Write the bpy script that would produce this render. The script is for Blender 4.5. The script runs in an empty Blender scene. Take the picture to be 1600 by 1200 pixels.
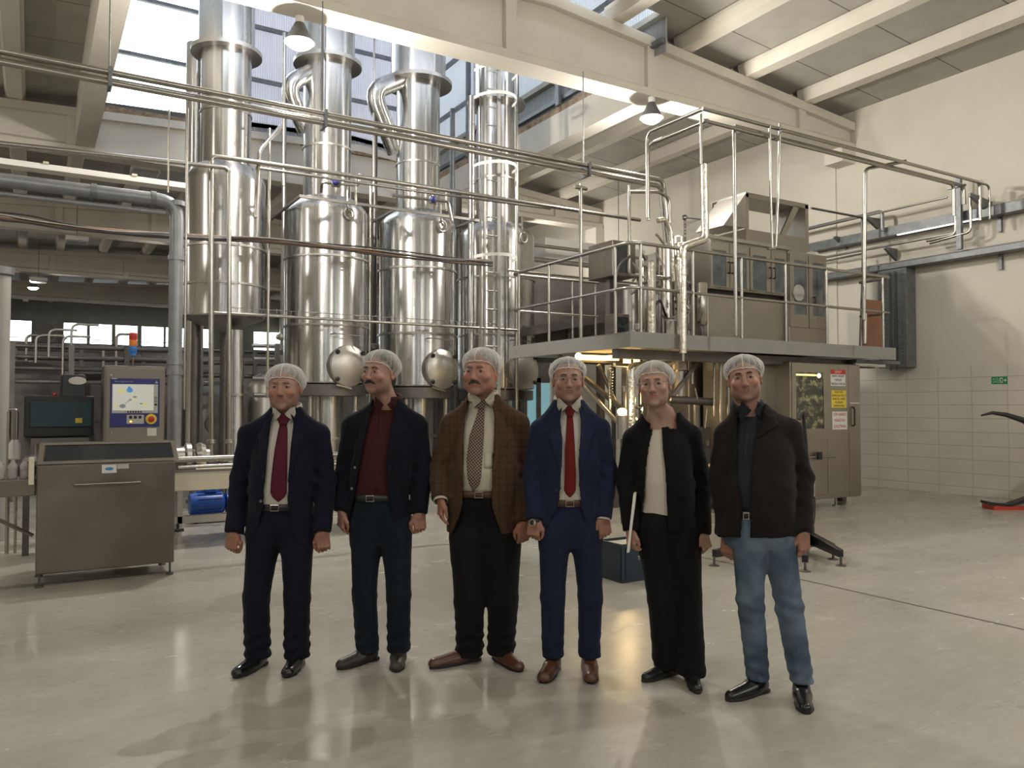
import bpy, bmesh, math, random
import numpy as np
from mathutils import Vector, Matrix

# ------------------------------------------------------------------ camera
S = bpy.context.scene
COL = S.collection
F_PX = 1240.0
YAW = math.radians(-31.2)
PITCH = math.atan(35.0/F_PX)
CAM = Vector((0, 0, 1.5))
cd = bpy.data.cameras.new('camera'); cam = bpy.data.objects.new('camera', cd); COL.objects.link(cam)
cd.sensor_width = 36; cd.lens = F_PX/1600*36; cd.clip_end = 300
cam.location = CAM
CR = Matrix.Rotation(YAW, 3, 'Z') @ Matrix.Rotation(math.pi/2+PITCH, 3, 'X')
cam.rotation_euler = CR.to_euler()
S.camera = cam
S.view_settings.view_transform = 'Standard'; S.view_settings.look = 'None'
S.view_settings.gamma = 1; S.view_settings.use_curve_mapping = False
S.view_settings.exposure = -0.12
FWD = Vector((math.sin(-YAW), math.cos(YAW), 0)); RGT = Vector((math.cos(YAW), math.sin(YAW), 0))

# measuring helpers: where the sight line of a photo pixel meets a real plane
def ray(px, py):
    return CR @ Vector(((px-800)/F_PX, (600-py)/F_PX, -1))
def onX(px, py, X): r = ray(px, py); return CAM + r*(X/r.x)
def onY(px, py, Y): r = ray(px, py); return CAM + r*(Y/r.y)
def onZ(px, py, Z): r = ray(px, py); return CAM + r*((Z-CAM.z)/r.z)
def xy(px, Y):      # X where pixel column meets the plane Y
    return onY(px, 600, Y).x
def yx(px, X): return onX(px, 600, X).y

# ------------------------------------------------------------------ world, lights
W = bpy.data.worlds.new('world'); S.world = W; W.use_nodes = True
wn = W.node_tree.nodes; bg = wn['Background']
bg.inputs[0].default_value = (0.86, 0.92, 1.0, 1); bg.inputs[1].default_value = 10.0
LAMP_W = 490
LAMP_COL = (1.0, 0.95, 0.87)

# ------------------------------------------------------------------ materials
MATS = {}
def nd(nt, t, **kw):
    n = nt.nodes.new(t)
    for k, v in kw.items():
        if k in n.inputs: n.inputs[k].default_value = v
        else: setattr(n, k, v)
    return n
def mat(name, col, rough=0.5, metal=0.0, var=0.0, vscale=3.0, stretch=(1,1,1), bump=0.0, bscale=40.0, aniso=0.0,
        spec=None, rvar=0.0, emit=None, estr=0.0, alpha=1.0, bstretch=(1,1,1), sheen=0.0, trans=0.0, sss=0.0, attr=None, coat=0.0):
    m = bpy.data.materials.new(name); MATS[name] = m; m.use_nodes = True
    nt = m.node_tree; b = nt.nodes['Principled BSDF']; L = nt.links
    b.inputs['Base Color'].default_value = (*col, 1); b.inputs['Roughness'].default_value = rough
    b.inputs['Metallic'].default_value = metal
    if spec is not None: b.inputs['Specular IOR Level'].default_value = spec
    if sheen: b.inputs['Sheen Weight'].default_value = sheen
    if trans: b.inputs['Transmission Weight'].default_value = trans
    if coat: b.inputs['Coat Weight'].default_value = coat; b.inputs['Coat Roughness'].default_value = 0.1
    if sss:
        b.inputs['Subsurface Weight'].default_value = sss; b.inputs['Subsurface Scale'].default_value = 0.01
    if aniso:
        b.inputs['Anisotropic'].default_value = aniso
        tg = nd(nt, 'ShaderNodeTangent', direction_type='RADIAL', axis='Z'); L.new(tg.outputs[0], b.inputs['Tangent']); b.inputs['Anisotropic Rotation'].default_value = 0.25
    if alpha < 1: b.inputs['Alpha'].default_value = alpha
    if emit: b.inputs['Emission Color'].default_value = (*emit, 1); b.inputs['Emission Strength'].default_value = estr
    tc = nd(nt, 'ShaderNodeTexCoord')
    if var or rvar:
        mp = nd(nt, 'ShaderNodeMapping'); mp.inputs['Scale'].default_value = stretch
        L.new(tc.outputs['Object'], mp.inputs[0])
        no = nd(nt, 'ShaderNodeTexNoise', Scale=vscale, Detail=6.0, Roughness=0.6); L.new(mp.outputs[0], no.inputs[0])
        if var:
            mr = nd(nt, 'ShaderNodeMapRange'); L.new(no.outputs[0], mr.inputs[0])
            mr.inputs[1].default_value = 0.3; mr.inputs[2].default_value = 0.7
            mr.inputs[3].default_value = 1-var; mr.inputs[4].default_value = 1+var
            mx = nd(nt, 'ShaderNodeVectorMath', operation='SCALE'); mx.inputs[0].default_value = col
            L.new(mr.outputs[0], mx.inputs['Scale']); L.new(mx.outputs[0], b.inputs['Base Color'])
        if rvar:
            mr = nd(nt, 'ShaderNodeMapRange'); L.new(no.outputs[0], mr.inputs[0])
            mr.inputs[1].default_value = 0.3; mr.inputs[2].default_value = 0.7
            mr.inputs[3].default_value = max(0.02, rough-rvar); mr.inputs[4].default_value = rough+rvar
            L.new(mr.outputs[0], b.inputs['Roughness'])
    if attr:
        at = nd(nt, 'ShaderNodeAttribute', attribute_name=attr); L.new(at.outputs['Color'], b.inputs['Base Color'])
    if bump:
        mp = nd(nt, 'ShaderNodeMapping'); mp.inputs['Scale'].default_value = bstretch
        L.new(tc.outputs['Object'], mp.inputs[0])
        no = nd(nt, 'ShaderNodeTexNoise', Scale=bscale, Detail=4.0); L.new(mp.outputs[0], no.inputs[0])
        bp = nd(nt, 'ShaderNodeBump', Strength=bump, Distance=0.01); L.new(no.outputs[0], bp.inputs['Height'])
        L.new(bp.outputs[0], b.inputs['Normal'])
    return m

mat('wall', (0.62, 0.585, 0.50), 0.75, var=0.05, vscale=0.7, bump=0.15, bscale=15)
mat('concrete_beam', (0.62, 0.58, 0.50), 0.8, var=0.07, vscale=1.2, bump=0.25, bscale=12)
mat('column_paint', (0.30, 0.29, 0.27), 0.6, var=0.06)
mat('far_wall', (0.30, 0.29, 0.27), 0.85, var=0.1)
mat('steel', (0.50, 0.47, 0.425), 0.22, 1.0, var=0.16, vscale=2.2, stretch=(1, 1, 0.25), rvar=0.06, bump=0.05, bscale=3)
mat('tank_steel', (0.485, 0.48, 0.468), 0.27, 1.0, var=0.18, vscale=3.0, stretch=(1.5, 1.5, 0.12), rvar=0.05, aniso=0.85, bump=0.06, bscale=2.2, bstretch=(2.5, 2.5, 0.3))
mat('brushed_cover', (0.52, 0.50, 0.46), 0.42, 1.0, var=0.08)
mat('ring_steel', (0.42, 0.40, 0.37), 0.38, 1.0, var=0.15)
mat('machine_steel', (0.37, 0.345, 0.30), 0.42, 1.0, var=0.08, vscale=2.5, rvar=0.05)
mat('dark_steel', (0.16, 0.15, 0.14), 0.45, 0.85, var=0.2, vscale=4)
mat('cabinet_steel', (0.205, 0.18, 0.155), 0.36, 1.0, var=0.10, vscale=2.5, rvar=0.06, bump=0.04, bscale=4)
mat('pipe_steel', (0.40, 0.385, 0.35), 0.27, 1.0, var=0.1)
mat('galvanised', (0.20, 0.21, 0.215), 0.5, 0.7, var=0.2, vscale=9)
mat('grey_pipe', (0.27, 0.28, 0.29), 0.38, 0.55, var=0.15, vscale=6)
mat('foil', (0.78, 0.74, 0.66), 0.24, 1.0, var=0.1, vscale=12, bump=1.0, bscale=28)
mat('platform_paint', (0.25, 0.245, 0.23), 0.45, 0.0, var=0.08, vscale=4)
mat('black_plastic', (0.012, 0.012, 0.013), 0.4)
mat('black_rubber', (0.02, 0.02, 0.02), 0.65)
mat('black_cable', (0.035, 0.033, 0.032), 0.5)
mat('copper_cable', (0.30, 0.16, 0.09), 0.5)
mat('grey_cable', (0.32, 0.31, 0.29), 0.5)
mat('white_paint', (0.75, 0.73, 0.68), 0.5)
mat('dark_glass', (0.03, 0.035, 0.04), 0.08, 0.0)
mat('cabinet_glass', (0.10, 0.115, 0.12), 0.1, 0.0, var=0.4, vscale=6)
mat('blue_plastic', (0.015, 0.075, 0.36), 0.35)
mat('teal_plastic', (0.008, 0.038, 0.055), 0.35)
mat('panel_blue', (0.022, 0.026, 0.16), 0.4)
mat('cabinet_paint', (0.21, 0.19, 0.16), 0.45)
mat('panel_grey', (0.42, 0.42, 0.38), 0.5)
mat('red_plastic', (0.5, 0.03, 0.015), 0.4)
mat('orange_plastic', (0.75, 0.22, 0.02), 0.4)
mat('lamp_blue', (0.02, 0.16, 0.5), 0.35)
mat('yellow_plastic', (0.75, 0.55, 0.04), 0.5)
mat('sign_white', (0.62, 0.60, 0.56), 0.6)
mat('sign_red', (0.45, 0.03, 0.03), 0.6)
mat('sign_green', (0.0, 0.25, 0.09), 0.6)
mat('sign_yellow', (0.66, 0.50, 0.05), 0.6)
mat('ink_black', (0.02, 0.02, 0.02), 0.7)
mat('ink_red', (0.42, 0.03, 0.03), 0.7)
mat('ink_blue', (0.03, 0.2, 0.42), 0.6)
mat('wood_brown', (0.22, 0.10, 0.055), 0.55, var=0.15, vscale=4)
mat('rust_edge', (0.28, 0.20, 0.13), 0.9, var=0.5, vscale=8)
mat('lift_red', (0.42, 0.035, 0.02), 0.4)
mat('crate_navy', (0.01, 0.022, 0.04), 0.45)
mat('clear_wrap', (0.7, 0.66, 0.64), 0.1, 0.0, trans=0.55, bump=1.0, bscale=30)
mat('pvc_cream', (0.62, 0.57, 0.44), 0.5)
mat('lamp_glow', (1, 1, 1), 0.5, emit=(1.0, 0.93, 0.80), estr=60)
mat('painted_daylight', (1, 1, 1), 0.5, emit=(1.0, 1.0, 0.96), estr=2.5)
mat('tube_glow', (1, 1, 1), 0.5, emit=(1.0, 0.95, 0.82), estr=2.0)
mat('warm_glow', (1, 0.7, 0.3), 0.5, emit=(1.0, 0.60, 0.18), estr=6.0)
mat('bulb_glow', (1, 0.9, 0.6), 0.5, emit=(1.0, 0.80, 0.42), estr=22.0)
mat('screen_glow', (0.5, 0.5, 0.46), 0.3, emit=(0.72, 0.75, 0.66), estr=0.32)
mat('screen_blue', (0.1, 0.3, 0.6), 0.3, emit=(0.07, 0.28, 0.60), estr=0.35)
mat('screen_yellow', (0.7, 0.65, 0.2), 0.3, emit=(0.66, 0.58, 0.18), estr=0.35)
mat('screen_grey', (0.2, 0.2, 0.2), 0.3, emit=(0.2, 0.21, 0.22), estr=0.35)
mat('yellow_lens', (1, 0.8, 0.3), 0.3, emit=(1.0, 0.70, 0.15), estr=3.0)

def floor_mat():
    m = bpy.data.materials.new('floor_epoxy'); MATS['floor'] = m; m.use_nodes = True
    nt = m.node_tree; L = nt.links; b = nt.nodes['Principled BSDF']
    tc = nd(nt, 'ShaderNodeTexCoord')
    def noise(sc, det, st=(1, 1, 1), rough=0.55):
        mp = nd(nt, 'ShaderNodeMapping'); mp.inputs['Scale'].default_value = st; L.new(tc.outputs['Object'], mp.inputs[0])
        n = nd(nt, 'ShaderNodeTexNoise', Scale=sc, Detail=det, Roughness=rough); L.new(mp.outputs[0], n.inputs[0]); return n
    n1 = noise(0.9, 6, (0.6, 1.6, 1)); n2 = noise(7, 8, (1, 2.0, 1), 0.7)
    cr = nd(nt, 'ShaderNodeValToRGB'); L.new(n1.outputs[0], cr.inputs[0])
    cr.color_ramp.elements[0].position = 0.22; cr.color_ramp.elements[0].color = (0.335, 0.325, 0.280, 1)
    cr.color_ramp.elements[1].position = 0.82; cr.color_ramp.elements[1].color = (0.455, 0.43, 0.375, 1)
    mr = nd(nt, 'ShaderNodeMapRange'); L.new(n2.outputs[0], mr.inputs[0])
    mr.inputs[1].default_value = 0.3; mr.inputs[2].default_value = 0.7; mr.inputs[3].default_value = 0.9; mr.inputs[4].default_value = 1.08
    vm = nd(nt, 'ShaderNodeVectorMath', operation='SCALE'); L.new(cr.outputs[0], vm.inputs[0]); L.new(mr.outputs[0], vm.inputs['Scale'])
    # wet patches: thin water film with a shape of its own
    def blob(cx, cy, rx, ry):
        s = nd(nt, 'ShaderNodeMapping'); L.new(tc.outputs['Object'], s.inputs[0])
        s.vector_type = 'POINT'; s.inputs['Scale'].default_value = (1/rx, 1/ry, 1); s.inputs['Location'].default_value = (-cx/rx, -cy/ry, 0)
        ln = nd(nt, 'ShaderNodeVectorMath', operation='LENGTH'); L.new(s.outputs[0], ln.inputs[0])
        return ln.outputs['Value']
    pts = WET
    cur = None
    for p in pts:
        v = blob(*p)
        if cur is None: cur = v
        else:
            mn = nd(nt, 'ShaderNodeMath', operation='MINIMUM'); L.new(cur, mn.inputs[0]); L.new(v, mn.inputs[1]); cur = mn.outputs[0]
    n3 = noise(3.2, 4, (1, 1, 1), 0.6)
    ad = nd(nt, 'ShaderNodeMath', operation='MULTIPLY_ADD'); L.new(n3.outputs[0], ad.inputs[0]); ad.inputs[1].default_value = 1.6; L.new(cur, ad.inputs[2])
    wet = nd(nt, 'ShaderNodeMapRange'); L.new(ad.outputs[0], wet.inputs[0])
    wet.inputs[1].default_value = 1.66; wet.inputs[2].default_value = 1.72; wet.inputs[3].default_value = 1.0; wet.inputs[4].default_value = 0.0
    mrw = nd(nt, 'ShaderNodeMapRange'); L.new(wet.outputs[0], mrw.inputs[0]); mrw.inputs[3].default_value = 1.0; mrw.inputs[4].default_value = 0.88
    v2 = nd(nt, 'ShaderNodeVectorMath', operation='SCALE'); L.new(vm.outputs[0], v2.inputs[0]); L.new(mrw.outputs[0], v2.inputs['Scale'])
    L.new(v2.outputs[0], b.inputs['Base Color'])
    nr = noise(1.7, 5, (0.7, 1.5, 1)); rr = nd(nt, 'ShaderNodeMapRange'); L.new(nr.outputs[0], rr.inputs[0])
    rr.inputs[1].default_value = 0.35; rr.inputs[2].default_value = 0.65; rr.inputs[3].default_value = 0.20; rr.inputs[4].default_value = 0.29
    mi = nd(nt, 'ShaderNodeMix', data_type='FLOAT'); L.new(wet.outputs[0], mi.inputs[0]); L.new(rr.outputs[0], mi.inputs[2]); mi.inputs[3].default_value = 0.035
    L.new(mi.outputs[0], b.inputs['Roughness'])
    b.inputs['Specular IOR Level'].default_value = 0.5
    bp = nd(nt, 'ShaderNodeBump', Strength=0.06, Distance=0.01); L.new(n2.outputs[0], bp.inputs['Height'])
    L.new(bp.outputs[0], b.inputs['Normal'])
def W2(px, py):
    p = onZ(px, py, 0); return p.x, p.y
WET = []
for px, py, rx, ry in ((300, 1150, .22, .16), (250, 1165, .16, .10), (400, 1120, .22, .20), (480, 1105, .35, .25), (560, 1085, .40, .26), (720, 1085, .45, .25), (390, 940, .32, .35), (520, 1165, .25, .16), (330, 1185, .3, .1)):
    WET.append((*W2(px, py), rx, ry))
floor_mat()

def grid_mat(name, col, joint, sx, sz, width, axes=('Y', 'Z'), off=(0, 0), rough=0.35, var=0.06, jb=True):
    """tiles / panel joints from modulo lines in object space"""
    m = bpy.data.materials.new(name); MATS[name] = m; m.use_nodes = True
    nt = m.node_tree; L = nt.links; b = nt.nodes['Principled BSDF']; b.inputs['Roughness'].default_value = rough
    tc = nd(nt, 'ShaderNodeTexCoord'); sp = nd(nt, 'ShaderNodeSeparateXYZ'); L.new(tc.outputs['Object'], sp.inputs[0])
    outs = []
    for ax, s, o in zip(axes, (sx, sz), off):
        if not s: continue
        a = nd(nt, 'ShaderNodeMath', operation='ADD'); L.new(sp.outputs[ax], a.inputs[0]); a.inputs[1].default_value = 1000*s+o
        md = nd(nt, 'ShaderNodeMath', operation='MODULO'); L.new(a.outputs[0], md.inputs[0]); md.inputs[1].default_value = s
        lt = nd(nt, 'ShaderNodeMath', operation='LESS_THAN'); L.new(md.outputs[0], lt.inputs[0]); lt.inputs[1].default_value = width
        outs.append(lt.outputs[0])
    cur = outs[0]
    if len(outs) > 1:
        mx = nd(nt, 'ShaderNodeMath', operation='MAXIMUM'); L.new(outs[0], mx.inputs[0]); L.new(outs[1], mx.inputs[1]); cur = mx.outputs[0]
    no = nd(nt, 'ShaderNodeTexNoise', Scale=1.5, Detail=5.0); L.new(tc.outputs['Object'], no.inputs[0])
    mr = nd(nt, 'ShaderNodeMapRange'); L.new(no.outputs[0], mr.inputs[0]); mr.inputs[1].default_value = 0.3; mr.inputs[2].default_value = 0.7
    mr.inputs[3].default_value = 1-var; mr.inputs[4].default_value = 1+var
    vs = nd(nt, 'ShaderNodeVectorMath', operation='SCALE'); vs.inputs[0].default_value = col; L.new(mr.outputs[0], vs.inputs['Scale'])
    mi = nd(nt, 'ShaderNodeMix', data_type='RGBA'); L.new(cur, mi.inputs[0]); L.new(vs.outputs[0], mi.inputs[6]); mi.inputs[7].default_value = (*joint, 1)
    L.new(mi.outputs[2], b.inputs['Base Color'])
    return m
grid_mat('wall_tile', (0.62, 0.59, 0.51), (0.40, 0.37, 0.31), 0.58, 0.232, 0.010, ('Y', 'Z'), (0.1, -0.13), rough=0.38)
grid_mat('ceiling_panel', (0.37, 0.355, 0.31), (0.10, 0.095, 0.085), 1.5, 0, 0.02, ('Y', 'X'), rough=0.7, var=0.12)

def poly_mat(name, col, axis, sky=0.85):
    m = bpy.data.materials.new(name); MATS[name] = m; m.use_nodes = True
    nt = m.node_tree; L = nt.links; nt.nodes.remove(nt.nodes['Principled BSDF']); out = nt.nodes['Material Output']
    tc = nd(nt, 'ShaderNodeTexCoord'); wv = nd(nt, 'ShaderNodeTexWave', Scale=6.0, bands_direction=axis); L.new(tc.outputs['Object'], wv.inputs[0])
    bp = nd(nt, 'ShaderNodeBump', Strength=0.5, Distance=0.02); L.new(wv.outputs[0], bp.inputs['Height'])
    cr = nd(nt, 'ShaderNodeMapRange'); L.new(wv.outputs[0], cr.inputs[0]); cr.inputs[3].default_value = 0.82; cr.inputs[4].default_value = 1.0
    vs = nd(nt, 'ShaderNodeVectorMath', operation='SCALE'); vs.inputs[0].default_value = col; L.new(cr.outputs[0], vs.inputs['Scale'])
    t = nd(nt, 'ShaderNodeBsdfTranslucent'); d = nd(nt, 'ShaderNodeBsdfDiffuse')
    for x in (t, d): L.new(vs.outputs[0], x.inputs['Color']); L.new(bp.outputs[0], x.inputs['Normal'])
    mx = nd(nt, 'ShaderNodeMixShader'); mx.inputs[0].default_value = 0.5; L.new(t.outputs[0], mx.inputs[1]); L.new(d.outputs[0], mx.inputs[2])
    L.new(mx.outputs[0], out.inputs[0])
poly_mat('polycarbonate_x', (0.60, 0.60, 0.63), 'X')
poly_mat('polycarbonate_y', (0.6, 0.62, 0.64), 'Y')
def glass_mat(name, col, rough=0.0):
    m = bpy.data.materials.new(name); MATS[name] = m; m.use_nodes = True
    nt = m.node_tree; L = nt.links; nt.nodes.remove(nt.nodes['Principled BSDF']); out = nt.nodes['Material Output']
    t = nd(nt, 'ShaderNodeBsdfTransparent'); t.inputs[0].default_value = (*col, 1)
    g = nd(nt, 'ShaderNodeBsdfGlossy'); g.inputs['Roughness'].default_value = rough
    lw = nd(nt, 'ShaderNodeLayerWeight', Blend=.5); pw = nd(nt, 'ShaderNodeMath', operation='POWER'); L.new(lw.outputs['Facing'], pw.inputs[0]); pw.inputs[1].default_value = 4.0
    fr = nd(nt, 'ShaderNodeMath', operation='MULTIPLY_ADD'); L.new(pw.outputs[0], fr.inputs[0]); fr.inputs[1].default_value = .7; fr.inputs[2].default_value = .05; mx = nd(nt, 'ShaderNodeMixShader')
    L.new(fr.outputs[0], mx.inputs[0]); L.new(t.outputs[0], mx.inputs[1]); L.new(g.outputs[0], mx.inputs[2]); L.new(mx.outputs[0], out.inputs[0])
glass_mat('window_glass', (0.95, 0.97, 0.95)); glass_mat('pane_clear', (0.75, 0.78, 0.76)); glass_mat('lens_clear', (0.93, 0.93, 0.93))
glass_mat('smoked_pane', (0.30, 0.28, 0.26), 0.15)

def chamber_mat():  # noise-driven gold emission standing in for reflections in the chamber
    m = mat('painted_chamber_glow', (.03, .03, .025), .15); nt = m.node_tree; L = nt.links; b = nt.nodes['Principled BSDF']
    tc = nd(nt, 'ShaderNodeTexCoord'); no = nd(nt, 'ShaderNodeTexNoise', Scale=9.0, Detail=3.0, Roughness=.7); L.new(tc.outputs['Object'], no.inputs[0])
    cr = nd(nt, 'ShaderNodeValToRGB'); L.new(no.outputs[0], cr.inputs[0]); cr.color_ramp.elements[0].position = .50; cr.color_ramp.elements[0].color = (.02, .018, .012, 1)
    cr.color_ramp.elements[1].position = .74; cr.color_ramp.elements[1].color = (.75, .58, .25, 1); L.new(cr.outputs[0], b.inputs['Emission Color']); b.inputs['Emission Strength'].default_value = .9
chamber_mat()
# ------------------------------------------------------------------ mesh tools
class MB:
    def __init__(s): s.v = []; s.f = []
    def add(s, vs, fs):
        o = len(s.v); s.v += [tuple(v) for v in vs]; s.f += [tuple(i+o for i in f) for f in fs]; return s
    def box(s, a, b):
        x0, x1 = sorted((a[0], b[0])); y0, y1 = sorted((a[1], b[1])); z0, z1 = sorted((a[2], b[2]))
        return s.add([(x0,y0,z0),(x1,y0,z0),(x1,y1,z0),(x0,y1,z0),(x0,y0,z1),(x1,y0,z1),(x1,y1,z1),(x0,y1,z1)],
              [(0,3,2,1),(4,5,6,7),(0,1,5,4),(1,2,6,5),(2,3,7,6),(3,0,4,7)])
    def hexa(s, pts):   # 8 corners, bottom ring then top ring
        return s.add(pts, [(0,3,2,1),(4,5,6,7),(0,1,5,4),(1,2,6,5),(2,3,7,6),(3,0,4,7)])
    def prism(s, ring, vec):
        n = len(ring); vec = Vector(vec); r2 = [Vector(p)+vec for p in ring]
        return s.add([Vector(p) for p in ring]+r2, [tuple(range(n))[::-1], tuple(range(n, 2*n))]+[(i, (i+1) % n, n+(i+1) % n, n+i) for i in range(n)])
    def lathe(s, prof, c=(0, 0, 0), axis='Z', seg=40):
        vs = []; fs = []; c = Vector(c)
        def P(r, h, a):
            x, y = r*math.cos(a), r*math.sin(a)
            if axis == 'Z': return c+Vector((x, y, h))
            if axis == 'X': return c+Vector((h, x, y))
            return c+Vector((y, h, x))
        for r, h in prof:
            for k in range(seg): vs.append(P(max(r, 1e-5), h, 2*math.pi*k/seg))
        for i in range(len(prof)-1):
            for k in range(seg):
                k2 = (k+1) % seg; fs.append((i*seg+k, i*seg+k2, (i+1)*seg+k2, (i+1)*seg+k))
        fs.append(tuple(range(seg))[::-1]); o = (len(prof)-1)*seg; fs.append(tuple(range(o, o+seg)))
        return s.add(vs, fs)
    def cyl(s, a, b, r, r2=None, seg=16):
        a = Vector(a); b = Vector(b); r2 = r if r2 is None else r2
        d = (b-a).normalized(); u = d.orthogonal().normalized(); w = d.cross(u)
        vs = []
        for p, q in ((a, r), (b, r2)):
            for k in range(seg):
                t = 2*math.pi*k/seg; vs.append(p+(u*math.cos(t)+w*math.sin(t))*q)
        return s.add(vs, [tuple(range(seg))[::-1], tuple(range(seg, 2*seg))]+[(k, (k+1) % seg, seg+(k+1) % seg, seg+k) for k in range(seg)])
    def tube(s, pts, r, seg=12, bend=None, closed=False):
        pts = [Vector(p) for p in pts]
        if bend and len(pts) > 2:
            q = [pts[0]]
            for i in range(1, len(pts)-1):
                p = pts[i]; a = pts[i-1]-p; b = pts[i+1]-p
                t = min(bend, a.length*0.45, b.length*0.45); a.normalize(); b.normalize()
                for k in range(7):
                    u = k/6; q.append((1-u)**2*(p+a*t)+2*u*(1-u)*p+u*u*(p+b*t))
            q.append(pts[-1]); pts = q
        n = len(pts); rs = r if isinstance(r, (list, tuple)) else [r]*n
        if closed: tang = [(pts[(i+1) % n]-pts[i-1]).normalized() for i in range(n)]
        else: tang = [(pts[min(i+1, n-1)]-pts[max(i-1, 0)]).normalized() for i in range(n)]
        u = tang[0].orthogonal().normalized(); vs = []
        for i in range(n):
            u = (u-tang[i]*u.dot(tang[i])).normalized(); w = tang[i].cross(u)
            for k in range(seg):
                t = 2*math.pi*k/seg; vs.append(pts[i]+(u*math.cos(t)+w*math.sin(t))*rs[i])
        fs = []
        m = n if closed else n-1
        for i in range(m):
            j = (i+1) % n
            for k in range(seg):
                k2 = (k+1) % seg; fs.append((i*seg+k, i*seg+k2, j*seg+k2, j*seg+k))
        if not closed: fs += [tuple(range(seg))[::-1], tuple(range((n-1)*seg, n*seg))]
        return s.add(vs, fs)
    def ball(s, c, r, seg=16, rings=10, sc=(1, 1, 1)):
        c = Vector(c); vs = []; fs = []
        for i in range(rings+1):
            t = math.pi*i/rings
            for k in range(seg):
                a = 2*math.pi*k/seg; vs.append(c+Vector((r*sc[0]*math.sin(t)*math.cos(a), r*sc[1]*math.sin(t)*math.sin(a), r*sc[2]*math.cos(t))))
        for i in range(rings):
            for k in range(seg):
                k2 = (k+1) % seg; fs.append((i*seg+k, (i+1)*seg+k, (i+1)*seg+k2, i*seg+k2))
        return s.add(vs, fs)

def mk(name, mb, material, parent=None, smooth=False, bevel=0, label=None, cat=None, group=None, kind=None, autos=True):
    me = bpy.data.meshes.new(name); me.from_pydata(mb.v, [], mb.f); me.update()
    bm = bmesh.new(); bm.from_mesh(me); bmesh.ops.remove_doubles(bm, verts=bm.verts, dist=1e-6); bmesh.ops.recalc_face_normals(bm, faces=bm.faces)
    if smooth:
        for f in bm.faces: f.smooth = True
        for e in bm.edges:
            if len(e.link_faces) == 2 and e.calc_face_angle(0) > 0.7: e.smooth = False
    # the mesh's own origin sits at its base centre
    o = bpy.data.objects.new(name, me)
    if parent is None:
        lo = [min(v.co[i] for v in bm.verts) for i in range(3)]; hi = [max(v.co[i] for v in bm.verts) for i in range(3)]
        off = Vector(((lo[0]+hi[0])/2, (lo[1]+hi[1])/2, lo[2]))
        if kind != 'structure':
            bmesh.ops.translate(bm, verts=bm.verts, vec=-off); o.location = off
    bm.to_mesh(me); bm.free()
    me.materials.append(MATS[material] if isinstance(material, str) else material)
    COL.objects.link(o)
    if parent:
        o.parent = parent
        o.matrix_parent_inverse = PINV.get(parent.name) or Matrix.Identity(4)
        PINV[o.name] = Matrix.Identity(4)
    else: PINV[o.name] = Matrix.Translation(-o.location)
    if bevel:
        b = o.modifiers.new('bevel', 'BEVEL'); b.width = bevel; b.segments = 2; b.limit_method = 'ANGLE'
    tag(o, label, cat, group, kind)
    return o
PINV = {}
def tag(o, label=None, cat=None, group=None, kind=None):
    if label: o['label'] = label
    if cat: o['category'] = cat
    if group: o['group'] = group
    if kind: o['kind'] = kind
    return o
def thing(name, label, cat, loc=(0, 0, 0), rz=0, group=None):
    """Empty at the thing's base; its parts are written in world coordinates unless local is meant"""
    o = bpy.data.objects.new(name, None); COL.objects.link(o); o.location = loc; o.rotation_euler = (0, 0, rz)
    o.empty_display_size = 0.1
    PINV[o.name] = (Matrix.Translation(Vector(loc)) @ Matrix.Rotation(rz, 4, 'Z')).inverted()
    return tag(o, label, cat, group)
def local(o):   # parts of this thing are written in its own frame
    PINV[o.name] = Matrix.Identity(4); return o
def struct(name, mb, material, parent=None, **k): return mk(name, mb, material, parent, kind='structure' if parent is None else None, **k)
def copy_tree(o, parent=None):
    c = o.copy(); COL.objects.link(c)
    if parent: c.parent = parent; c.matrix_parent_inverse = o.matrix_parent_inverse.copy()
    for ch in CHILD(o): copy_tree(ch, c)
    return c
def CHILD(o): return [x for x in list(COL.objects) if x.parent == o]
def text_mb(body, size, loc, rot, parent, material, name='lettering', depth=0.0006, align='CENTER', sx=1.0):
    cu = bpy.data.curves.new(name, 'FONT'); cu.body = body; cu.size = size; cu.extrude = depth; cu.align_x = align; cu.align_y = 'CENTER'; cu.resolution_u = 2
    t = bpy.data.objects.new('tmp_text', cu); COL.objects.link(t)
    dg = bpy.context.evaluated_depsgraph_get(); me = bpy.data.meshes.new_from_object(t.evaluated_get(dg))
    COL.objects.unlink(t); bpy.data.objects.remove(t)
    M = Matrix.Translation(Vector(loc)) @ rot.to_4x4() @ Matrix.Diagonal((sx, 1, 1, 1))
    me.transform(M); me.materials.clear(); me.materials.append(MATS[material])
    o = bpy.data.objects.new(name, me); COL.objects.link(o); o.parent = parent; o.matrix_parent_inverse = PINV.get(parent.name) or Matrix.Identity(4)
    PINV[o.name] = Matrix.Identity(4)
    return o
FACE_NY = Matrix.Rotation(math.pi/2, 3, 'X')           # text readable from -Y
FACE_NX = Matrix.Rotation(-math.pi/2, 3, 'Z') @ FACE_NY  # text readable from -X
# ================================================================== THE HALL
XR = 13.6; XL = -9.0; YB = -7.0; YF = 51.5
def zt(X):   # top of the tapered roof beams
    return 7.0+0.085*(13.6-X) if X > 6.5 else 7.6035-0.045*(6.5-X)
PAN = 0.24   # panels above beam top
TX0, TX1, TY0, TY1, TZ = 1.0, 8.4, 9.35, 18.0, 14.0      # raised evaporator tower

m = MB(); m.box((XL-0.2, YB-0.2, -0.15), (XR+0.25, YF+0.3, 0)); struct('floor', m, 'floor')
m = MB(); m.box((XR, YB, 0), (XR+0.25, YF, 8.2)); struct('wall_right', m, 'wall')
m = MB(); m.box((XL-0.2, YB, 0), (XL, YF, 8.4)); struct('wall_left', m, 'wall')
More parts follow.
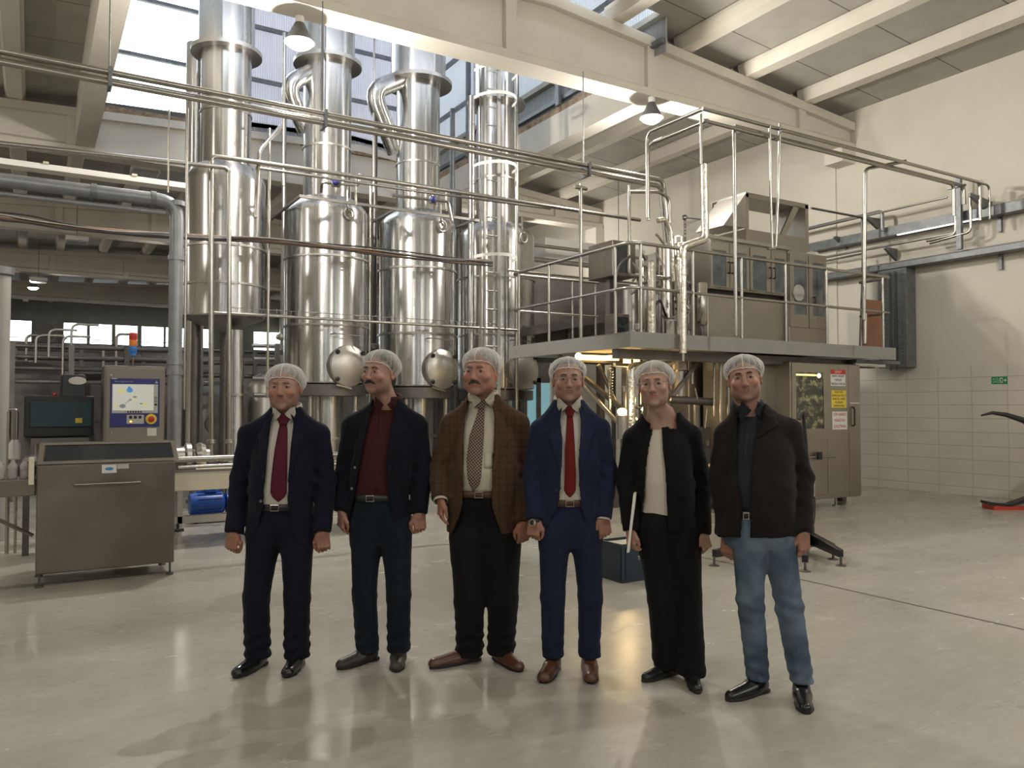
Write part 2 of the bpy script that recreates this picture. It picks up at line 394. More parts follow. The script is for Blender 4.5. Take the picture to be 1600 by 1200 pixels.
# back wall (behind the camera) with daylight windows
m = MB()
BW = ((-7.8, -5.4), (-3.4, -1.0), (1.0, 3.4), (5.4, 7.8), (9.8, 12.2))
m.box((XL, YB-0.2, 0), (XR, YB, 5.0)); m.box((XL, YB-0.2, 6.1), (XR, YB, 8.2)); cur = XL
for x0, x1 in BW+((XR, XR),): m.box((cur, YB-0.2, 5.0), (x0, YB, 6.1)); cur = x1
struct('wall_back', m, 'wall')
for i, (x0, x1) in enumerate(BW):
    g = MB(); g.box((x0, YB-0.06, 5.0), (x1, YB-0.04, 6.1)); struct('window_%d' % (i+10), g, 'window_glass')
# tile dado on right wall
m = MB(); m.box((XR-0.012, YB, 0.0), (XR-0.0005, YF, 2.19)); struct('trim_1', m, 'wall_tile')
m = MB(); m.box((XR-0.03, YB, 0.0), (XR-0.0125, YF, 0.11)); struct('baseboard_right', m, 'wall_tile')
# roof panels, with the tower left open
def roof(name, x0, x1, y0, y1):
    xs = [x0]+([6.5] if x0 < 6.5 < x1 else [])+[x1]; mm = MB()
    for a, b in zip(xs, xs[1:]):
        mm.hexa([(a, y0, zt(a)+PAN), (b, y0, zt(b)+PAN), (b, y1, zt(b)+PAN), (a, y1, zt(a)+PAN), (a, y0, zt(a)+PAN+.1), (b, y0, zt(b)+PAN+.1), (b, y1, zt(b)+PAN+.1), (a, y1, zt(a)+PAN+.1)])
    return mm
C0 = roof('c', XL, XR+.2, YB, TY0)
C0.add(roof('c', TX1, XR+.2, TY0, YF).v, [tuple(i for i in f) for f in roof('c', TX1, XR+.2, TY0, YF).f])
r2 = roof('c', XL, TX0, TY0, YF); C0.add(r2.v, r2.f)
r3 = roof('c', TX0, TX1, TY1, YF); C0.add(r3.v, r3.f)
struct('ceiling', C0, 'ceiling_panel')
# purlins
purl = [x for x in (-8.0, -6.4, -4.8, -3.2, -1.6, -0.35, 0.85, 2.3, 3.8, 5.1, 6.4, 7.75, 9.2, 10.7, 12.25)]
k = 2
def purlin(x, y0, y1, k):
    z = zt(x); w = 0.17
    ring = [(x-w, y0, z+PAN), (x-w, y0, z+PAN-.06), (x-w+.05, y0, z+0.01), (x+w-.05, y0, z+0.01), (x+w, y0, z+PAN-.06), (x+w, y0, z+PAN)]
    # drop so that it hangs a little below its panels
    ring = [(a, b, c-(0.0 if i in (0, 5) else 0.0)) for i, (a, b, c) in enumerate(ring)]
    struct('trim_%d' % k, MB().prism(ring, (0, y1-y0, 0)), 'concrete_beam')
BEAMY = [-6.9+0.0, 1.4, 9.8, 17.75, 26.1, 34.4, 43.0]
for x in purl:
    segs = [(YB, 9.75)] + ([(9.85, YF)] if (x < TX0 or x > TX1) else [(18.3, YF)])
    for (a, b) in segs:
        purlin(x, a+.02, b-.02, k); k += 1
# tapered roof beams with ribs
def beam(y, k, ribs):
    mm = MB(); w = 0.21; n = 0.10; zb = 6.47; xs = [XL+.01, 6.5, XR-.01]
    ribs = sorted(ribs)
    # flanges
    mm.add([], [])
    for a, b in zip(xs, xs[1:]):
        mm.hexa([(a, y-w, zt(a)-.16), (b, y-w, zt(b)-.16), (b, y+w, zt(b)-.16), (a, y+w, zt(a)-.16), (a, y-w, zt(a)), (b, y-w, zt(b)), (b, y+w, zt(b)), (a, y+w, zt(a))])
        mm.hexa([(a, y-n, zb+.1), (b, y-n, zb+.1), (b, y+n, zb+.1), (a, y+n, zb+.1), (a, y-n, zt(a)-.1), (b, y-n, zt(b)-.1), (b, y+n, zt(b)-.1), (a, y+n, zt(a)-.1)])
    # bottom flange with chamfer
    ring = [(xs[0], y-w, zb), (xs[0], y+w, zb), (xs[0], y+w, zb+.12), (xs[0], y+n, zb+.19), (xs[0], y-n, zb+.19), (xs[0], y-w, zb+.12)]
    mm.prism(ring, (xs[-1]-xs[0], 0, 0))
    for r in ribs: mm.hexa([(r-.09, y-w+.03, zb+.1), (r+.09, y-w+.03, zb+.1), (r+.09, y+w-.03, zb+.1), (r-.09, y+w-.03, zb+.1), (r-.09, y-w+.03, zt(r)-.05), (r+.09, y-w+.03, zt(r)-.05), (r+.09, y+w-.03, zt(r)-.05), (r-.09, y+w-.03, zt(r)-.05)])
    struct('trim_%d' % k, mm, 'concrete_beam')
for i, y in enumerate(BEAMY):
    beam(y, 40+i, (-7.4, -4.7, -2.1, 0.6, 3.1, 5.82, 8.46, 12.1))
# edge beam of the tower opening (runs away from the viewer) and wall ring beam
m = MB(); m.box((TX1, 10.0, 6.47), (TX1+.34, 17.55, 7.02)); struct('trim_50', m, 'concrete_beam')
m = MB(); m.box((TX0-.34, 10.0, 6.6), (TX0, 17.55, 7.2)); struct('trim_51', m, 'concrete_beam')
m = MB(); m.box((TX1+.0, 10.0, 7.02), (TX1+.10, 17.55, 7.14)); struct('trim_52', m, 'rust_edge')
m = MB(); m.box((TX0, 17.55, 7.38), (TX1, 17.7, 7.5)); struct('trim_53', m, 'rust_edge')
# pilaster where the near beam meets the right wall
m = MB(); m.box((XR-.05, 10.02, 0), (XR-.0, 12.0, 7.0)); m.prism([(XR-.001, 9.6, 6.47), (XR-.001, 10.0, 6.47), (XR-.001, 10.0, 6.2), (XR-.001, 9.6, 6.2)], (-.4, 0, 0)); struct('trim_54', m, 'wall')
m = MB(); m.box((XR-.28, 17.5, 0), (XR, 18.0, 6.47)); struct('trim_55', m, 'wall')
# tower walls: ribbed translucent sheets on steel rails
m = MB()
m.box((TX0+2.75, TY1, 7.5), (TX1+.1, TY1+.03, TZ))
struct('wall_tower_back', m, 'polycarbonate_x')
m = MB(); m.box((TX1+.11, TY0, 7.14), (TX1+.14, TY1, TZ)); struct('wall_tower_right', m, 'polycarbonate_y')
m = MB(); m.box((TX0-.05, TY0, 7.5), (TX0-.02, TY1, TZ)); struct('wall_tower_left', m, 'polycarbonate_y')
m = MB(); m.box((TX0, TY0-.05, 8.2), (TX1, TY0-.02, TZ)); struct('wall_tower_front', m, 'polycarbonate_x')
m = MB(); m.box((TX0-.1, TY0-.1, TZ), (TX1+.2, TY1+.1, TZ+.1)); struct('ceiling_tower', m, 'polycarbonate_x')
g = MB(); g.box((TX0, TY1+.005, 7.5), (TX0+2.75, TY1+.02, TZ)); struct('window_1', g, 'window_glass')
kk = 60
for z in (7.55, 8.75, 9.95, 11.2, 12.5):
    m = MB(); m.box((TX0, TY1-.09, z), (TX1, TY1-.005, z+.08)); struct('trim_%d' % kk, m, 'galvanised'); kk += 1
    m = MB(); m.box((TX1+.02, TY0, z-.3), (TX1+.10, TY1-.1, z-.22)); struct('trim_%d' % kk, m, 'galvanised'); kk += 1
for x in (TX0+.05, TX0+2.7, TX0+5.0):
    m = MB(); m.box((x, TY1-.2, 7.5), (x+.1, TY1-.1, TZ)); struct('trim_%d' % kk, m, 'galvanised'); kk += 1
for y in (10.4, 12.1, 13.9, 15.7, 17.6):
    m = MB(); m.box((TX1-.06, y, 7.14), (TX1+.02, y+.1, TZ)); struct('trim_%d' % kk, m, 'galvanised'); kk += 1
# far wall with its strip of windows
zw0, zw1 = 4.95, 6.25
wins = []
for a, b in ((8, 49), (97, 136), (138, 175), (178, 215), (219, 256), (257, 295), (296, 330), (395, 440), (441, 485), (560, 600)):
    x0 = xy(a, YF); x1 = xy(b, YF); wins.append((x0, x1))
m = MB(); m.box((XL, YF, 0), (XR, YF+.2, zw0)); m.box((XL, YF, zw1), (XR, YF+.2, 8.4))
cur = XL
for x0, x1 in wins+[(XR, XR)]:
    if x0 > cur+.001: m.box((cur, YF, zw0), (x0, YF+.2, zw1))
    cur = max(cur, x1)
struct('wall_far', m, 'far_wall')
for i, (x0, x1) in enumerate(wins):
    g = MB(); g.box((x0, YF+.08, zw0), (x1, YF+.1, zw1)); w = struct('window_%d' % (i+20), g, 'window_glass')
    f = MB()
    for q in (x0, x1-.05): f.box((q, YF+.02, zw0), (q+.05, YF+.078, zw1))
    f.box((x0+.05, YF+.02, (zw0+zw1)/2-.3), (x1-.05, YF+.078, (zw0+zw1)/2-.25))
    mk('window_frame', f, 'white_paint', w)
# floor joints
def strip(a, b, w, name, matn, z=0.002):
    a = Vector(a); b = Vector(b); d = (b-a).normalized(); n = Vector((-d.y, d.x, 0))*w/2
    mm = MB(); mm.prism([a-n, b-n, b+n, a+n], (0, 0, z)); return struct(name, mm, matn)
mat('floor_joint', (0.10, 0.085, 0.065), 0.8, var=0.2, vscale=6)
mat('floor_channel', (0.24, 0.225, 0.19), 0.35, var=0.15)
jx = (onZ(1110, 880, 0).x+onZ(1600, 975, 0).x)/2
strip((jx, -1, 0), (jx, onZ(1100, 877, 0).y+.6, 0), 0.022, 'trim_90', 'floor_joint')
jy = onZ(520, 868, 0).y
strip((-3, jy, 0), (3.9, jy, 0), 0.11, 'trim_91', 'floor_channel', .0015)

# ------------------------------------------------------------------ high bay lamps
def high_bay(x, y, z, label, power, vis=True):
    t = thing('high_bay_lamp', label, 'lamp', (x, y, z), 0, 'high bay lamps under the roof beams')
    local(t)
    m = MB(); m.lathe([(0.03, .10), (.06, .10), (.10, .02), (.19, -.15), (.185, -.15), (.09, .0), (.05, .07)], seg=28); mk('reflector', m, 'galvanised', t, smooth=True)
    m = MB(); m.lathe([(.001, -.235), (.08, -.225), (.14, -.19), (.168, -.145), (.14, -.07), (.001, -.06)], seg=28); mk('bulb', m, 'lamp_glow', t, smooth=True)
    m = MB(); m.lathe([(.055, .10), (.055, .24), (.02, .26)], seg=20); mk('housing', m, 'white_paint', t, smooth=True)
    m = MB(); m.cyl((0, 0, .25), (0, 0, 6.47-z+.02), .012); mk('hanger', m, 'dark_steel', t)
    ld = bpy.data.lights.new('lamp_light', 'POINT'); ld.shadow_soft_size = .10; ld.energy = power; ld.color = LAMP_COL
    lo = bpy.data.objects.new('lamp_light', ld); COL.objects.link(lo); lo.parent = t; lo.location = (0, 0, -.35)
    return t
pL = onY(1018, 178, 9.65)
high_bay(pL.x, 9.65, pL.z+.08, 'glowing high bay lamp under the big beam above the platform', LAMP_W*.85)
pL = onY(468, 34, 9.95)
high_bay(pL.x, 9.95, pL.z-.12, 'dazzling lamp beside the steel columns at the tower opening', LAMP_W*1.3)
NAMES = {(-3.2, 9.65): 'high bay lamp under the big near beam, left of the tower opening', (-2.2, 1.4): 'high bay lamp on the beam over the photographer, left one', (3.1, 1.4): 'added unseen fill lamp on the beam over the camera, middle one',
    (8.6, 1.4): 'high bay lamp on the beam over the photographer, right one', (3.1, -6.7): 'added unseen fill lamp at the back wall behind the camera, left one', (9.0, -6.7): 'added unseen fill lamp at the back wall behind the camera, right one',
    (10.9, 17.6): 'high bay lamp under the beam behind the platform, near the right wall', (-4.7, 17.6): 'high bay lamp under the beam behind the columns, far left', (-3, 26): 'high bay lamp hanging over the dark rear machinery at left',
    (4, 26): 'high bay lamp hanging over the rear machinery behind the columns', (0, 34.3): 'high bay lamp deepest in the hall, before the strip windows'}
for (x, y) in ((-3.2, 9.65), (-2.2, 1.4), (3.1, 1.4), (8.6, 1.4), (3.1, -6.7), (9.0, -6.7), (10.9, 17.6), (-4.7, 17.6), (-3, 26), (4, 26), (0, 34.3)):  # middle camera-beam lamp and both back-wall lamps are unseen, added for front light
    high_bay(x, y, 6.05, NAMES[(x, y)], LAMP_W*((.42 if x < 0 else .95 if x > 5 else .14) if y < 3 and y > 0 else .22 if y < 0 else .45 if y < 10 else .45 if y < 20 and x > 0 else .22 if y < 20 else .12))
# ================================================================== PROCESS PLANT
def depth(p): return (Vector(p)-CAM).dot(FWD)
def orient(mb, n, c):
    """turn a +Z lathe so that it points along n and sits at c"""
    q = Vector((0, 0, 1)).rotation_difference(Vector(n)); c = Vector(c)
    mb.v = [tuple(q @ Vector(v)+c) for v in mb.v]; return mb
def pipe(parent, pts, r, m='pipe_steel', name='pipe', bend=0.09, seg=12, **k):
    return mk(name, MB().tube(pts, r, seg, bend), m, parent, smooth=True, **k)

# ---------------------------------------------------------------- evaporator columns
TANKY = 12.3
MHN = Vector((0.2, -0.98, 0)).normalized()
def zf(px, py, Y): return onY(px, py, Y).z
def evaporator(cx, rpx, ys, col_r, col_top_r, ring, duct, label, manhole=None, skirt=True, colx=None):
    """ys = (shoulder, seam1, seam2, bottom) pixel rows of the drum front"""
    X = xy(cx, TANKY); dd = depth((X, TANKY, 1.5)); k = dd/F_PX; R = rpx*k; Yf = TANKY-R*0.95
    z_sh, z1, z2, zb = [zf(cx, y, Yf) for y in ys]
    t = thing('evaporator_column', label, 'tank', (X, TANKY, 0), 0, 'steel evaporator columns in a row'); local(t)
    rc = col_r*k; rt = col_top_r*k
    m = MB(); m.lathe([(R*.55, zb-.02), (R*.97, zb), (R, zb+.02), (R, z_sh-.05), (R*.985, z_sh), (R*.94, z_sh+.05), (rc*1.35, z_sh+.17), (rc*1.05, z_sh+.22)], seg=72)
    mk('drum', m, 'tank_steel', t, smooth=True)
    for z in (z1, z2):
        m = MB(); m.lathe([(R+.001, z-.02), (R+.018, z-.018), (R+.018, z+.012), (R+.001, z+.016)], seg=72); mk('weld_band', m, 'ring_steel', t, smooth=True)
    zr = ring; zrr = zf(cx, zr, TANKY-rc)
    m = MB(); m.lathe([(rc, z_sh+.2), (rc, zrr)], seg=56); mk('vapour_pipe', m, 'tank_steel', t, smooth=True)
    m = MB(); m.lathe([(rc+.004, zrr-.03), (rt+.11, zrr-.04), (rt+.11, zrr+.02), (rt+.01, zrr+.05)], seg=56); mk('flange', m, 'ring_steel', t, smooth=True)
    m = MB(); m.lathe([(rt, zrr+.05), (rt, min(13.2, zrr+5)), (rt*.6, min(13.5, zrr+5.3))], seg=56); mk('upper_pipe', m, 'tank_steel', t, smooth=True)
    m = MB(); m.lathe([(rc+.002, z_sh+1.0), (rc+.012, z_sh+1.0), (rc+.012, z_sh+1.03), (rc+.002, z_sh+1.03)], seg=48); mk('weld_band', m, 'ring_steel', t, smooth=True)
    # skirt, lower neck and legs
    if not skirt:
        mk('cone', MB().lathe([(.02, zb-.20), (R*.35, zb-.15), (R*.97, zb-.005)], seg=60), 'ring_steel', t, smooth=True)
        mk('leg', MB().cyl((R*.2, .55, .0), (R*.2, .55, zb), .06).cyl((-R*.6, .3, .0), (-R*.6, .3, zb), .06), 'dark_steel', t, smooth=True)
        return t
    m = MB(); m.lathe([(R*.9, zb-.20), (R*.97, zb-.19), (R*.97, zb-.02)], seg=60); mk('skirt', m, 'dark_steel' if skirt else 'ring_steel', t, smooth=True)
    rn = R*.42
    m = MB(); m.lathe([(rn*.8, .55), (rn, .7), (rn, zb-.19)], seg=40); mk('lower_neck', m, 'tank_steel', t, smooth=True)
    m = MB(); m.lathe([(rn+.002, .98), (rn+.05, .98), (rn+.05, 1.02), (rn+.002, 1.02)], seg=40); mk('neck_flange', m, 'ring_steel', t, smooth=True)
    for a in (45, 135, 225, 315):
        ca, sa = math.cos(math.radians(a)), math.sin(math.radians(a))
        m = MB(); m.cyl((R*.78*ca, R*.78*sa, .02), (R*.78*ca, R*.78*sa, zb-.19), .04, seg=14); m.cyl((R*.78*ca, R*.78*sa, 0), (R*.78*ca, R*.78*sa, .03), .08, seg=14)
        mk('leg', m, 'ring_steel', t, smooth=True)
    if duct:
        dx0, dy0, dx1, dy1, dx2, dy2, dr = duct
        P0 = onY(dx0, dy0, TANKY-.1); P1 = onY(dx1, dy1, TANKY-.15); P2 = onY(dx2, dy2, TANKY+.05)
        P0.x = X-t.location.x+0; base = Vector((X, TANKY, 0))
        pts = [Vector((0, 0, P0.z)), P1-base, P2-base+Vector((0.0, 0.1, 0))]
        mk('side_duct', MB().tube(pts, dr*k, 20, .28), 'tank_steel', t, smooth=True)
    if manhole:
        py, rr = manhole; z = zf(cx+30, py, Yf)
        c = MHN*(R+.0)
        def on(mb, off=0, dz=0, du=0):
            u = Vector((0, 0, 1)).cross(MHN); return orient(mb, MHN, c+MHN*off+Vector((0, 0, z+dz))+u*du)
        q = rr*k
        m = on(MB().lathe([(q*1.08, -.16), (q*1.08, .03), (q*1.0, .045)], seg=40)); nk = mk('manhole_neck', m, 'ring_steel', t, smooth=True)
        m = on(MB().lathe([(q*1.06, .046), (q*1.06, .062), (q*1.0, .07), (q*.8, .10), (q*.5, .125), (.001, .137)], seg=48)); cv = mk('manhole_cover', m, 'brushed_cover', t, smooth=True)
        for sx in (-1, 1):
            for sz in (-1, 1):
                kn = on(MB().lathe([(.008, .0), (.008, .075), (.034, .08), (.036, .10), (.026, .112), (.001, .114)], seg=16), .0, sz*q*.70, sx*q*.75); kb = mk('clamp_knob', kn, 'black_plastic', cv, smooth=True)
        m = on(MB().box((-q*.45, -.012, .05), (q*.45, .012, .065)), 0, -q*1.08, -q*.3); mk('hinge_bar', m, 'ring_steel', t)
        # davit arm over the cover
        u = Vector((0, 0, 1)).cross(MHN); b0 = c+MHN*.16+Vector((0, 0, z))
        mk('davit_arm', MB().tube([b0-u*q*.55*-1+Vector((0, 0, q*1.05)), b0+u*q*.55+Vector((0, 0, q*1.55)), b0-u*q*1.0+Vector((0, 0, q*1.6)), b0-u*q*1.0-MHN*.15+Vector((0, 0, q*1.6))], .009, 8), 'pipe_steel', t, smooth=True)
        # sight glass loop near the shoulder
        z = z_sh-.12; ctr = MHN*(R+.03)+Vector((0, 0, z))
        ring_ = [ctr+(u*math.cos(a)+Vector((0, 0, 1))*math.sin(a))*.085 for a in [math.pi*2*i/20 for i in range(20)]]
        mk('sight_glass', MB().tube(ring_, .014, 8, closed=True), 'ring_steel', t, smooth=True)
        mk('sight_pipe', MB().tube([ctr, ctr+MHN*.03-u*.06+Vector((0, 0, .12)), ctr+MHN*.03-u*.06+Vector((0, 0, .34))], .014, 8, .04), 'pipe_steel', t, smooth=True)
    return t
evaporator(349, 61, (268, 380, 440, 492), 38, 42, 66, None, 'leftmost tall steel evaporator column, slimmer than the others, without a manhole', skirt=False)
evaporator(509, 64, (318, 397, 506, 598), 37, 42, 84, (470, 88, 446, 132, 480, 200, 13), 'steel evaporator column with round manhole behind the two men in navy suits', (572, 29))
evaporator(652, 60, (338, 415, 519, 603), 34, 43, 116, (612, 100, 580, 142, 622, 235, 14), 'steel evaporator column with round manhole, second from the caged ladder', (577, 28))
evaporator(775, 60, (356, 429, 521, 607), 31, 36, 150, None, 'steel evaporator column standing right behind the caged ladder', (578, 27))
# slim side tube left of the first column
X = xy(303, 13.15)
t = thing('vapour_return_pipe', 'slim dark vertical pipe on the left flank of the leftmost evaporator column', 'pipe', (X, 13.15, 0)); local(t)
m = MB(); m.lathe([(.13, .9), (.13, 4.9), (.165, 5.0), (.165, 7.2)], seg=36); mk('riser', m, 'tank_steel', t, smooth=True)
m = MB(); m.lathe([(.1, 0), (.1, .05), (.05, .06), (.05, .9)], seg=20); mk('foot', m, 'dark_steel', t, smooth=True)

# slim calandria cylinders and vertical pipes beside the columns
def riser(px, Y, py0, py1, r, label, m='pipe_steel', floats=(), group=None, flanges=()):
    X = xy(px, Y); z0 = max(0, onY(px, py1, Y).z); z1 = onY(px, py0, Y).z
    t = thing('vertical_pipe', label, 'pipe', (X, Y, z0), 0, group); local(t)
    mk('tube', MB().tube([(0, 0, 0), (0, 0, z1-z0)], r, 14), m, t, smooth=True)
    for py in floats:
        z = onY(px, py, Y).z-z0; mk('steam_trap', MB().lathe([(.02, -.04), (.09, -.03), (.11, 0), (.1, .05), (.03, .08)], (0, 0, z), seg=24), 'ring_steel', t, smooth=True)
        mk('valve_body', MB().lathe([(.03, -.06), (.045, -.05), (.045, .02), (.03, .04)], (0, 0, z-.22), seg=14), 'dark_steel', t, smooth=True)
    for py in flanges:
        z = onY(px, py, Y).z-z0; mk('coupling', MB().lathe([(r, -.02), (r+.03, -.018), (r+.03, .018), (r, .02)], (0, 0, z), seg=20), 'ring_steel', t, smooth=True)
    return t
riser(441, 12.9, 180, 860, .035, 'vertical steel pipe with steam trap between first and second columns', floats=(528,), m='ring_steel')
riser(584, 12.95, 180, 900, .045, 'dark vertical pipe with steam trap between second and third columns', floats=(543,), m='dark_steel')
riser(577, 12.0, 290, 860, .018, 'thin steel rod pipe hugging the second column')
riser(716, 13.15, 300, 860, .06, 'dark vertical pipe between third and fourth columns', m='dark_steel')
riser(706, 13.9, 170, 900, .05, 'grey upright post beyond the third column', m='galvanised')
riser(418, 11.2, 200, 620, .02, 'thin white rod pipe in front of the gap beside the leftmost column')
riser(368, 12.0, 516, 740, .115, 'stout lower cylinder under the leftmost column, with a clamp ring', flanges=(617,), m='tank_steel')
riser(545, 17.9, -330, 300, .02, 'thin rod hanging in the tower behind the second column')
riser(582, 12.2, 45, 300, .018, 'thin polished rod rising beside the third column duct')
riser(440, 12.1, 50, 290, .025, 'thin polished rod rising left of the second column')
riser(500, 11.7, 0, 195, .022, 'dark electric conduit rising in front of the second column', m='dark_steel')
riser(736, 11.5, 150, 900, .055, 'shiny narrow pipe left of the caged ladder', m='tank_steel')
riser(807, 11.4, 90, 900, .03, 'steel pipe just right of the caged ladder')
riser(288, 9.9, 168, 640, .014, 'thin polished suspension rod beside the thick grey drain pipe')
riser(259, 9.9, 170, 300, .010, 'short thin rod hanging from the far beam over the grey drain pipe')

# the two long verticals with bends left of the columns, and overhead line
t = thing('pipe_run', 'polished pipe run bending down left of the leftmost column and crossing the columns', 'pipe', onY(330, 722, 10.5))
PINV[t.name] = Matrix.Translation(-t.location)
p0 = onY(330, 243, 10.5); p1 = onY(820, 318, 10.5)
pipe(t, [onY(330, 722, 10.5), p0, onY(560, 276, 10.5), onY(1000, 344, 10.5)], .032)
pipe(t, [onY(358, 715, 10.42), onY(358, 268, 10.42), onY(352, 262, 10.42), onY(0, 224, 10.42)], .028)
pipe(t, [onY(400, 262, 10.6), onY(640, 297, 10.6), onY(860, 326, 10.6)], .02)
for x in (330, 358):
    p = onY(x, 690, 10.5 if x == 330 else 10.42); mk('coupling', MB().lathe([(.03, -.03), (.06, -.02), (.06, .02), (.03, .03)], p, seg=20), 'ring_steel', t, smooth=True)
mk('bracket', MB().tube([onY(410, 228, 10.6), onY(437, 205, 10.9), onY(437, 200, 12.0)], .02, 8), 'ring_steel', t)
pipe(t, [onY(400, 340, 10.55), onY(405, 235, 10.55), onY(440, 196, 10.9)], .024)
# valves
def valve(px, py, Y, label, s=1.0):
    p = onY(px, py, Y); t = thing('butterfly_valve', label, 'valve', p, 0, 'blue valves over the columns'); local(t)
    mk('valve_body', MB().lathe([(.03*s, -.06*s), (.06*s, -.05*s), (.06*s, .05*s), (.03*s, .06*s)], axis='X', seg=20), 'pipe_steel', t, smooth=True)
    mk('actuator', MB().ball((-.02, -.06*s, 0), .055*s, sc=(1, .8, 1)), 'panel_blue', t, smooth=True)
    mk('stem', MB().cyl((0, 0, .03), (0, 0, .13*s), .012), 'pipe_steel', t, smooth=True)
valve(525, 286, 10.9, 'blue valve in front of the second column neck')
valve(676, 313, 10.9, 'blue valve in front of the third column neck', .9)
t = thing('overflow_pipe', 'short steel pipes with stubs holding the blue valves over the columns', 'pipe', onY(500, 290, 10.95)); PINV[t.name] = Matrix.Translation(-t.location)
pipe(t, [onY(502, 300, 11.2), onY(503, 285, 11.0), onY(560, 290, 11.0), onY(562, 272, 11.0)], .02, bend=.05)
pipe(t, [onY(612, 305, 11.0), onY(700, 315, 11.0), onY(706, 345, 11.0)], .025, bend=.05)
pipe(t, [onY(556, 320, 11.0), onY(555, 274, 11.0)], .016)
pipe(t, [onY(697, 330, 11.0), onY(697, 300, 11.0)], .016)

# square frame in front of the column shoulders
t = thing('support_frame', 'thin square steel frame running along the shoulders of the columns', 'frame', onY(467, 304, 11.4)); PINV[t.name] = Matrix.Translation(-t.location)
a = onY(467, 304, 11.45); b = onY(748, 347, 11.45); zz = (a.z+b.z)/2
mk('rail', MB().box((a.x, 11.42, zz-.02), (b.x, 11.47, zz+.02)), 'ring_steel', t)
for px in (467, 617, 740):
    x = xy(px, 11.45); mk('arm', MB().box((x-.02, 11.47, zz-.018), (x+.02, 13.2, zz+.018)), 'ring_steel', t)
# lower pipe with small clips
t = thing('clip_rail', 'low thin pipe with upright clips crossing the middle of the columns', 'pipe', onY(400, 490, 11.3)); PINV[t.name] = Matrix.Translation(-t.location)
a = onY(398, 491, 11.3); b = onY(760, 514, 11.3); zz = (a.z+b.z)/2
pipe(t, [(a.x-.6, 11.3, zz), (b.x+.6, 11.3, zz)], .022); pipe(t, [(a.x-.3, 11.36, zz+.09), (b.x+.4, 11.36, zz+.09)], .006)
cl = MB()
for i in range(42):
    x = a.x-.2+(b.x-a.x+.5)*i/41; cl = MB(); cl.cyl((x, 11.33, zz), (x, 11.33, zz+.07+.02*(i % 3)), .003, seg=6); mk('clip', cl, 'pipe_steel', t)

# ---------------------------------------------------------------- caged ladder
LY = 11.3
t = thing('caged_ladder', 'tall white steel ladder with safety hoops in front of the fourth column', 'ladder', onY(765, 618, LY)); PINV[t.name] = Matrix.Translation(-t.location)
xa, xb = xy(757, LY), xy(779, LY); ztop = onY(765, 92, LY).z; zbot = 0.02
for x, w, mm_ in ((xa, .018, 'ring_steel'), (xb, .026, 'column_paint')):
    mk('stile', MB().box((x-w, LY-.02, zbot), (x+w, LY+.02, ztop+.6)), mm_, t)
n = int((ztop+.5)/.305)
for i in range(n):
    z = .35+.305*i; mk('rung', MB().cyl((xa+.01, LY, z), (xb-.01, LY, z), .013, seg=10), 'ring_steel', t, smooth=True)
xc0, xc1 = xy(749, LY-.35), xy(789, LY-.35); cx_ = (xa+xb)/2
for py in (118, 160, 265, 405):
    z = onY(765, py, LY).z
    arc = [(cx_+.36*math.cos(a), LY-.05-.45*max(0, math.sin(a)), z) for a in [math.pi*i/16 for i in range(17)]]
    mm_ = MB(); 
    for p, q in zip(arc, arc[1:]): mm_.hexa([(p[0], p[1]-.004, z-.025), (q[0], q[1]-.004, z-.025), (q[0], q[1]+.004, z-.025), (p[0], p[1]+.004, z-.025), (p[0], p[1]-.004, z+.025), (q[0], q[1]-.004, z+.025), (q[0], q[1]+.004, z+.025), (p[0], p[1]+.004, z+.025)])
    mk('hoop', mm_, 'white_paint', t)
for px in (750, 789):
    x = xy(px, LY-.12); z0 = onY(px, 618 if px == 789 else 560, LY).z
    mk('cage_bar', MB().box((x-.014, LY-.13, z0), (x+.014, LY-.12, ztop+.6)), 'pipe_steel', t)

# ---------------------------------------------------------------- cable bundle
CP = [(-40, 334), (0, 339), (50, 346), (100, 354), (175, 362), (250, 367), (325, 372), (400, 374), (462, 380), (525, 388), (590, 395), (650, 402), (720, 408), (770, 410)]
rnd = random.Random(4)
t = thing('cable_tray', 'long sagging bundle of cables crossing in front of all the columns', 'cables', onY(0, 339, 11.15)); PINV[t.name] = Matrix.Translation(-t.location)
for i in range(9):
    dy = rnd.uniform(-6, 6); Y = 11.0+rnd.uniform(-.04, .04); pts = []
    for j, (x, y) in enumerate(CP):
        pts.append(onY(x, y+dy*(.45+.55*abs(math.sin(j*.55+1.2)))+rnd.uniform(-1.8, 1.8)+(-4*math.sin(j*.8) if i == 0 else 0), Y))
    q = []
    for a, b, c, d in zip([pts[0]]+pts[:-2], pts[:-1], pts[1:], pts[2:]+[pts[-1]]):
        for u in (0, .33, .66): q.append(.5*((2*b)+(c-a)*u+(2*a-5*b+4*c-d)*u*u+(3*b-a-3*c+d)*u**3))
    q.append(pts[-1])
    mk('cable', MB().tube(q, rnd.choice((.007, .009, .012)), 7), ('black_cable', 'grey_cable', 'black_cable', 'grey_cable', 'copper_cable', 'grey_cable', 'black_cable', 'copper_cable', 'grey_cable')[i], t, smooth=True)

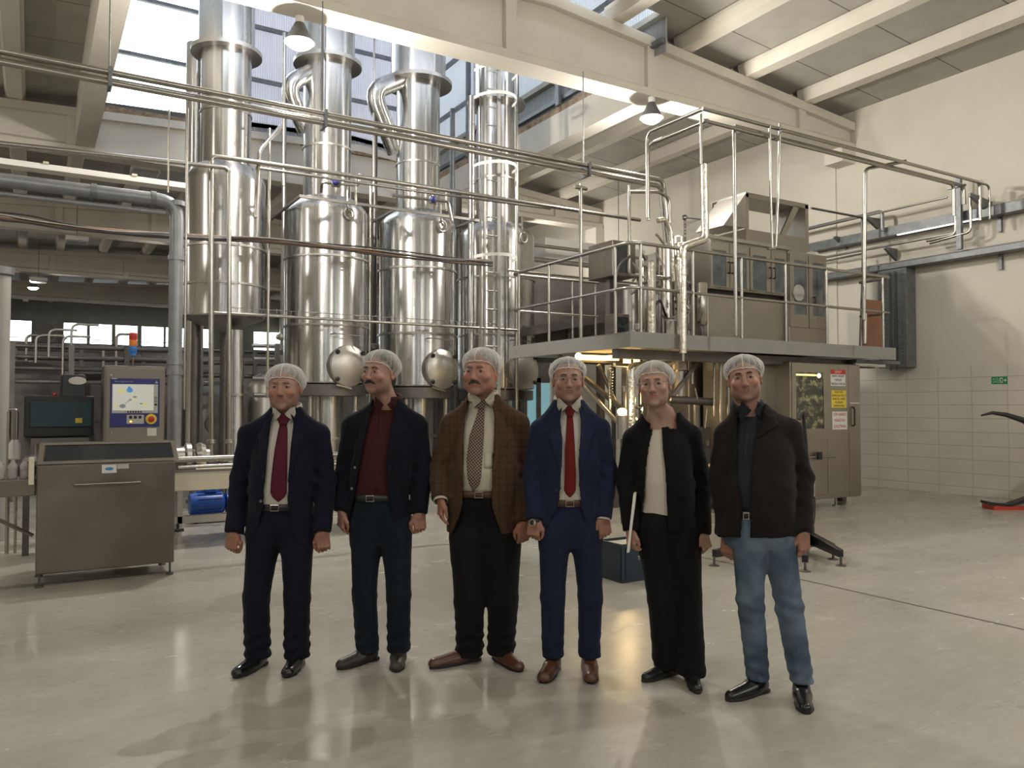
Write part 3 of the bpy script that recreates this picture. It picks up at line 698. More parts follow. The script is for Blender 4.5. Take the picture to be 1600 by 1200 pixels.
# ---------------------------------------------------------------- thick grey drain pipe, duct and overhead rails (left)
GY = 10.0
t = thing('drain_pipe', 'thick grey drain pipe that elbows down beside the touch panel cabinet', 'pipe', onY(273, 700, GY)); PINV[t.name] = Matrix.Translation(-t.location)
zg = onY(150, 300, GY).z; xd = xy(273, GY)
mk('pipe', MB().tube([(xd, GY, 0.02), (xd, GY, zg), (xd-6, GY, zg)], .078, 24, .2), 'grey_pipe', t, smooth=True)
for z in (onY(273, 318, GY).z, onY(273, 403, GY).z, onY(273, 566, GY).z, onY(273, 582, GY).z):
    mk('socket', MB().lathe([(.078, -.03), (.092, -.028), (.092, .028), (.078, .03)], (xd, GY, z), seg=26), 'grey_pipe', t, smooth=True)
for px in (142, 236):
    x = xy(px, GY); mk('clamp', MB().lathe([(.078, -.03), (.09, -.028), (.09, .028), (.078, .03)], (x, GY, zg), 'X', seg=24), 'galvanised', t, smooth=True)
pipe(t, [(xd-6, GY-.02, zg-.15), (xy(255, GY), GY-.02, zg-.15)], .028, 'grey_pipe')
t = thing('light_trunking', 'bright flat metal trunking above the thick grey drain pipe', 'duct', onY(0, 258, 10.9)); PINV[t.name] = Matrix.Translation(-t.location)
a = onY(0, 258, 10.9); b = onY(291, 290, 10.9); zz = (a.z+b.z)/2
mk('trunking', MB().box((a.x-1, 10.8, zz-.035), (b.x, 11.0, zz+.035)), 'white_paint', t, bevel=.004)
for px in (66, 206): x = xy(px, 10.8); mk('clip', MB().box((x-.03, 10.79, zz+.035), (x+.03, 10.85, zz+.06)), 'pvc_cream', t)
t = thing('overhead_rail', 'long pair of polished overhead rails descending from upper left to the platform', 'pipe', onY(520, 186, 9.45)); PINV[t.name] = Matrix.Translation(-t.location)
z1 = onY(520, 181, 9.3).z; z2 = onY(520, 195, 9.3).z
for z, y, r in ((z1, 9.3, .034), (z2, 9.3, .032), ((z1+z2)/2, 9.38, .03)):
    pipe(t, [(xy(-60, 9.3), y, z), (xy(1038, 9.3), y, z), (xy(1047, 9.3), y, z-.9)], r, bend=.12)
for px in (165, 505, 920):
    x = xy(px, 9.3); mk('hanger', MB().cyl((x, 9.42, z2-.03), (x, 9.42, 6.47), .008, seg=8), 'galvanised', t)
    mk('clamp', MB().box((x-.02, 9.25, z2-.05), (x+.02, 9.45, z1+.05)), 'galvanised', t)
# wall lights far away under the roof (square fittings)
def square_lamp(px, py, Y, label):
    p = onY(px, py, Y); t = thing('square_light', label, 'lamp', p, 0, 'square lights below the far roof'); local(t)
    mk('housing', MB().box((-.28, -.28, 0), (.28, .28, .12)), 'white_paint', t, bevel=.01)
    mk('diffuser', MB().box((-.24, -.24, -.03), (.24, .24, -.001)), 'panel_grey', t)
    mk('rod', MB().cyl((0, 0, .12), (0, 0, zt(p.x)+PAN-p.z), .012), 'galvanised', t)
square_lamp(227, 270, 18.8, 'square white ceiling light under the beam above the drain pipe')
square_lamp(120, 378, 25.2, 'square white ceiling light between the second and third far beams')
square_lamp(60, 440, 33.4, 'tiny square ceiling light deepest in the hall')

# ---------------------------------------------------------------- far left machinery
def at(px, py, d):
    r = ray(px, py); return CAM+r*(d/r.dot(FWD))
t = thing('steel_column', 'round pale steel column at the left edge of the hall', 'column', onY(-1, 560, 10.6)); local(t); t.location.z = 0
mk('shaft', MB().lathe([(.10, 0), (.10, onY(4, 432, 10.6).z)], seg=24), 'column_paint', t, smooth=True)
mk('cap', MB().lathe([(.10, 0), (.13, .02), (.13, .10), (.04, .12)], (0, 0, onY(4, 432, 10.6).z), seg=24), 'galvanised', t, smooth=True)
# wall fan on far wall
p = onY(71, 519, YF-.4)
t = thing('wall_fan', 'round extractor fan between the strip windows of the far wall', 'fan', p); local(t)
R_ = 12.5*depth(p)/F_PX
mk('ring', MB().lathe([(R_, 0), (R_+.06, 0), (R_+.06, .36), (R_, .36), (R_, 0)], axis='Y', seg=32), 'dark_steel', t)
mk('opening', MB().lathe([(.01, .37), (R_, .37), (R_, .395), (.01, .395)], axis='Y', seg=32), 'painted_daylight', t)  # solid glowing disc, daylight behind the blades painted in as emission
for i in range(6):
    a = i*math.pi/3; m = MB(); c, s = math.cos(a), math.sin(a); r0, r1 = .1, R_*.95
    pr = [(r0, -.05), (r1*.6, -.16), (r1, -.08), (r1*.95, .10), (r1*.5, .06)]
    m.prism([(x*c-z*s, .1, x*s+z*c) for x, z in pr], (0, .03, 0)); mk('blade', m, 'black_plastic', t)
mk('hub', MB().cyl((0, .05, 0), (0, .2, 0), .12), 'black_plastic', t, smooth=True)

# tangle of process machinery in the dark middle distance: pipe racks and vessels
def rack(x0, x1, y, zs, r, label, posts=4, mt='dark_steel', drop=()):
    t = thing('pipe_rack', label, 'pipes', ((x0+x1)/2, y, 0), 0, 'pipe racks in the dark rear hall'); PINV[t.name] = Matrix.Translation(-t.location)
    for z in zs: pipe(t, [(x0, y+rnd.uniform(-.1, .1), z), (x1, y+rnd.uniform(-.1, .1), z)], r, mt)
    for i in range(posts):
        x = x0+(x1-x0)*(i+.3)/posts; mk('post', MB().box((x-.04, y-.24, 0), (x+.04, y-.16, max(zs)+.03)), mt, t)
    for x, z0, z1 in drop: pipe(t, [(x, y-.15, z0), (x, y-.15, z1-.25), (x+.4, y-.15, z1-.25)], r*.6, 'ring_steel', bend=.12)
    return t
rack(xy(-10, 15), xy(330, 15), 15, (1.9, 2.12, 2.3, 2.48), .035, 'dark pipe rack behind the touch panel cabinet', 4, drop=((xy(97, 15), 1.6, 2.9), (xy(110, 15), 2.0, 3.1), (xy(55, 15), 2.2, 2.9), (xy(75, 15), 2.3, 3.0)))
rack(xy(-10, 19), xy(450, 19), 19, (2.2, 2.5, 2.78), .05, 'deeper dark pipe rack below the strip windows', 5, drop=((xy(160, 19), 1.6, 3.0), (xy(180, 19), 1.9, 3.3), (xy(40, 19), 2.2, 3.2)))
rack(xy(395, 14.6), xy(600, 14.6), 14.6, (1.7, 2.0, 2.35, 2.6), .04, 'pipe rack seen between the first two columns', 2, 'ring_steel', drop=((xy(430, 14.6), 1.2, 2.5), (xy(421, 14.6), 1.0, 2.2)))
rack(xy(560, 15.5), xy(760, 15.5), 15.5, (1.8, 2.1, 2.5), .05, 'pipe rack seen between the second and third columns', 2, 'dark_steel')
def vessel(px, Y, r, h, label, mt='dark_steel', z0=0.4):
    X = xy(px, Y); t = thing('process_vessel', label, 'tank', (X, Y, 0), 0, 'dark process vessels in the rear hall'); local(t)
    mk('shell', MB().lathe([(.1, z0-.25), (r, z0), (r, z0+h), (r*.7, z0+h+.2), (.1, z0+h+.28)], seg=32), mt, t, smooth=True)
    for a in (0, 120, 240):
        c, s = math.cos(math.radians(a)), math.sin(math.radians(a)); mk('leg', MB().cyl((r*.8*c, r*.8*s, 0), (r*.8*c, r*.8*s, z0+.1), .04), mt, t, smooth=True)
    mk('manway', MB().cyl((0, -r*.9, z0+h*.6), (0, -r-.08, z0+h*.6), .2, seg=20), 'dark_steel', t, smooth=True)
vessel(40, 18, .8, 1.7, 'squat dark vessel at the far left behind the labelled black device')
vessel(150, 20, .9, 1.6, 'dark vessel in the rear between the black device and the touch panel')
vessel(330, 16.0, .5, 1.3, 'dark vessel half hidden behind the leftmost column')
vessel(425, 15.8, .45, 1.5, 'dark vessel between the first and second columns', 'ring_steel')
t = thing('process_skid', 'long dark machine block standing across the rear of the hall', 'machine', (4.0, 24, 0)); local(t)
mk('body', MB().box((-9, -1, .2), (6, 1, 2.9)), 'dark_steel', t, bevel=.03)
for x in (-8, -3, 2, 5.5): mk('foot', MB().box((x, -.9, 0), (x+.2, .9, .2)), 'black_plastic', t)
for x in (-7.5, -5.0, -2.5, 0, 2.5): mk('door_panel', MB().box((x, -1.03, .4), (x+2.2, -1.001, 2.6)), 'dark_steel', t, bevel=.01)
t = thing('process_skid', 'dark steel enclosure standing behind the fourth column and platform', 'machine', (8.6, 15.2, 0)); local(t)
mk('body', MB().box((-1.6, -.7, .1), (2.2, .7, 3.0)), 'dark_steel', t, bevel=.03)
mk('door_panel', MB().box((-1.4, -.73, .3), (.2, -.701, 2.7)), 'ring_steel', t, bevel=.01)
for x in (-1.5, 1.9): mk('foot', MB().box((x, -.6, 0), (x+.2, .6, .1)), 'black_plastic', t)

# skid rails, trough and blue pump between the cabinet and the people
PY = 9.0
p = onZ(330, 815, 0); t = thing('blue_pump', 'bright blue pump motor on the floor behind the left man', 'pump', (p.x, p.y, 0)); local(t)
mk('motor', MB().lathe([(.05, -.28), (.13, -.27), (.15, -.2), (.15, .12), (.12, .15), (.05, .16)], (0, 0, .24), 'X', seg=28), 'blue_plastic', t, smooth=True)
fin = MB()
for i in range(14): a = math.pi*2*i/14; fin.box((-.19, -.004, .0), (.11, .004, .0)) if False else fin.prism([(-.19, .148*math.cos(a)-.004*math.sin(a), .24+.148*math.sin(a)+.004*math.cos(a)), (-.19, .148*math.cos(a)+.004*math.sin(a), .24+.148*math.sin(a)-.004*math.cos(a)), (-.19, .168*math.cos(a), .24+.168*math.sin(a))], (.3, 0, 0))
mk('cooling_fins', fin, 'blue_plastic', t)
mk('pump_head', MB().lathe([(.05, .16), (.13, .18), (.14, .3), (.1, .34), (.03, .4)], (0, 0, .24), 'X', seg=28), 'blue_plastic', t, smooth=True)
mk('terminal_box', MB().box((-.09, -.08, .385), (.05, .08, .45)), 'blue_plastic', t, bevel=.008)
mk('base_plate', MB().box((-.25, -.15, .03), (.36, .15, .09)), 'blue_plastic', t, bevel=.006)
for x in (-.2, .3):
    for y in (-.1, .1): mk('foot', MB().cyl((x, y, 0), (x, y, .03), .025), 'black_rubber', t)
t = thing('pump_skid', 'low steel skid trough with pipes behind the blue pump', 'machine', (xy(330, 9.3), 9.3, 0)); PINV[t.name] = Matrix.Translation(-t.location)
x0, x1 = xy(272, 9.3), xy(560, 9.3)
mk('trough', MB().box((x0, 9.25, .58), (x1, 9.9, .78)), 'pvc_cream', t, bevel=.01)
mk('rim', MB().box((x0-.02, 9.22, .78), (x1+.02, 9.25, .81)), 'pipe_steel', t)
mk('lower_beam', MB().box((x0, 9.3, .22), (x1, 9.4, .30)), 'ring_steel', t)
for x in (x0+.05, (x0+x1)/2, x1-.1): mk('leg', MB().box((x, 9.3, 0), (x+.05, 9.36, .58)), 'ring_steel', t)
pipe(t, [onY(278, 731, 9.2), onY(330, 728, 9.2), (xy(560, 9.2), 9.2, onY(330, 728, 9.2).z)], .02)
pipe(t, [(x0, 9.15, .93), (x1, 9.15, .93)], .035)
# motor with flanges on the trough
t = thing('transfer_pump', 'small steel pump with flange lying between inspection cabinet and pipes', 'pump', onY(290, 712, 9.5)); local(t)
mk('body', MB().lathe([(.04, -.25), (.1, -.24), (.1, -.02), (.14, 0), (.14, .05), (.07, .08), (.07, .25)], axis='X', seg=24), 'ring_steel', t, smooth=True)
mk('volute', MB().lathe([(.03, .08), (.13, .1), (.15, .15), (.13, .2), (.03, .22)], axis='X', seg=24), 'steel', t, smooth=True)
mk('bracket', MB().box((-.1, -.06, .785-t.location.z), (.1, .06, -.08)), 'dark_steel', t)
# ================================================================== PLATFORM AND FILLING MACHINE
PF = 7.5; PX0 = onY(985, 530, PF).x; PX1 = onY(1400, 552, PF).x; PYB = yx(795, PX0); ZD = 2.395; ZU = 2.225
t = thing('work_platform', 'grey raised steel platform with tubular handrails carrying the filling machine', 'platform', (PX0+2, PF+1, 0)); PINV[t.name] = Matrix.Translation(-t.location)
mk('deck', MB().box((PX0+.03, PF+.03, ZU+.04), (PX1, PF+.80, ZD)).box((PX0+.03, PF+.8, ZU+.04), (PX0+1.75, PYB, ZD)), 'platform_paint', t)
mk('fascia', MB().box((PX0, PF, ZU), (PX1, PF+.03, ZD+.02)).box((PX0, PF+.03, ZU), (PX0+.03, PYB, ZD+.02)), 'platform_paint', t, bevel=.004)
RZ, RM = onY(1001, 379, PF).z, onY(1001, 449, PF).z
yb = PYB-.02; cnr = .16
for z, r in ((RZ, .024), (RM, .021)):
    pipe(t, [(PX0+1.7, yb, z), (PX0+.03, yb, z), (PX0+.03, PF+.03, z), (PX1-.03, PF+.03, z), (PX1-.03, PF+.6, z)], r, 'pipe_steel', 'handrail', bend=cnr)
for px in (811, 858, 908, 962): y = min(yb, yx(px, PX0+.03)); mk('post', MB().cyl((PX0+.03, y, ZD), (PX0+.03, y, RZ), .021), 'pipe_steel', t, smooth=True)
for px in (1002, 1084, 1160, 1229, 1293, 1381): x = xy(px, PF+.03); mk('post', MB().cyl((x, PF+.03, ZD), (x, PF+.03, RZ), .021), 'pipe_steel', t, smooth=True)
for px in (895, 931): x = xy(px, yb); mk('post', MB().cyl((x, yb, ZD), (x, yb, RZ), .02), 'pipe_steel', t, smooth=True)
for (x, y) in ((PX0+.9, PF+.72), (PX0+.98, PYB-.3), (PX0+1.6, PYB-.2)): mk('leg', MB().box((x-.05, y-.05, 0), (x+.05, y+.05, ZU)), 'dark_steel', t)
mk('leg', MB().box((PX1-.6, PF+.55, 0), (PX1-.5, PF+.65, ZU)), 'dark_steel', t)
# knee braces under the left arm
for (a, b) in (((PX0+.25, PF+1.9, ZU), (PX0+.9, PF+.78, 1.2)), ((PX0+1.9, PF+.72, ZU), (PX0+.93, PF+.72, 1.2))):
    a = Vector(a); b = Vector(b); d = (b-a).normalized(); mk('brace', MB().tube([a, b], .04, 4), 'dark_steel', t)
mk('cross_beam', MB().box((PX0+.05, PF+.3, ZU-.12), (PX1-.1, PF+.42, ZU)), 'dark_steel', t)
# tall guide pipe at the left arm with a T head
X = PX0+.10; y = yx(908, X); p = Vector((X, y, ZD))
t = thing('vent_pipe', 'tall steel vent pipe with a T head rising from the left side of the platform', 'pipe', p); local(t)
h = onX(908, 293, X).z-ZD
mk('tube', MB().cyl((0, 0, 0), (0, 0, h), .027), 'pipe_steel', t, smooth=True)
mk('tee', MB().cyl((-.10, 0, h), (.10, 0, h), .028), 'pipe_steel', t, smooth=True)
mk('nozzle', MB().cyl((0, 0, h), (0, 0, h+.06), .018), 'pipe_steel', t, smooth=True)

# ---- overhead pipe bridge to the right wall
BY = 7.0
t = thing('pipe_bridge', 'overhead bridge of polished pipes from above the platform to the right wall', 'pipes', (10, BY, 4.9)); PINV[t.name] = Matrix.Translation(-t.location)
zb = onY(1100, 178, BY).z
xe = lambda px: xy(px, BY)
for dy, dz, x0, px1, r, drop in ((0, .06, xe(1100), 1536, .024, .62), (.05, -.06, xe(1105), 1500, .026, .5), (.10, -.02, xe(1200), 1520, .036, .3), (.17, .0, xe(1200), 1512, .022, .4), (-.06, .02, xe(1218), 1545, .018, .55)):
    x1 = min(XR-.15, xe(px1)); z = zb+dz
    pipe(t, [(x0, BY+dy, z), (x1, BY+dy, z), (x1, BY+dy, z-drop)], r, bend=.10)
# bend towards the columns and down to the deck
pa = Vector((xe(1100), BY, zb+.06)); yv = yx(1013, xe(1100))
for dx, dz in ((0, .06), (.09, -.06)):
    pipe(t, [(pa.x+dx+.02, BY+.02, zb+dz), (pa.x+dx, yv+dx, zb+dz), (pa.x+dx, yv+dx, ZD+1.6)], .026, bend=.12)
# hanger at the top of the bend, drops to the machine
pipe(t, [(xe(1100), BY+.02, zb), (xe(1100), BY+.02, onY(1100, 256, BY).z)], .016)
pipe(t, [(xe(1160)-.0, BY+.10, zb-.0), (xe(1160), BY+.10, ZD)], .024)
pipe(t, [(xe(1160)-.0, BY+.10, zb-.0), (xe(1218), BY+.10, zb-.0)], .024)
pipe(t, [onY(1219, 192, BY-.02), onY(1216, 300, BY), onY(1212, 388, BY), onY(1200, 389, BY)], .018, bend=.04)
pipe(t, [onY(1203, 197, BY-.02), onY(1204, 300, BY), onY(1207, 388, BY)], .016)
pipe(t, [onY(1415, 252, BY), onY(1352, 264, BY+.2), onY(1350, 500, BY+.25)], .026, bend=.08)
pipe(t, [onY(1352, 490, BY+.25), (onY(1351, 500, BY+.25).x, BY+.25, 2.42)], .026)
for px in (1505,): x = xe(px); mk('saddle', MB().box((x-.02, BY-.09, zb-.10), (x+.02, BY+.20, zb-.07)), 'galvanised', t)
mk('flag_bracket', MB().prism([(XR-.02, BY+.05, zb-.18), (XR-.65, BY+.05, zb-.12), (XR-.65, BY+.05, zb-.18), (XR-.02, BY+.05, zb-.42)], (0, .04, 0)), 'galvanised', t)

# ---- foil-lagged pipes
def foil_pipe(label, pts, r=.05, bend=.05, m='foil'):
    pts = [Vector(p) for p in pts]
    base = min(pts, key=lambda p: p.z)
    t = thing('insulated_pipe', label, 'pipe', base, 0, 'foil insulated pipes around the platform'); PINV[t.name] = Matrix.Translation(-t.location)
    mk('lagging', MB().tube(pts, r, 18, bend), m, t, smooth=True)
    a, b = pts[0], pts[0]+(pts[0]-pts[1]).normalized()*.10
    mk('pipe_end', MB().cyl(a, b, r*.45), 'pipe_steel', t, smooth=True)
    return t
FY = PF-.08
foil_pipe('foil wrapped pipe that steps down in front of the platform edge', [onY(1067, 552, FY), onY(1067, 386, FY), onY(1102, 374, FY+.0), onY(1100, 257, FY)], .05, .06)
p = onY(1018, 410, 7.93)
foil_pipe('straight foil wrapped pipe standing on the deck near its corner', [Vector((p.x, 7.93, ZD+.0)), Vector((p.x, 7.93, p.z))], .055)
foil_pipe('foil wrapped elbow pipe hanging under the deck behind the woman', [onY(987, 720, 8.1), onY(986, 573, 8.1), onY(1046, 566, 8.3), onY(1046, 556, 8.4)], .055, .07)
foil_pipe('shiny thin lagged pipe beside the upper cabinet edge', [Vector((xy(1066, 8.1), 8.1, ZD)), Vector((xy(1066, 8.1), 8.1, onY(1066, 380, 8.1).z))], .07)

# ---- filling machine: upper cabinet, lower cabinets
MYF = 8.35
t = thing('filling_machine', 'large two-storey stainless filling machine with glazed doors and warning signs', 'machine', (9.5, 8.4, 0)); PINV[t.name] = Matrix.Translation(-t.location)
zt0 = onY(1112, 372, MYF).z; zt1 = onY(1290, 402, MYF).z; ztp = (zt0+zt1)/2; zlo = onY(1170, 457, MYF).z
xa, xb, xc = xy(1111, MYF), xy(1232, MYF), xy(1292, MYF)
mk('rear_body', MB().box((xa-.1, MYF+.35, 0.1), (xc, MYF+1.5, zlo)), 'machine_steel', t, bevel=.01)
mk('upper_cabinet', MB().box((xa, MYF, zlo), (xb-.005, MYF+1.5, ztp)), 'machine_steel', t, bevel=.012)
mk('tower_cabinet', MB().box((xb, MYF-.02, ZD+.01), (xc, MYF+1.5, ztp+.0)), 'machine_steel', t, bevel=.012)
mk('plinth_panel', MB().box((xa-.0, MYF+.06, ZD+.01), (xb-.01, MYF+.34, zlo-.09)), 'machine_steel', t, bevel=.01)
mk('painted_shade_strip', MB().box((xa-.0, MYF+.10, zlo-.09), (xb-.01, MYF+.34, zlo-.001)), 'black_plastic', t)  # black strip standing in for shade under the protruding upper cabinet
mk('top_rail', MB().box((xa-.2, MYF-.05, ztp), (xb+.02, MYF+.0, ztp+.05)), 'pipe_steel', t)
def door(x0, x1, z0, z1, Y, pane, handle=None, mt='machine_steel', glass='cabinet_glass', hside=1, hl=.16):
    d = MB(); px0, px1, pz0, pz1 = pane; T = .02
    d.box((x0, Y-T, z0), (px0, Y-.001, z1)); d.box((px1, Y-T, z0), (x1, Y-.001, z1)); d.box((px0, Y-T, z0), (px1, Y-.001, pz0)); d.box((px0, Y-T, pz1), (px1, Y-.001, z1))
    o = mk('door', d, mt, t)
    mk('pane', MB().box((px0, Y-T*.6, pz0), (px1, Y-T*.4, pz1)), glass, o)
    if handle:
        hx, hz = handle; mk('handle', MB().tube([(hx, Y-T, hz-hl/2), (hx, Y-T-.045, hz-hl/2), (hx, Y-T-.045, hz+hl/2), (hx, Y-T, hz+hl/2)], .011, 8, .02), 'black_plastic', o, smooth=True)
    return o
G = lambda px: xy(px, MYF-.02)
Zm = lambda px, py: onY(px, py, MYF-.02).z
dz0, dz1 = zlo+.03, ztp-.04
pz = (Zm(1125, 447), Zm(1125, 391))
for (a, b, p0, p1, hx, zofs) in ((1112, 1141, 1115, 1136, 1139, 0), (1142, 1172, 1148, 1168, 1144.5, 0), (1174, 1206, 1178, 1199, 1203.5, 0), (1207, 1231, 1212, 1228, 1210, 0)):
    door(G(a), G(b), dz0, dz1, MYF, (G(p0), G(p1), pz[0], pz[1]), (G(hx), (pz[0]+pz[1])/2+.02))
for (a, b, p0, p1, hx) in ((1234, 1263, 1241, 1260, None), (1264, 1291, 1270, 1288, 1270.5)):
    door(G(a), G(b), ZD+.35, dz1, MYF-.02, (G(p0), G(p1), Zm(1250, 492), Zm(1250, 408)), (G(hx), Zm(1270, 470)) if hx else None, hl=.10)
# film reel behind the left tall pane shows as a pale disc
mk('film_reel', MB().lathe([(.03, -.03), (.13, -.03), (.13, .0), (.03, .0)], (G(1247), MYF-.025, Zm(1247, 458)), 'Y', seg=32), 'panel_grey', t, smooth=True)
# lower cabinets below the deck
LF = 7.67
la, lb, lc, le = xy(1235, LF), xy(1291, LF), xy(1325, LF), xy(1343, LF)
mk('lower_cabinet', MB().box((la, LF+.001, .13), (le, LF+1.3, ZU-.08)), 'machine_steel', t, bevel=.012)
H = lambda px: xy(px, LF-.02); Z = lambda px, py: onY(px, py, LF-.02).z
door(la+.01, lb-.005, Z(1265, 686), ZU-.10, LF, (H(1244), H(1287), Z(1265, 670), Z(1265, 582)), None, glass='pane_clear')
# flat chamber sheet behind the lower pane; gold reflection painted on as a glow
mk('chamber', MB().box((H(1243), LF-.0005, Z(1265, 671)), (H(1288), LF+.0005, Z(1265, 581))), 'painted_chamber_glow', t)
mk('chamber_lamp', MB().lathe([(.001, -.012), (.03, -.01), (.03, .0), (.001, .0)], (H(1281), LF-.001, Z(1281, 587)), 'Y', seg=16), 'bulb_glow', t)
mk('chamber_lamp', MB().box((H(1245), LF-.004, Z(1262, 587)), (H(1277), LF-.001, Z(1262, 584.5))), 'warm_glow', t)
mk('lower_door', MB().box((la+.01, LF-.012, .20), (lb-.005, LF, Z(1265, 688))), 'machine_steel', t, bevel=.004)
mk('lower_door', MB().box((lb+.005, LF-.012, .20), (lc-.004, LF, ZU-.10)), 'machine_steel', t, bevel=.004)
dd_ = mk('lower_door', MB().box((lc+.004, LF-.012, .16), (le-.005, LF, ZU-.10)), 'machine_steel', t, bevel=.004)
mk('handle', MB().tube([(H(1332), LF-.012, Z(1332, 665)), (H(1332), LF-.05, Z(1332, 665)), (H(1332), LF-.05, Z(1332, 638)), (H(1332), LF-.012, Z(1332, 636))], .012, 8, .02), 'black_plastic', dd_, smooth=True)
mk('latch_rod', MB().cyl((H(1327), LF-.03, Z(1330, 630)), (H(1341), LF-.03, Z(1340, 630)), .008), 'white_paint', t)
for px in (1240, 1313):
    x = H(px); mk('foot', MB().cyl((x, LF+.08, .02), (x, LF+.08, .13), .02).cyl((x, LF+.08, 0), (x, LF+.08, .02), .055), 'pipe_steel', t, smooth=True)
mk('side_panel', MB().box((xy(1150, 7.95), 7.95, .1), (xy(1230, 7.95), 8.6, ZU-.06)), 'machine_steel', t, bevel=.01)
mk('base_frame', MB().box((xy(1060, 8.5), 8.45, .1), (xy(1160, 8.5), 9.4, 1.2)), 'dark_steel', t)
mk('service_rod', MB().cyl((xy(1225, LF-.05), LF-.05, Z(1225, 715)), (xy(1305, LF-.05), LF-.05, Z(1305, 713)), .013), 'pipe_steel', t, smooth=True)
mk('lever', MB().box((xy(1275, LF-.05), LF-.08, Z(1275, 718)), (xy(1281, LF-.05), LF-.05, Z(1278, 706))), 'black_plastic', t)
# signs
def sign(px0, px1, py0, py1, matn, lines, ink, size, band=None, Y=LF-.0135, parent=None):
    x0, x1, z1, z0 = xy(px0, Y), xy(px1, Y), onY((px0+px1)/2, py0, Y).z, onY((px0+px1)/2, py1, Y).z
    o = mk('warning_sign', MB().box((x0, Y, z0), (x1, Y+.001, z1)), matn, parent or t)
    cx = (x0+x1)/2; h = z1-z0; top = z1
    if band:
        bh = h*.27; mk('heading_band', MB().box((x0, Y-.001, z1-bh), (x1, Y-.0001, z1)), band[0], o)
        text_mb(band[1], bh*.8, (cx, Y-.0015, z1-bh/2), FACE_NY, o, 'sign_white', sx=.85); top = z1-bh
    n = len(lines)
    for i, l in enumerate(lines):
        zc = top-(top-z0)*(i+.5)/n; w = (x1-x0)*.9; sz = size; sx = min(1.0, w/(len(l)*sz*.62)); text_mb(l, sz, (cx, Y-.0008, zc), FACE_NY, o, ink, sx=sx)
    return o
s1 = sign(1298, 1321, 578, 603, 'sign_white', ['BAKIM, ONARIM', 'YAPILIR', 'MAKİNA DURDUR'], 'ink_black', .05, ('sign_red', 'DİKKAT'))
s2 = sign(1299, 1322, 610, 637, 'sign_yellow', ['ELEKTRİK', 'ALMADAN ÖNCE', 'MAKİNA, TAMİR', 'VE BAKIM', 'YAPMAYINIZ'], 'ink_black', .045)
s3 = sign(1300, 1323, 643, 671, 'sign_white', ['TÜM HAREKET', 'MAKİNA', 'ÇALIŞTIRMA'], 'ink_red', .062)

# hatch frame and raised lid on top of the upper cabinet
HY = 8.7
t2 = thing('raised_guard', 'raised steel guard frame with slanted open lid on top of the machine', 'guard', (xy(1217, HY), HY, ztp)); PINV[t2.name] = Matrix.Translation(-t2.location)
a0, a1 = xy(1168, HY), xy(1266, HY); zz1 = onY(1217, 312, HY).z; zz0 = ztp+.01; zo = onY(1217, 366, HY).z
fr = MB(); fr.box((a0, HY, zz0), (a1, HY+.03, zo)); fr.box((a0, HY, zo), (a0+.06, HY+.03, zz1)); fr.box((a1-.08, HY, zo), (a1, HY+.03, zz1)); fr.box((a0, HY, zz1-.06), (a1, HY+.03, zz1))
fr.prism([(xy(1222, HY), HY, zo), (xy(1230, HY), HY, zo), (xy(1252, HY), HY, zz1-.05), (xy(1243, HY), HY, zz1-.05)], (0, .03, 0))
mk('frame', fr, 'machine_steel', t2)
mk('frame_side', MB().box((a0, HY+.03, zz0), (a0+.03, HY+.75, zo)).box((a0, HY+.72, zo), (a0+.03, HY+.75, zz1)), 'machine_steel', t2); mk('frame_side', MB().box((a1-.03, HY+.03, zz0), (a1, HY+.75, zz1)), 'machine_steel', t2)
mk('roof_plate', MB().box((a0, HY, zz1), (a1, HY+.75, zz1+.02)), 'machine_steel', t2)
l0 = onY(1130, 352, HY-.05)
mk('lid', MB().hexa([l0, Vector((a0, HY+.0, zo+.02)), Vector((a0, HY+.6, zo+.02)), l0+Vector((0, .6, 0)), l0+Vector((.02, 0, .02)), Vector((a0, HY, zz1)), Vector((a0, HY+.6, zz1)), l0+Vector((.02, .6, .02))]), 'ring_steel', t2)
t2 = thing('coil_lamp', 'white round beacon lying on the machine roof beside the raised guard', 'lamp', onY(1268, 394, HY-.2)); local(t2); t2.location.z = ztp
mk('dome', MB().lathe([(.12, 0), (.12, .03), (.09, .07), (.02, .09)], seg=24), 'white_paint', t2, smooth=True)

# machinery cluster left of the upper cabinet
t3 = thing('dosing_unit', 'cluster of dosing cylinders, valves and hoses on the deck left of the cabinet', 'machine', (xy(1040, 8.7), 8.7, ZD)); PINV[t3.name] = Matrix.Translation(-t3.location)
rr = random.Random(9)
def cylp(px, Y, py0, py1, r, m, name='cylinder'):
    x = xy(px, Y); z1 = onY(px, py0, Y).z; z0 = max(ZD, onY(px, py1, Y).z); mk(name, MB().lathe([(r*.8, z0), (r, z0+.02), (r, z1-.02), (r*.8, z1)], (x, Y, 0), seg=24), m, t3, smooth=True)
cylp(1098, 8.25, 442, 508, .075, 'steel'); cylp(1098, 8.25, 508, 530, .03, 'dark_steel', 'piston')
cylp(1050, 8.3, 500, 540, .10, 'ring_steel'); cylp(1040, 8.8, 385, 530, .13, 'steel', 'accumulator'); cylp(1062, 9.1, 370, 530, .11, 'ring_steel', 'accumulator')
cylp(1008, 8.8, 400, 530, .05, 'pipe_steel'); cylp(985, 9.2, 450, 540, .12, 'ring_steel'); cylp(1030, 8.4, 460, 530, .045, 'dark_steel', 'piston')
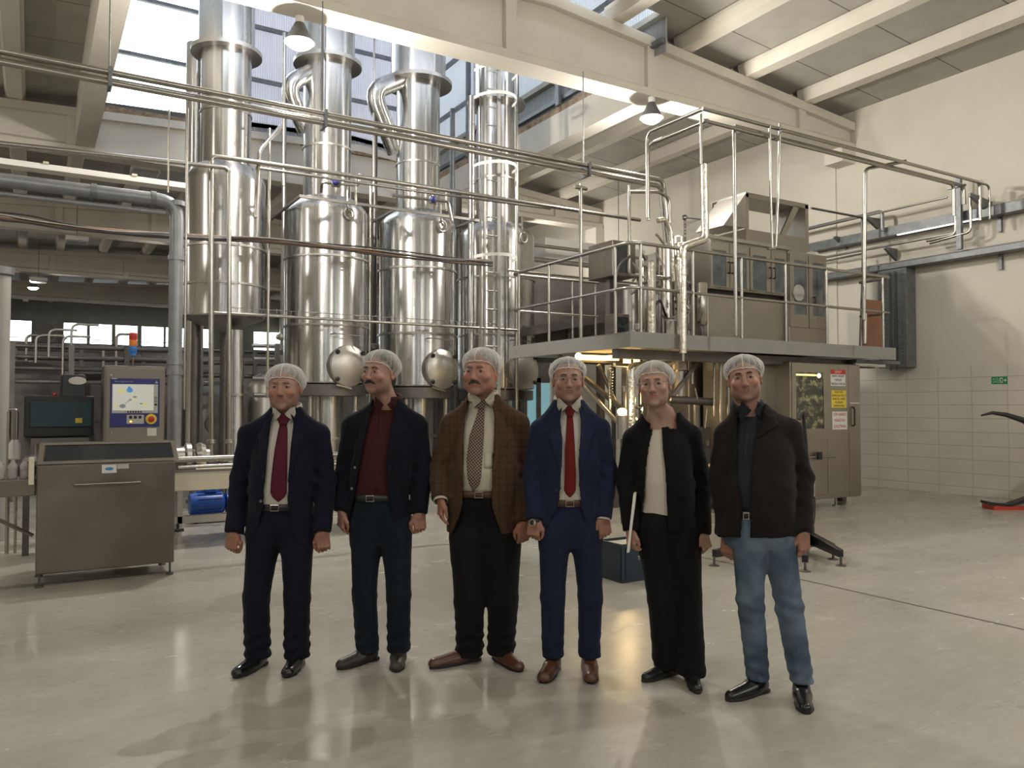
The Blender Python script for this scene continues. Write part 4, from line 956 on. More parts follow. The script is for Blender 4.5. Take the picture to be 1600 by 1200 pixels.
for i in range(34):
    px = rr.uniform(985, 1082); py = rr.uniform(385, 520); Y = rr.uniform(8.3, 9.4); p = onY(px, py, Y); p.z = max(p.z, ZD+.05)
    a = Vector((rr.uniform(-.2, .2), rr.uniform(-.2, .2), rr.uniform(-.25, .25))); b = Vector((rr.uniform(-.2, .2), rr.uniform(-.1, .1), rr.uniform(-.3, .1))); q = p+a; w = q+b
    for v in (q, w): v.z = max(v.z, ZD+.03)
    mk('hose', MB().tube([p, q, w], rr.choice((.012, .018, .025)), 8, .08), rr.choice(('pipe_steel', 'black_cable', 'ring_steel', 'pipe_steel', 'dark_steel')), t3, smooth=True)
for i in range(14):
    px = rr.uniform(990, 1080); py = rr.uniform(395, 515); Y = rr.uniform(8.3, 9.0); p = onY(px, py, Y); s = rr.uniform(.04, .09)
    mk('valve_block', MB().box(p-Vector((s, s, s*.8)), p+Vector((s, s, s*.8))), rr.choice(('dark_steel', 'ring_steel', 'steel')), t3, bevel=.008)
pipe(t3, [onY(1028, 345, 8.2), onY(1040, 342, 8.2), onY(1048, 360, 8.2), onY(1053, 440, 8.2)], .035, 'foil', bend=.08)
pipe(t3, [onY(983, 290, 8.6), onY(983, 430, 8.6), onY(1000, 432, 8.6)], .024, bend=.06)
pipe(t3, [onY(983, 300, 8.6), onY(1030, 300, 8.8), onY(1046, 310, 8.8), onY(1046, 370, 8.8)], .024, bend=.1)
t3b = thing('control_box', 'glass-fronted steel control box on the platform left of the dosing cylinders', 'box', (xy(975, 9.2), 9.2, ZD)); PINV[t3b.name] = Matrix.Translation(-t3b.location)
x0, x1 = xy(958, 9.2), xy(986, 9.2); z0, z1 = onY(970, 432, 9.2).z, onY(970, 376, 9.2).z
mk('housing', MB().box((x0, 9.2, z0), (x1+.1, 9.8, z1)), 'cabinet_steel', t3b, bevel=.01)
mk('pane', MB().box((x0+.06, 9.19, z0+.06), (x1-.03, 9.199, z1-.05)), 'dark_glass', t3b)
mk('stand', MB().box((x0+.1, 9.4, ZD), (x0+.2, 9.5, z0)), 'dark_steel', t3b)
x0, x1 = xy(962, 8.9), xy(984, 8.9); z1 = onY(970, 490, 8.9).z
mk('lower_box', MB().box((x0, 8.9, ZD), (x1, 9.15, z1)), 'cabinet_steel', t3b, bevel=.01); mk('lower_pane', MB().box((x0+.04, 8.89, ZD+.05), (x1-.03, 8.899, z1-.05)), 'dark_glass', t3b)

# conveyor feeding the machine from the rear left, seen through the rails
t4 = thing('rear_conveyor', 'dark inclined conveyor and tray seen through the left handrail', 'conveyor', (xy(900, 11.5), 11.6, 0)); PINV[t4.name] = Matrix.Translation(-t4.location)
a = onY(818, 455, 11.5); b = onY(965, 436, 11.5)
mk('belt_bed', MB().hexa([(a.x, 11.3, 2.7), (b.x+.5, 11.3, 3.2), (b.x+.5, 12.0, 3.2), (a.x, 12.0, 2.7), (a.x, 11.3, 2.85), (b.x+.5, 11.3, 3.35), (b.x+.5, 12.0, 3.35), (a.x, 12.0, 2.85)]), 'dark_steel', t4)
mk('guide_rail', MB().tube([(a.x-.5, 11.2, 3.75), (b.x+.3, 11.2, 3.75)], .02), 'pipe_steel', t4, smooth=True)
for x in (a.x+.1, (a.x+b.x)/2, b.x): mk('leg', MB().box((x-.03, 11.6, 0), (x+.03, 11.66, 2.9)), 'dark_steel', t4)
mk('backing_panel', MB().box((a.x, 12.1, 2.3), (b.x+.8, 12.15, 3.9)), 'dark_steel', t4)
mk('side_cover', MB().box((b.x-.3, 11.0, 2.5), (b.x+.3, 11.25, 3.0)), 'ring_steel', t4, bevel=.02)
# small things behind: pale duct running to the wall
t5 = thing('air_duct', 'pale rectangular duct beyond the platform, running to the right wall', 'duct', (10.5, 15.5, 4.3)); PINV[t5.name] = Matrix.Translation(-t5.location)
mk('duct', MB().box((xy(845, 15.5), 15.3, onY(900, 412, 15.5).z), (XR-.4, 15.8, onY(900, 380, 15.5).z)), 'sign_white', t5, bevel=.02)
pipe(t5, [(xy(830, 14.8), 14.8, 5.1), (XR-.3, 14.8, 5.1)], .04, 'ring_steel'); pipe(t5, [(xy(830, 14.8), 14.9, 4.8), (XR-.3, 14.9, 4.8)], .06, 'ring_steel')
for x in (9.5, 12.5): mk('hanger', MB().cyl((x, 15.5, 4.3), (x, 15.5, zt(x)+.2), .01), 'galvanised', t5)

# hoist ball and chain against the wall
p = onX(1070, 340, XR-.5); t6 = thing('chain_hoist', 'small ball and chain hanging over the machine in front of the wall', 'chain', p); local(t6)
mk('ball', MB().ball((0, 0, 0), .07), 'pipe_steel', t6, smooth=True)
for i in range(5):
    rg = [(.03*math.cos(a) if i % 2 else 0, 0 if i % 2 else .03*math.cos(a), -.12-.075*i+.05*math.sin(a)) for a in [2*math.pi*k/12 for k in range(12)]]; mk('link', MB().tube(rg, .010, 6, closed=True), 'pipe_steel', t6, smooth=True)
mk('hook_bar', MB().cyl((.05, 0, 0), (.49, 0, .02), .015), 'galvanised', t6, smooth=True)

# ---- under the deck: warm lamps, brackets, valves, dark drum
t7 = thing('under_deck_lights', 'warm strip lamps glowing under the platform corner', 'lamp', (xy(940, 8.5), 8.5, ZU-.05)); PINV[t7.name] = Matrix.Translation(-t7.location)
mk('strip', MB().box((xy(905, 9.0), 8.98, ZU-.07), (xy(948, 9.0), 9.06, ZU-.001)), 'warm_glow', t7)
mk('strip', MB().box((xy(951, 8.9), 8.88, ZU-.07), (xy(966, 8.9), 8.96, ZU-.001)), 'warm_glow', t7)
mk('lantern', MB().box((xy(978, 8.6), 8.6, ZU-.16), (xy(986, 8.6), 8.66, ZU-.06)).box((xy(994, 8.6), 8.6, ZU-.16), (xy(1000, 8.6), 8.66, ZU-.06)), 'warm_glow', t7)
mk('bulb', MB().ball(onY(904, 557, 8.9), .05), 'bulb_glow', t7, smooth=True)
mk('housing', MB().box((xy(900, 9.1), 9.07, ZU-.1), (xy(1010, 9.1), 9.12, ZU)), 'dark_steel', t7)
def bulb(px, py, Y, r, label):
    p = onY(px, py, Y); t = thing('work_lamp', label, 'lamp', p, 0); local(t)
    mk('bulb', MB().ball((0, 0, 0), r, sc=(1.2, 1, .8)), 'bulb_glow', t, smooth=True)
    mk('housing', MB().lathe([(r*1.2, -.35), (r*1.25, -.05), (r*.6, -.02)], seg=20), 'ring_steel', t, smooth=True)
    mk('stand', MB().cyl((0, 0, -p.z), (0, 0, -.35), .025), 'dark_steel', t, smooth=True)
    ld = bpy.data.lights.new('lamp_light', 'POINT'); ld.energy = 14; ld.color = (1, .68, .32); ld.shadow_soft_size = .06
    lo = bpy.data.objects.new('lamp_light', ld); COL.objects.link(lo); lo.parent = t; lo.location = (0, -.12, .1)
bulb(972, 643, 8.0, .055, 'bright warm work lamp low behind the man in the blue suit and the woman')
bulb(1005, 639, 8.6, .028, 'small warm lamp half hidden behind the woman')
t8 = thing('valve_manifold', 'tangle of valves, springs and braces below the deck beside the woman', 'machine', (xy(960, 8.8), 8.8, 0)); PINV[t8.name] = Matrix.Translation(-t8.location)
for (a, b, Y, r, m) in (((885, 572), (965, 660), 9.0, .035, 'ring_steel'), ((935, 570), (968, 640), 8.9, .03, 'dark_steel'), ((975, 572), (975, 700), 8.7, .035, 'dark_steel'), ((951, 578), (953, 640), 8.6, .02, 'pipe_steel'), ((960, 570), (1000, 572), 8.5, .03, 'ring_steel'), ((1116, 555), (1116, 650), 8.1, .018, 'pipe_steel'), ((1126, 560), (1126, 660), 8.0, .022, 'pipe_steel'), ((1138, 560), (1138, 700), 8.0, .02, 'pipe_steel'), ((1081, 560), (1081, 600), 8.3, .03, 'pipe_steel'), ((1100, 600), (1100, 700), 8.9, .02, 'ring_steel')):
    pipe(t8, [onY(a[0], a[1], Y), onY(b[0], b[1], Y)], r, m)
sp = [onY(955+3.2*math.cos(i*.9), 568+i*.62, 8.4)+Vector((0, .02*math.sin(i*.9), 0)) for i in range(90)]
mk('coil_spring', MB().tube(sp, .006, 6), 'pipe_steel', t8, smooth=True)
mk('hanging_drum', MB().lathe([(.05, 0), (.075, .02), (.075, .4), (.12, .42), (.12, .72), (.10, .74)], onY(1062, 625, 8.3), seg=24), 'ring_steel', t8, smooth=True)
mk('header_pipe', MB().tube([onY(1045, 624, 8.2), onY(1112, 628, 8.2)], .055, 18), 'dark_steel', t8, smooth=True)
mk('header_stand', MB().cyl(onY(1088, 632, 8.25), Vector((onY(1088, 640, 8.25).x, 8.25, 0)), .05), 'dark_steel', t8, smooth=True)
mk('lagged_duct', MB().tube([onY(1020, 560, 8.3), onY(1060, 556, 8.3)], .05, 14), 'foil', t8, smooth=True)
rr = random.Random(12)
for i in range(30):
    px = rr.choice((rr.uniform(992, 1010), rr.uniform(975, 985), rr.uniform(1100, 1125), rr.uniform(1085, 1110))); py = rr.uniform(600, 745); Y = rr.uniform(8.05, 8.6); p = onY(px, py, Y)
    s = rr.uniform(.02, .045); 
    if i % 2: mk('valve', MB().lathe([(s*.4, -s*1.5), (s, -s), (s, s), (s*.4, s*1.5)], p, rr.choice('XZ'), seg=12), rr.choice(('pipe_steel', 'steel', 'ring_steel', 'dark_steel')), t8, smooth=True)
    else: pipe(t8, [p, p+Vector((rr.uniform(-.1, .1), 0, rr.uniform(-.3, .3)))], s*.4, rr.choice(('pipe_steel', 'ring_steel')))
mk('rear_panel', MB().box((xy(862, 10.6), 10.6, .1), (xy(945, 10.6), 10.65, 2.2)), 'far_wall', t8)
mk('base_frame', MB().box((xy(945, 9.3), 9.3, 0), (xy(1010, 9.3), 9.6, .5)), 'dark_steel', t8)
# glazed door far behind, daylight-blue
gy = 14.25
f = MB(); x0, x1 = xy(818, gy), xy(862, gy); z0 = 0; z1 = onY(840, 598, gy).z
t9 = thing('glazed_partition', 'dark framed glass partition with bluish daylight behind the brown jacket shoulder', 'partition', ((x0+x1)/2, gy, 0)); PINV[t9.name] = Matrix.Translation(-t9.location)
for a, b in ((x0-.1, x0), ((x0+x1)/2-.05, (x0+x1)/2+.05), (x1, x1+.12)): f.box((a, gy-.05, 0), (b, gy+.05, z1+.1))
f.box((x0, gy-.05, z1), (x1, gy+.05, z1+.1)); f.box((x0, gy-.05, 0), (x1, gy+.05, .1)); mk('frame', f, 'dark_steel', t9)
mat('teal_glow', (.3, .5, .55), .2, emit=(0.25, 0.50, 0.56), estr=.55)
mk('glazing', MB().box((x0, gy-.01, .1), (x1, gy+.01, z1)), 'teal_glow', t9)

# ---- wall-mounted trays and pipes on the right wall
def wall_tray(z, h, label, y0=-4, y1=15.5, d=.16, name='cable_tray'):
    t = thing(name, label, 'cable tray', (XR-.1, 6, z), 0); PINV[t.name] = Matrix.Translation(-t.location)
    mk('tray', MB().box((XR-d, y0, z), (XR-.012, y1, z+h)), 'galvanised', t, bevel=.005)
    for y in (0.5, 3.5, 6.9, 10.5, 13.5): mk('strut', MB().box((XR-.06, y, z-.25), (XR-.002, y+.05, z)), 'galvanised', t)
    return t
zl = onX(1480, 405, XR-.2).z
lt_ = wall_tray(zl-.03, .10, 'lower galvanised cable tray along the right wall', d=.30)
rv = random.Random(2)
for i in range(5): mk('cable', MB().tube([(XR-.07-.04*i, y, zl+.085+rv.uniform(0, .012)) for y in (-4, -1, 2, 4, 6, 8, 10, 13, 15)], .013, 7), rv.choice(('white_paint', 'black_cable', 'grey_cable')), lt_, smooth=True)
zu = onX(1560, 328, XR-.2).z
ut_ = wall_tray(zu-.08, .17, 'upper galvanised cable tray along the right wall', d=.24)
mk('tube_light', MB().box((XR-.26, yx(1405, XR-.25), zu-.10), (XR-.22, yx(1535, XR-.25), zu-.083)), 'tube_glow', ut_)
# vertical perforated tray at platform end
yv = yx(1398, XR-.25); t = thing('vertical_cable_tray', 'vertical perforated cable tray dropping from lower wall tray beside the platform end', 'cable tray', (XR-.2, yv, 2.1)); PINV[t.name] = Matrix.Translation(-t.location)
zlo_ = onX(1408, 574, XR-.3).z
mk('tray', MB().box((XR-.30, yv-.28, zlo_), (XR-.02, yv+.28, zl-.04)), 'galvanised', t, bevel=.008)
slots = MB()
for i in range(26):
    z = zlo_+.06+i*((zl-.1-zlo_)/26)
    for q in (-.19, -.05, .12, .22): slots.box((XR-.304, yv+q-.02, z), (XR-.3005, yv+q+.015, z+.03))
mk('slots', slots, 'dark_steel', t)
for q in (-.08, .03): mk('cable', MB().tube([(XR-.315, yv+q, zlo_-.05), (XR-.315, yv+q, zl-.1)], .013, 7), 'black_cable', t, smooth=True)
# wall pipe runs
def wall_pipe(z, y0, y1, label, r=.022, off=.3, pts=None, m='ring_steel'):
    t = thing('wall_pipe', label, 'pipe', (XR-off, (y0+y1)/2, z), 0); PINV[t.name] = Matrix.Translation(-t.location)
    pipe(t, pts or [(XR-off, y0, z), (XR-off, y1, z)], r, m)
    n = 2
    for i in range(n):
        y = y0+(y1-y0)*(i+.5)/n; mk('bracket', MB().prism([(XR-.02, y, z-.25), (XR-.02, y, z-.03), (XR-off-.06, y, z-.03), (XR-off-.06, y, z-.06)], (0, .05, 0)), 'galvanised', t)
za = onX(1450, 372, XR-.3).z
wall_pipe(za, yx(1498, XR-.3), 12.5, 'thin pipe on brackets between the two wall trays', pts=[(XR-.3, 12.5, za), (XR-.3, yx(1498, XR-.3), za), (XR-.3, yx(1498, XR-.3), za+.95)])
zb_ = onX(1420, 322, XR-.35).z
wall_pipe(zb_, yx(1485, XR-.35), 13.5, 'thin pipe on brackets above the upper wall tray', r=.018, off=.35)
wall_pipe(zu+.12, yx(1380, XR-.3), 12.5, 'grey pipe with raised loop resting over the upper tray', r=.035, off=.33, m='grey_pipe', pts=[(XR-.33, 13.0, zu+.35), (XR-.33, yx(1382, XR-.33), zu+.38), (XR-.33, yx(1382, XR-.33), zu+.02)])
for i, (px, lb) in enumerate(((1500, 'U-shaped pipe drop under the bridge end, nearer the machine'), (1524, 'U-shaped pipe drop under the bridge end, further from the machine'))):
    y = yx(px, XR-.3); t = thing('wall_pipe', lb, 'pipe', (XR-.3, y, za)); PINV[t.name] = Matrix.Translation(-t.location)
    z1 = onX(px, 300, XR-.35).z; z0 = za-.0
    pipe(t, [(XR-.36, y, z1), (XR-.36, y, z0-.04), (XR-.36, y+.5 if i == 0 else y+.7, z0-.06-.05*i)], .024, bend=.08)
y = yx(1516, XR-.1); t = thing('wall_strut', 'upright galvanised strut channel crossing both wall trays', 'strut', (XR-.05, y, zl)); PINV[t.name] = Matrix.Translation(-t.location)
mk('channel', MB().box((XR-.38, y-.04, zl+.1), (XR-.31, y+.04, zb_+.3)), 'galvanised', t)
# pipe frames seen beyond machine top, against the wall
t = thing('pipe_loop', 'rectangular steel pipe loop in front of the wall right of the machine', 'pipe', (XR-1.6, 9.2, ZD)); PINV[t.name] = Matrix.Translation(-t.location)
pipe(t, [onY(1267, 325, 9.0), onY(1347, 340, 9.0), onY(1348, 420, 9.0), Vector((onY(1342, 460, 9.0).x, 9.0, 2.4))], .02, bend=.05, m='dark_steel')
pipe(t, [onY(1268, 412, 9.2), onY(1350, 396, 9.2)], .02, m='ring_steel')
# brown board behind the handrail, strip light under deck end
X = PX1-.45; t = mk('brown_board', MB().box((xy(1352, 7.95), 7.95, ZD+.002), (xy(1380, 7.95), 8.0, onY(1366, 469, 7.95).z)), 'wood_brown', label='brown wooden board standing on the right end of the platform', cat='board')
t = thing('tube_light', 'slim tube light fixed under the right end of the platform', 'lamp', (xy(1360, PF+.2), PF+.2, ZU-.1)); PINV[t.name] = Matrix.Translation(-t.location)
mk('housing', MB().box((xy(1333, PF+.2), PF+.14, ZU-.05), (xy(1402, PF+.2), PF+.26, ZU-.001)), 'galvanised', t); mk('tube', MB().cyl((xy(1335, PF+.2), PF+.2, ZU-.08), (xy(1382, PF+.2), PF+.2, ZU-.08), .028), 'white_paint', t, smooth=True)

# exit sign on the tiles
t = thing('exit_sign', 'green emergency exit sign with running figure on the right wall tiles', 'sign', (XR-.02, yx(1562, XR), onX(1562, 600, XR).z)); PINV[t.name] = Matrix.Translation(-t.location)
y0, y1 = yx(1574, XR-.02), yx(1549, XR-.02); z1, z0 = onX(1562, 588.5, XR-.02).z, onX(1562, 600, XR-.02).z
mk('board', MB().box((XR-.018, y0, z0), (XR-.0125, y1, z1)), 'sign_green', t)
def sg(u, v): return (XR-.0185, y1-(y1-y0)*u, z0+(z1-z0)*v)
sy = MB()
for poly in ([(.52, .15), (.72, .15), (.72, .85), (.52, .85)],): sy.prism([sg(*p) for p in poly], (-.001, 0, 0))
mk('door_symbol', sy, 'sign_white', t)
sy = MB(); sy.prism([sg(.56, .2), sg(.60, .2), sg(.66, .5), sg(.69, .3), sg(.72, .35), sg(.67, .75), sg(.58, .72), sg(.6, .5)], (-.0025, 0, 0)); mk('running_figure', sy, 'sign_green', t)
sy = MB(); sy.prism([sg(.76, .42), sg(.86, .42), sg(.86, .22), sg(.97, .5), sg(.86, .78), sg(.86, .58), sg(.76, .58)], (-.001, 0, 0)); mk('arrow', sy, 'sign_white', t)
text_mb('ACİL', (z1-z0)*.36, sg(.27, .68), FACE_NX, t, 'sign_white'); text_mb('ÇIKIŞ', (z1-z0)*.36, sg(.27, .3), FACE_NX, t, 'sign_white')

# ---- pallet truck at the right edge
X0 = 0
p = onZ(1590, 797, 0)
t = thing('pallet_truck', 'red and black hand pallet truck cut by the right picture edge', 'pallet truck', (p.x, p.y, 0)); PINV[t.name] = Matrix.Translation(-t.location)
D = depth(p)
def q(px, py, dd=0): r = ray(px, py); return CAM+r*((D+dd)/r.dot(FWD))
fk = [q(1542, 783), q(1556, 786), q(1580, 788), q(1600, 781), q(1660, 760)]
m = MB()
for a, b in zip(fk, fk[1:]):
    m.hexa([a-Vector((0, 0, .035)), b-Vector((0, 0, .05)), b-Vector((0, 0, .05))+FWD*.16, a-Vector((0, 0, .035))+FWD*.16, a, b, b+FWD*.16, a+FWD*.16])
mk('fork', m, 'black_plastic', t)
a, b = q(1553, 797), q(1670, 806); a.z = max(a.z, .03)
mk('base', MB().hexa([a-Vector((0, 0, .03)), b-Vector((0, 0, .05)), b+FWD*.3-Vector((0, 0, .05)), a+FWD*.3-Vector((0, 0, .03)), a+Vector((0, 0, .04)), b+Vector((0, 0, .1)), b+FWD*.3+Vector((0, 0, .1)), a+FWD*.3+Vector((0, 0, .04))]), 'lift_red', t, bevel=.01)
hp = [q(1533, 649), q(1550, 645), q(1572, 648), q(1600, 657), q(1640, 680)]
mk('handle_arm', MB().tube(hp, [.012, .025, .035, .045, .05], 10), 'black_plastic', t, smooth=True)
mk('mast', MB().box(q(1640, 800)+Vector((0, 0, -q(1640, 800).z)), q(1665, 675)+FWD*.2), 'lift_red', t, bevel=.02)
for s in (1562, 1650): c = q(s, 800); c.z = .045; mk('wheel', MB().cyl(c+FWD*.05, c+FWD*.12, .045, seg=20), 'black_rubber', t, smooth=True)

# ================================================================== LEFT: INSPECTION CABINET
bx0, bx1, by0, by1 = onY(55, 905, 7.66).x, onY(272, 880, 7.66).x, 7.66, 8.22
zt_ = onY(160, 724, 7.66).z
t = thing('inspection_cabinet', 'waist-high stainless steel cabinet with dark slanted window on the left', 'machine', (bx0+.5, 7.9, 0)); PINV[t.name] = Matrix.Translation(-t.location)
mk('body', MB().box((bx0, by0, .11), (bx1, by1, zt_)), 'cabinet_steel', t, bevel=.008)
zh = onY(160, 692, by0+.12).z
hood = MB().hexa([(bx0, by0, zt_+.002), (bx1+.03, by0, zt_+.002), (bx1+.03, by1, zt_+.002), (bx0, by1, zt_+.002), (bx0+.02, by0+.13, zh), (bx1+.01, by0+.13, zh), (bx1+.01, by1-.1, zh), (bx0+.02, by1-.1, zh)])
ho = mk('hood', hood, 'cabinet_steel', t, bevel=.01)
def slant(u, v, off=.004):
    a = Vector((bx0, by0, zt_)); b = Vector((bx1+.03, by0, zt_)); c = Vector((bx0+.02, by0+.13, zh)); d = Vector((bx1+.01, by0+.13, zh))
    p = (a*(1-u)+b*u)*(1-v)+(c*(1-u)+d*u)*v; n = (b-a).cross(c-a).normalized(); n = n if n.y < 0 else -n
    return p+n*off
win = MB().prism([slant(.04, .16), slant(.96, .16), slant(.955, .88), slant(.045, .88)], (0, -.004, .003)); mk('slanted_window', win, 'dark_glass', ho)
fr = MB()
for (u0, v0, u1, v1) in ((0, 0, 1, .14), (0, .9, 1, 1), (0, .14, .035, .9), (.965, .14, 1, .9)): fr.prism([slant(u0, v0), slant(u1, v0), slant(u1, v1), slant(u0, v1)], (0, -.008, .005))
mk('window_trim', fr, 'pipe_steel', ho)
hx0, hx1 = xy(118, by0-.04), xy(222, by0-.04); hz = onY(170, 755, by0-.04).z
mk('grab_handle', MB().tube([(hx0, by0, hz), (hx0, by0-.045, hz), (hx1, by0-.045, hz), (hx1, by0, hz)], .009, 10, .03), 'pipe_steel', t, smooth=True)
mk('seam', MB().box((bx0+.03, by0-.002, hz-.03), (bx1-.02, by0-.0005, hz-.026)), 'dark_steel', t)
lx0, lx1 = xy(161, by0), xy(184, by0); z1, z0 = onY(172, 726, by0).z, onY(172, 739, by0).z
lb = mk('maker_plate', MB().box((lx0, by0-.003, z0), (lx1, by0-.0005, z1)), 'sign_white', t)
mk('logo_oval', MB().lathe([(.032, -.002), (.032, 0), (.001, 0.0)], ((lx0+lx1)/2, by0-.0035, (z0+z1)/2), 'Y', seg=24), 'ink_blue', lb)
lo = [o for o in COL.objects if o.name.startswith('logo_oval')][-1]; 
for v in lo.data.vertices: v.co.z = (z0+z1)/2+(v.co.z-(z0+z1)/2)*.42
lx0, lx1 = xy(185, by0), xy(203, by0); z1, z0 = onY(194, 725, by0).z, onY(194, 732, by0).z
mk('data_plate', MB().box((lx0, by0-.003, z0), (lx1, by0-.0005, z1)), 'panel_grey', t)
for x, y in ((bx0+.03, by0+.03), (bx1-.03, by0+.03), (bx0+.03, by1-.03), (bx1-.03, by1-.03)):
    mk('foot', MB().cyl((x, y, .015), (x, y, .12), .010).cyl((x, y, 0), (x, y, .018), .032), 'dark_steel', t, smooth=True)
zk = onY(280, 828, 7.8).z
mk('drain_cock', MB().cyl((bx1, 7.8, zk), (bx1+.10, 7.8, zk), .018).cyl((bx1+.05, 7.8, zk-.02), (bx1+.05, 7.8, zk+.06), .012), 'black_plastic', t, smooth=True)
# infeed conveyor with wrapped bottles
cz = onY(20, 744, 7.9).z
t = thing('infeed_conveyor', 'steel infeed conveyor entering the inspection cabinet from the left edge', 'conveyor', (bx0-.6, 7.95, 0)); PINV[t.name] = Matrix.Translation(-t.location)
mk('bed', MB().box((bx0-1.6, 7.75, cz-.16), (bx0-.005, 8.15, cz-.02)), 'cabinet_steel', t, bevel=.008)
mk('strut', MB().tube([(bx0-.02, 7.78, .42), (bx0-.55, 7.78, cz-.17)], .018, 6), 'cabinet_steel', t)
mk('leg', MB().box((bx0-1.5, 7.8, 0), (bx0-1.44, 7.86, cz-.16)), 'ring_steel', t)
mk('guide_post', MB().box((bx0-.06, 7.66, cz-.06), (bx0-.02, 7.70, cz+.17)), 'pvc_cream', t, bevel=.004)
for i in range(5):
    for j in range(2):
        x = bx0-.09-.085*i; b_ = mk('wrapped_bottle', MB().lathe([(.030, 0), (.036, .01), (.036, .07), (.033, .075), (.036, .08), (.034, .11), (.014, .14), (.014, .155)], (x, 7.86+.085*j, cz-.019), seg=16), 'clear_wrap', smooth=True,
           label='clear wrapped bottle in the row on the infeed conveyor', cat='bottle', group='clear bottles on the infeed conveyor')

# control cabinet with touch panel
CY = 8.45
cx0, cx1 = xy(166, CY), xy(258, CY); z1 = onY(212, 572, CY).z; z0 = .95
t = thing('control_cabinet', 'beige steel control cabinet with blue touch panel behind the inspection cabinet', 'cabinet', ((cx0+cx1)/2, CY+.15, 0)); PINV[t.name] = Matrix.Translation(-t.location)
mk('housing', MB().box((cx0-.02, CY, z0), (cx1, CY+.34, z1)), 'cabinet_steel', t, bevel=.008)
mk('door_leaf', MB().box((cx0, CY-.018, z0+.02), (cx1-.01, CY-.001, z1-.02)), 'cabinet_paint', t, bevel=.004)
mk('pedestal', MB().box((cx0+.1, CY+.08, .02), (cx1-.1, CY+.26, z0)), 'cabinet_steel', t); mk('base_plate', MB().box((cx0+.02, CY+.02, 0), (cx1-.02, CY+.32, .02)), 'cabinet_steel', t)
Y = CY-.02
def uv(u, v, o=0): # panel coordinates 0..1
    x0, x1 = xy(172.5, Y), xy(249.5, Y); zz1, zz0 = onY(211, 591.5, Y).z, onY(211, 667, Y).z
    return Vector((x0+(x1-x0)*u, Y-.006-o, zz0+(zz1-zz0)*v))
def ubox(u0, v0, u1, v1, o, th=.002): a = uv(u0, v0, o); b = uv(u1, v1, o+th); return MB().box(a, b)
pn = mk('touch_panel', MB().box(uv(0, 0, -.005), uv(1, 1, 0)), 'panel_blue', t, bevel=.003)
mk('display_bezel', ubox(.035, .285, .965, .885, .0005), 'panel_grey', pn)
mk('display', ubox(.045, .34, .875, .875, .0035), 'screen_glow', pn)
def blob_(u, v, ru, rv, m, o=.007):
    c = uv(u, v, o); w = uv(1, 0).x-uv(0, 0).x; pts = [Vector((c.x+ru*w*math.cos(a), c.y, c.z+rv*w*math.sin(a))) for a in [2*math.pi*k/20 for k in range(20)]]
    mk('screen_symbol', MB().prism(pts, (0, -.0006, 0)), m, pn)
blob_(.385, .76, .065, .055, 'screen_blue'); blob_(.375, .81, .03, .03, 'screen_blue'); blob_(.215, .74, .05, .045, 'screen_yellow'); blob_(.245, .43, .062, .045, 'screen_grey'); blob_(.49, .62, .04, .02, 'screen_grey'); blob_(.40, .56, .025, .02, 'screen_grey')
blob_(.62, .48, .03, .015, 'screen_grey'); blob_(.70, .46, .045, .035, 'screen_yellow'); blob_(.10, .45, .03, .03, 'screen_yellow'); blob_(.5, .57, .03, .02, 'screen_yellow')
mk('screen_symbol', MB().tube([uv(.29, .47, .0075), uv(.39, .56, .0075)], .003, 6), 'screen_grey', pn)
for i in range(6): mk('key', ubox(.34+.052*i, .295, .375+.052*i, .325, .003), 'ink_black', pn)
for v in (.60, .53, .46): mk('key', ubox(.895, v-.02, .95, v+.022, .003), 'ink_black', pn); 
for v in (.60, .53): mk('key_face', ubox(.905, v-.01, .94, v+.012, .0055), 'panel_grey', pn)
mk('button_plate', ubox(.33, .065, .68, .25, .0005), 'panel_grey', pn)
for i in range(3): mk('key', ubox(.38+.095*i, .17, .44+.095*i, .23, .003), 'ink_black', pn)
mk('indicator', ubox(.38, .085, .45, .14, .003), 'orange_plastic', pn); mk('indicator_light', ubox(.395, .095, .435, .125, .0055), 'yellow_lens', pn)
c = uv(.83, .16, 0); mk('stop_plate', MB().lathe([(.05, -.004), (.05, -.0005)], c, 'Y', seg=28), 'yellow_plastic', pn, smooth=True)
mk('stop_button', MB().lathe([(.02, -.03), (.028, -.026), (.028, -.012), (.018, -.0045)], c, 'Y', seg=24), 'red_plastic', pn, smooth=True)
text_mb('Filmec Application 2.0', .018, uv(.08, .935, .001), FACE_NY, pn, 'panel_grey', align='LEFT')
mk('logo_mark', MB().prism([uv(.90, .91, .001), uv(.965, .91, .001), uv(.932, .965, .001)], (0, -.001, 0)), 'panel_grey', pn)
mk('logo_bar', ubox(.02, .985, .13, 1.0, .0005), 'sign_white', pn)
l = mk('paper_label', MB().box((xy(231, Y), Y-.001, onY(238, 681, Y).z), (xy(245.5, Y), Y-.0001, onY(238, 669, Y).z)), 'sign_white', t)
for z in (586, 676): p = onY(174, z, Y); mk('lock', MB().cyl(p, p-Vector((0, .008, 0)), .010), 'pipe_steel', t, smooth=True)
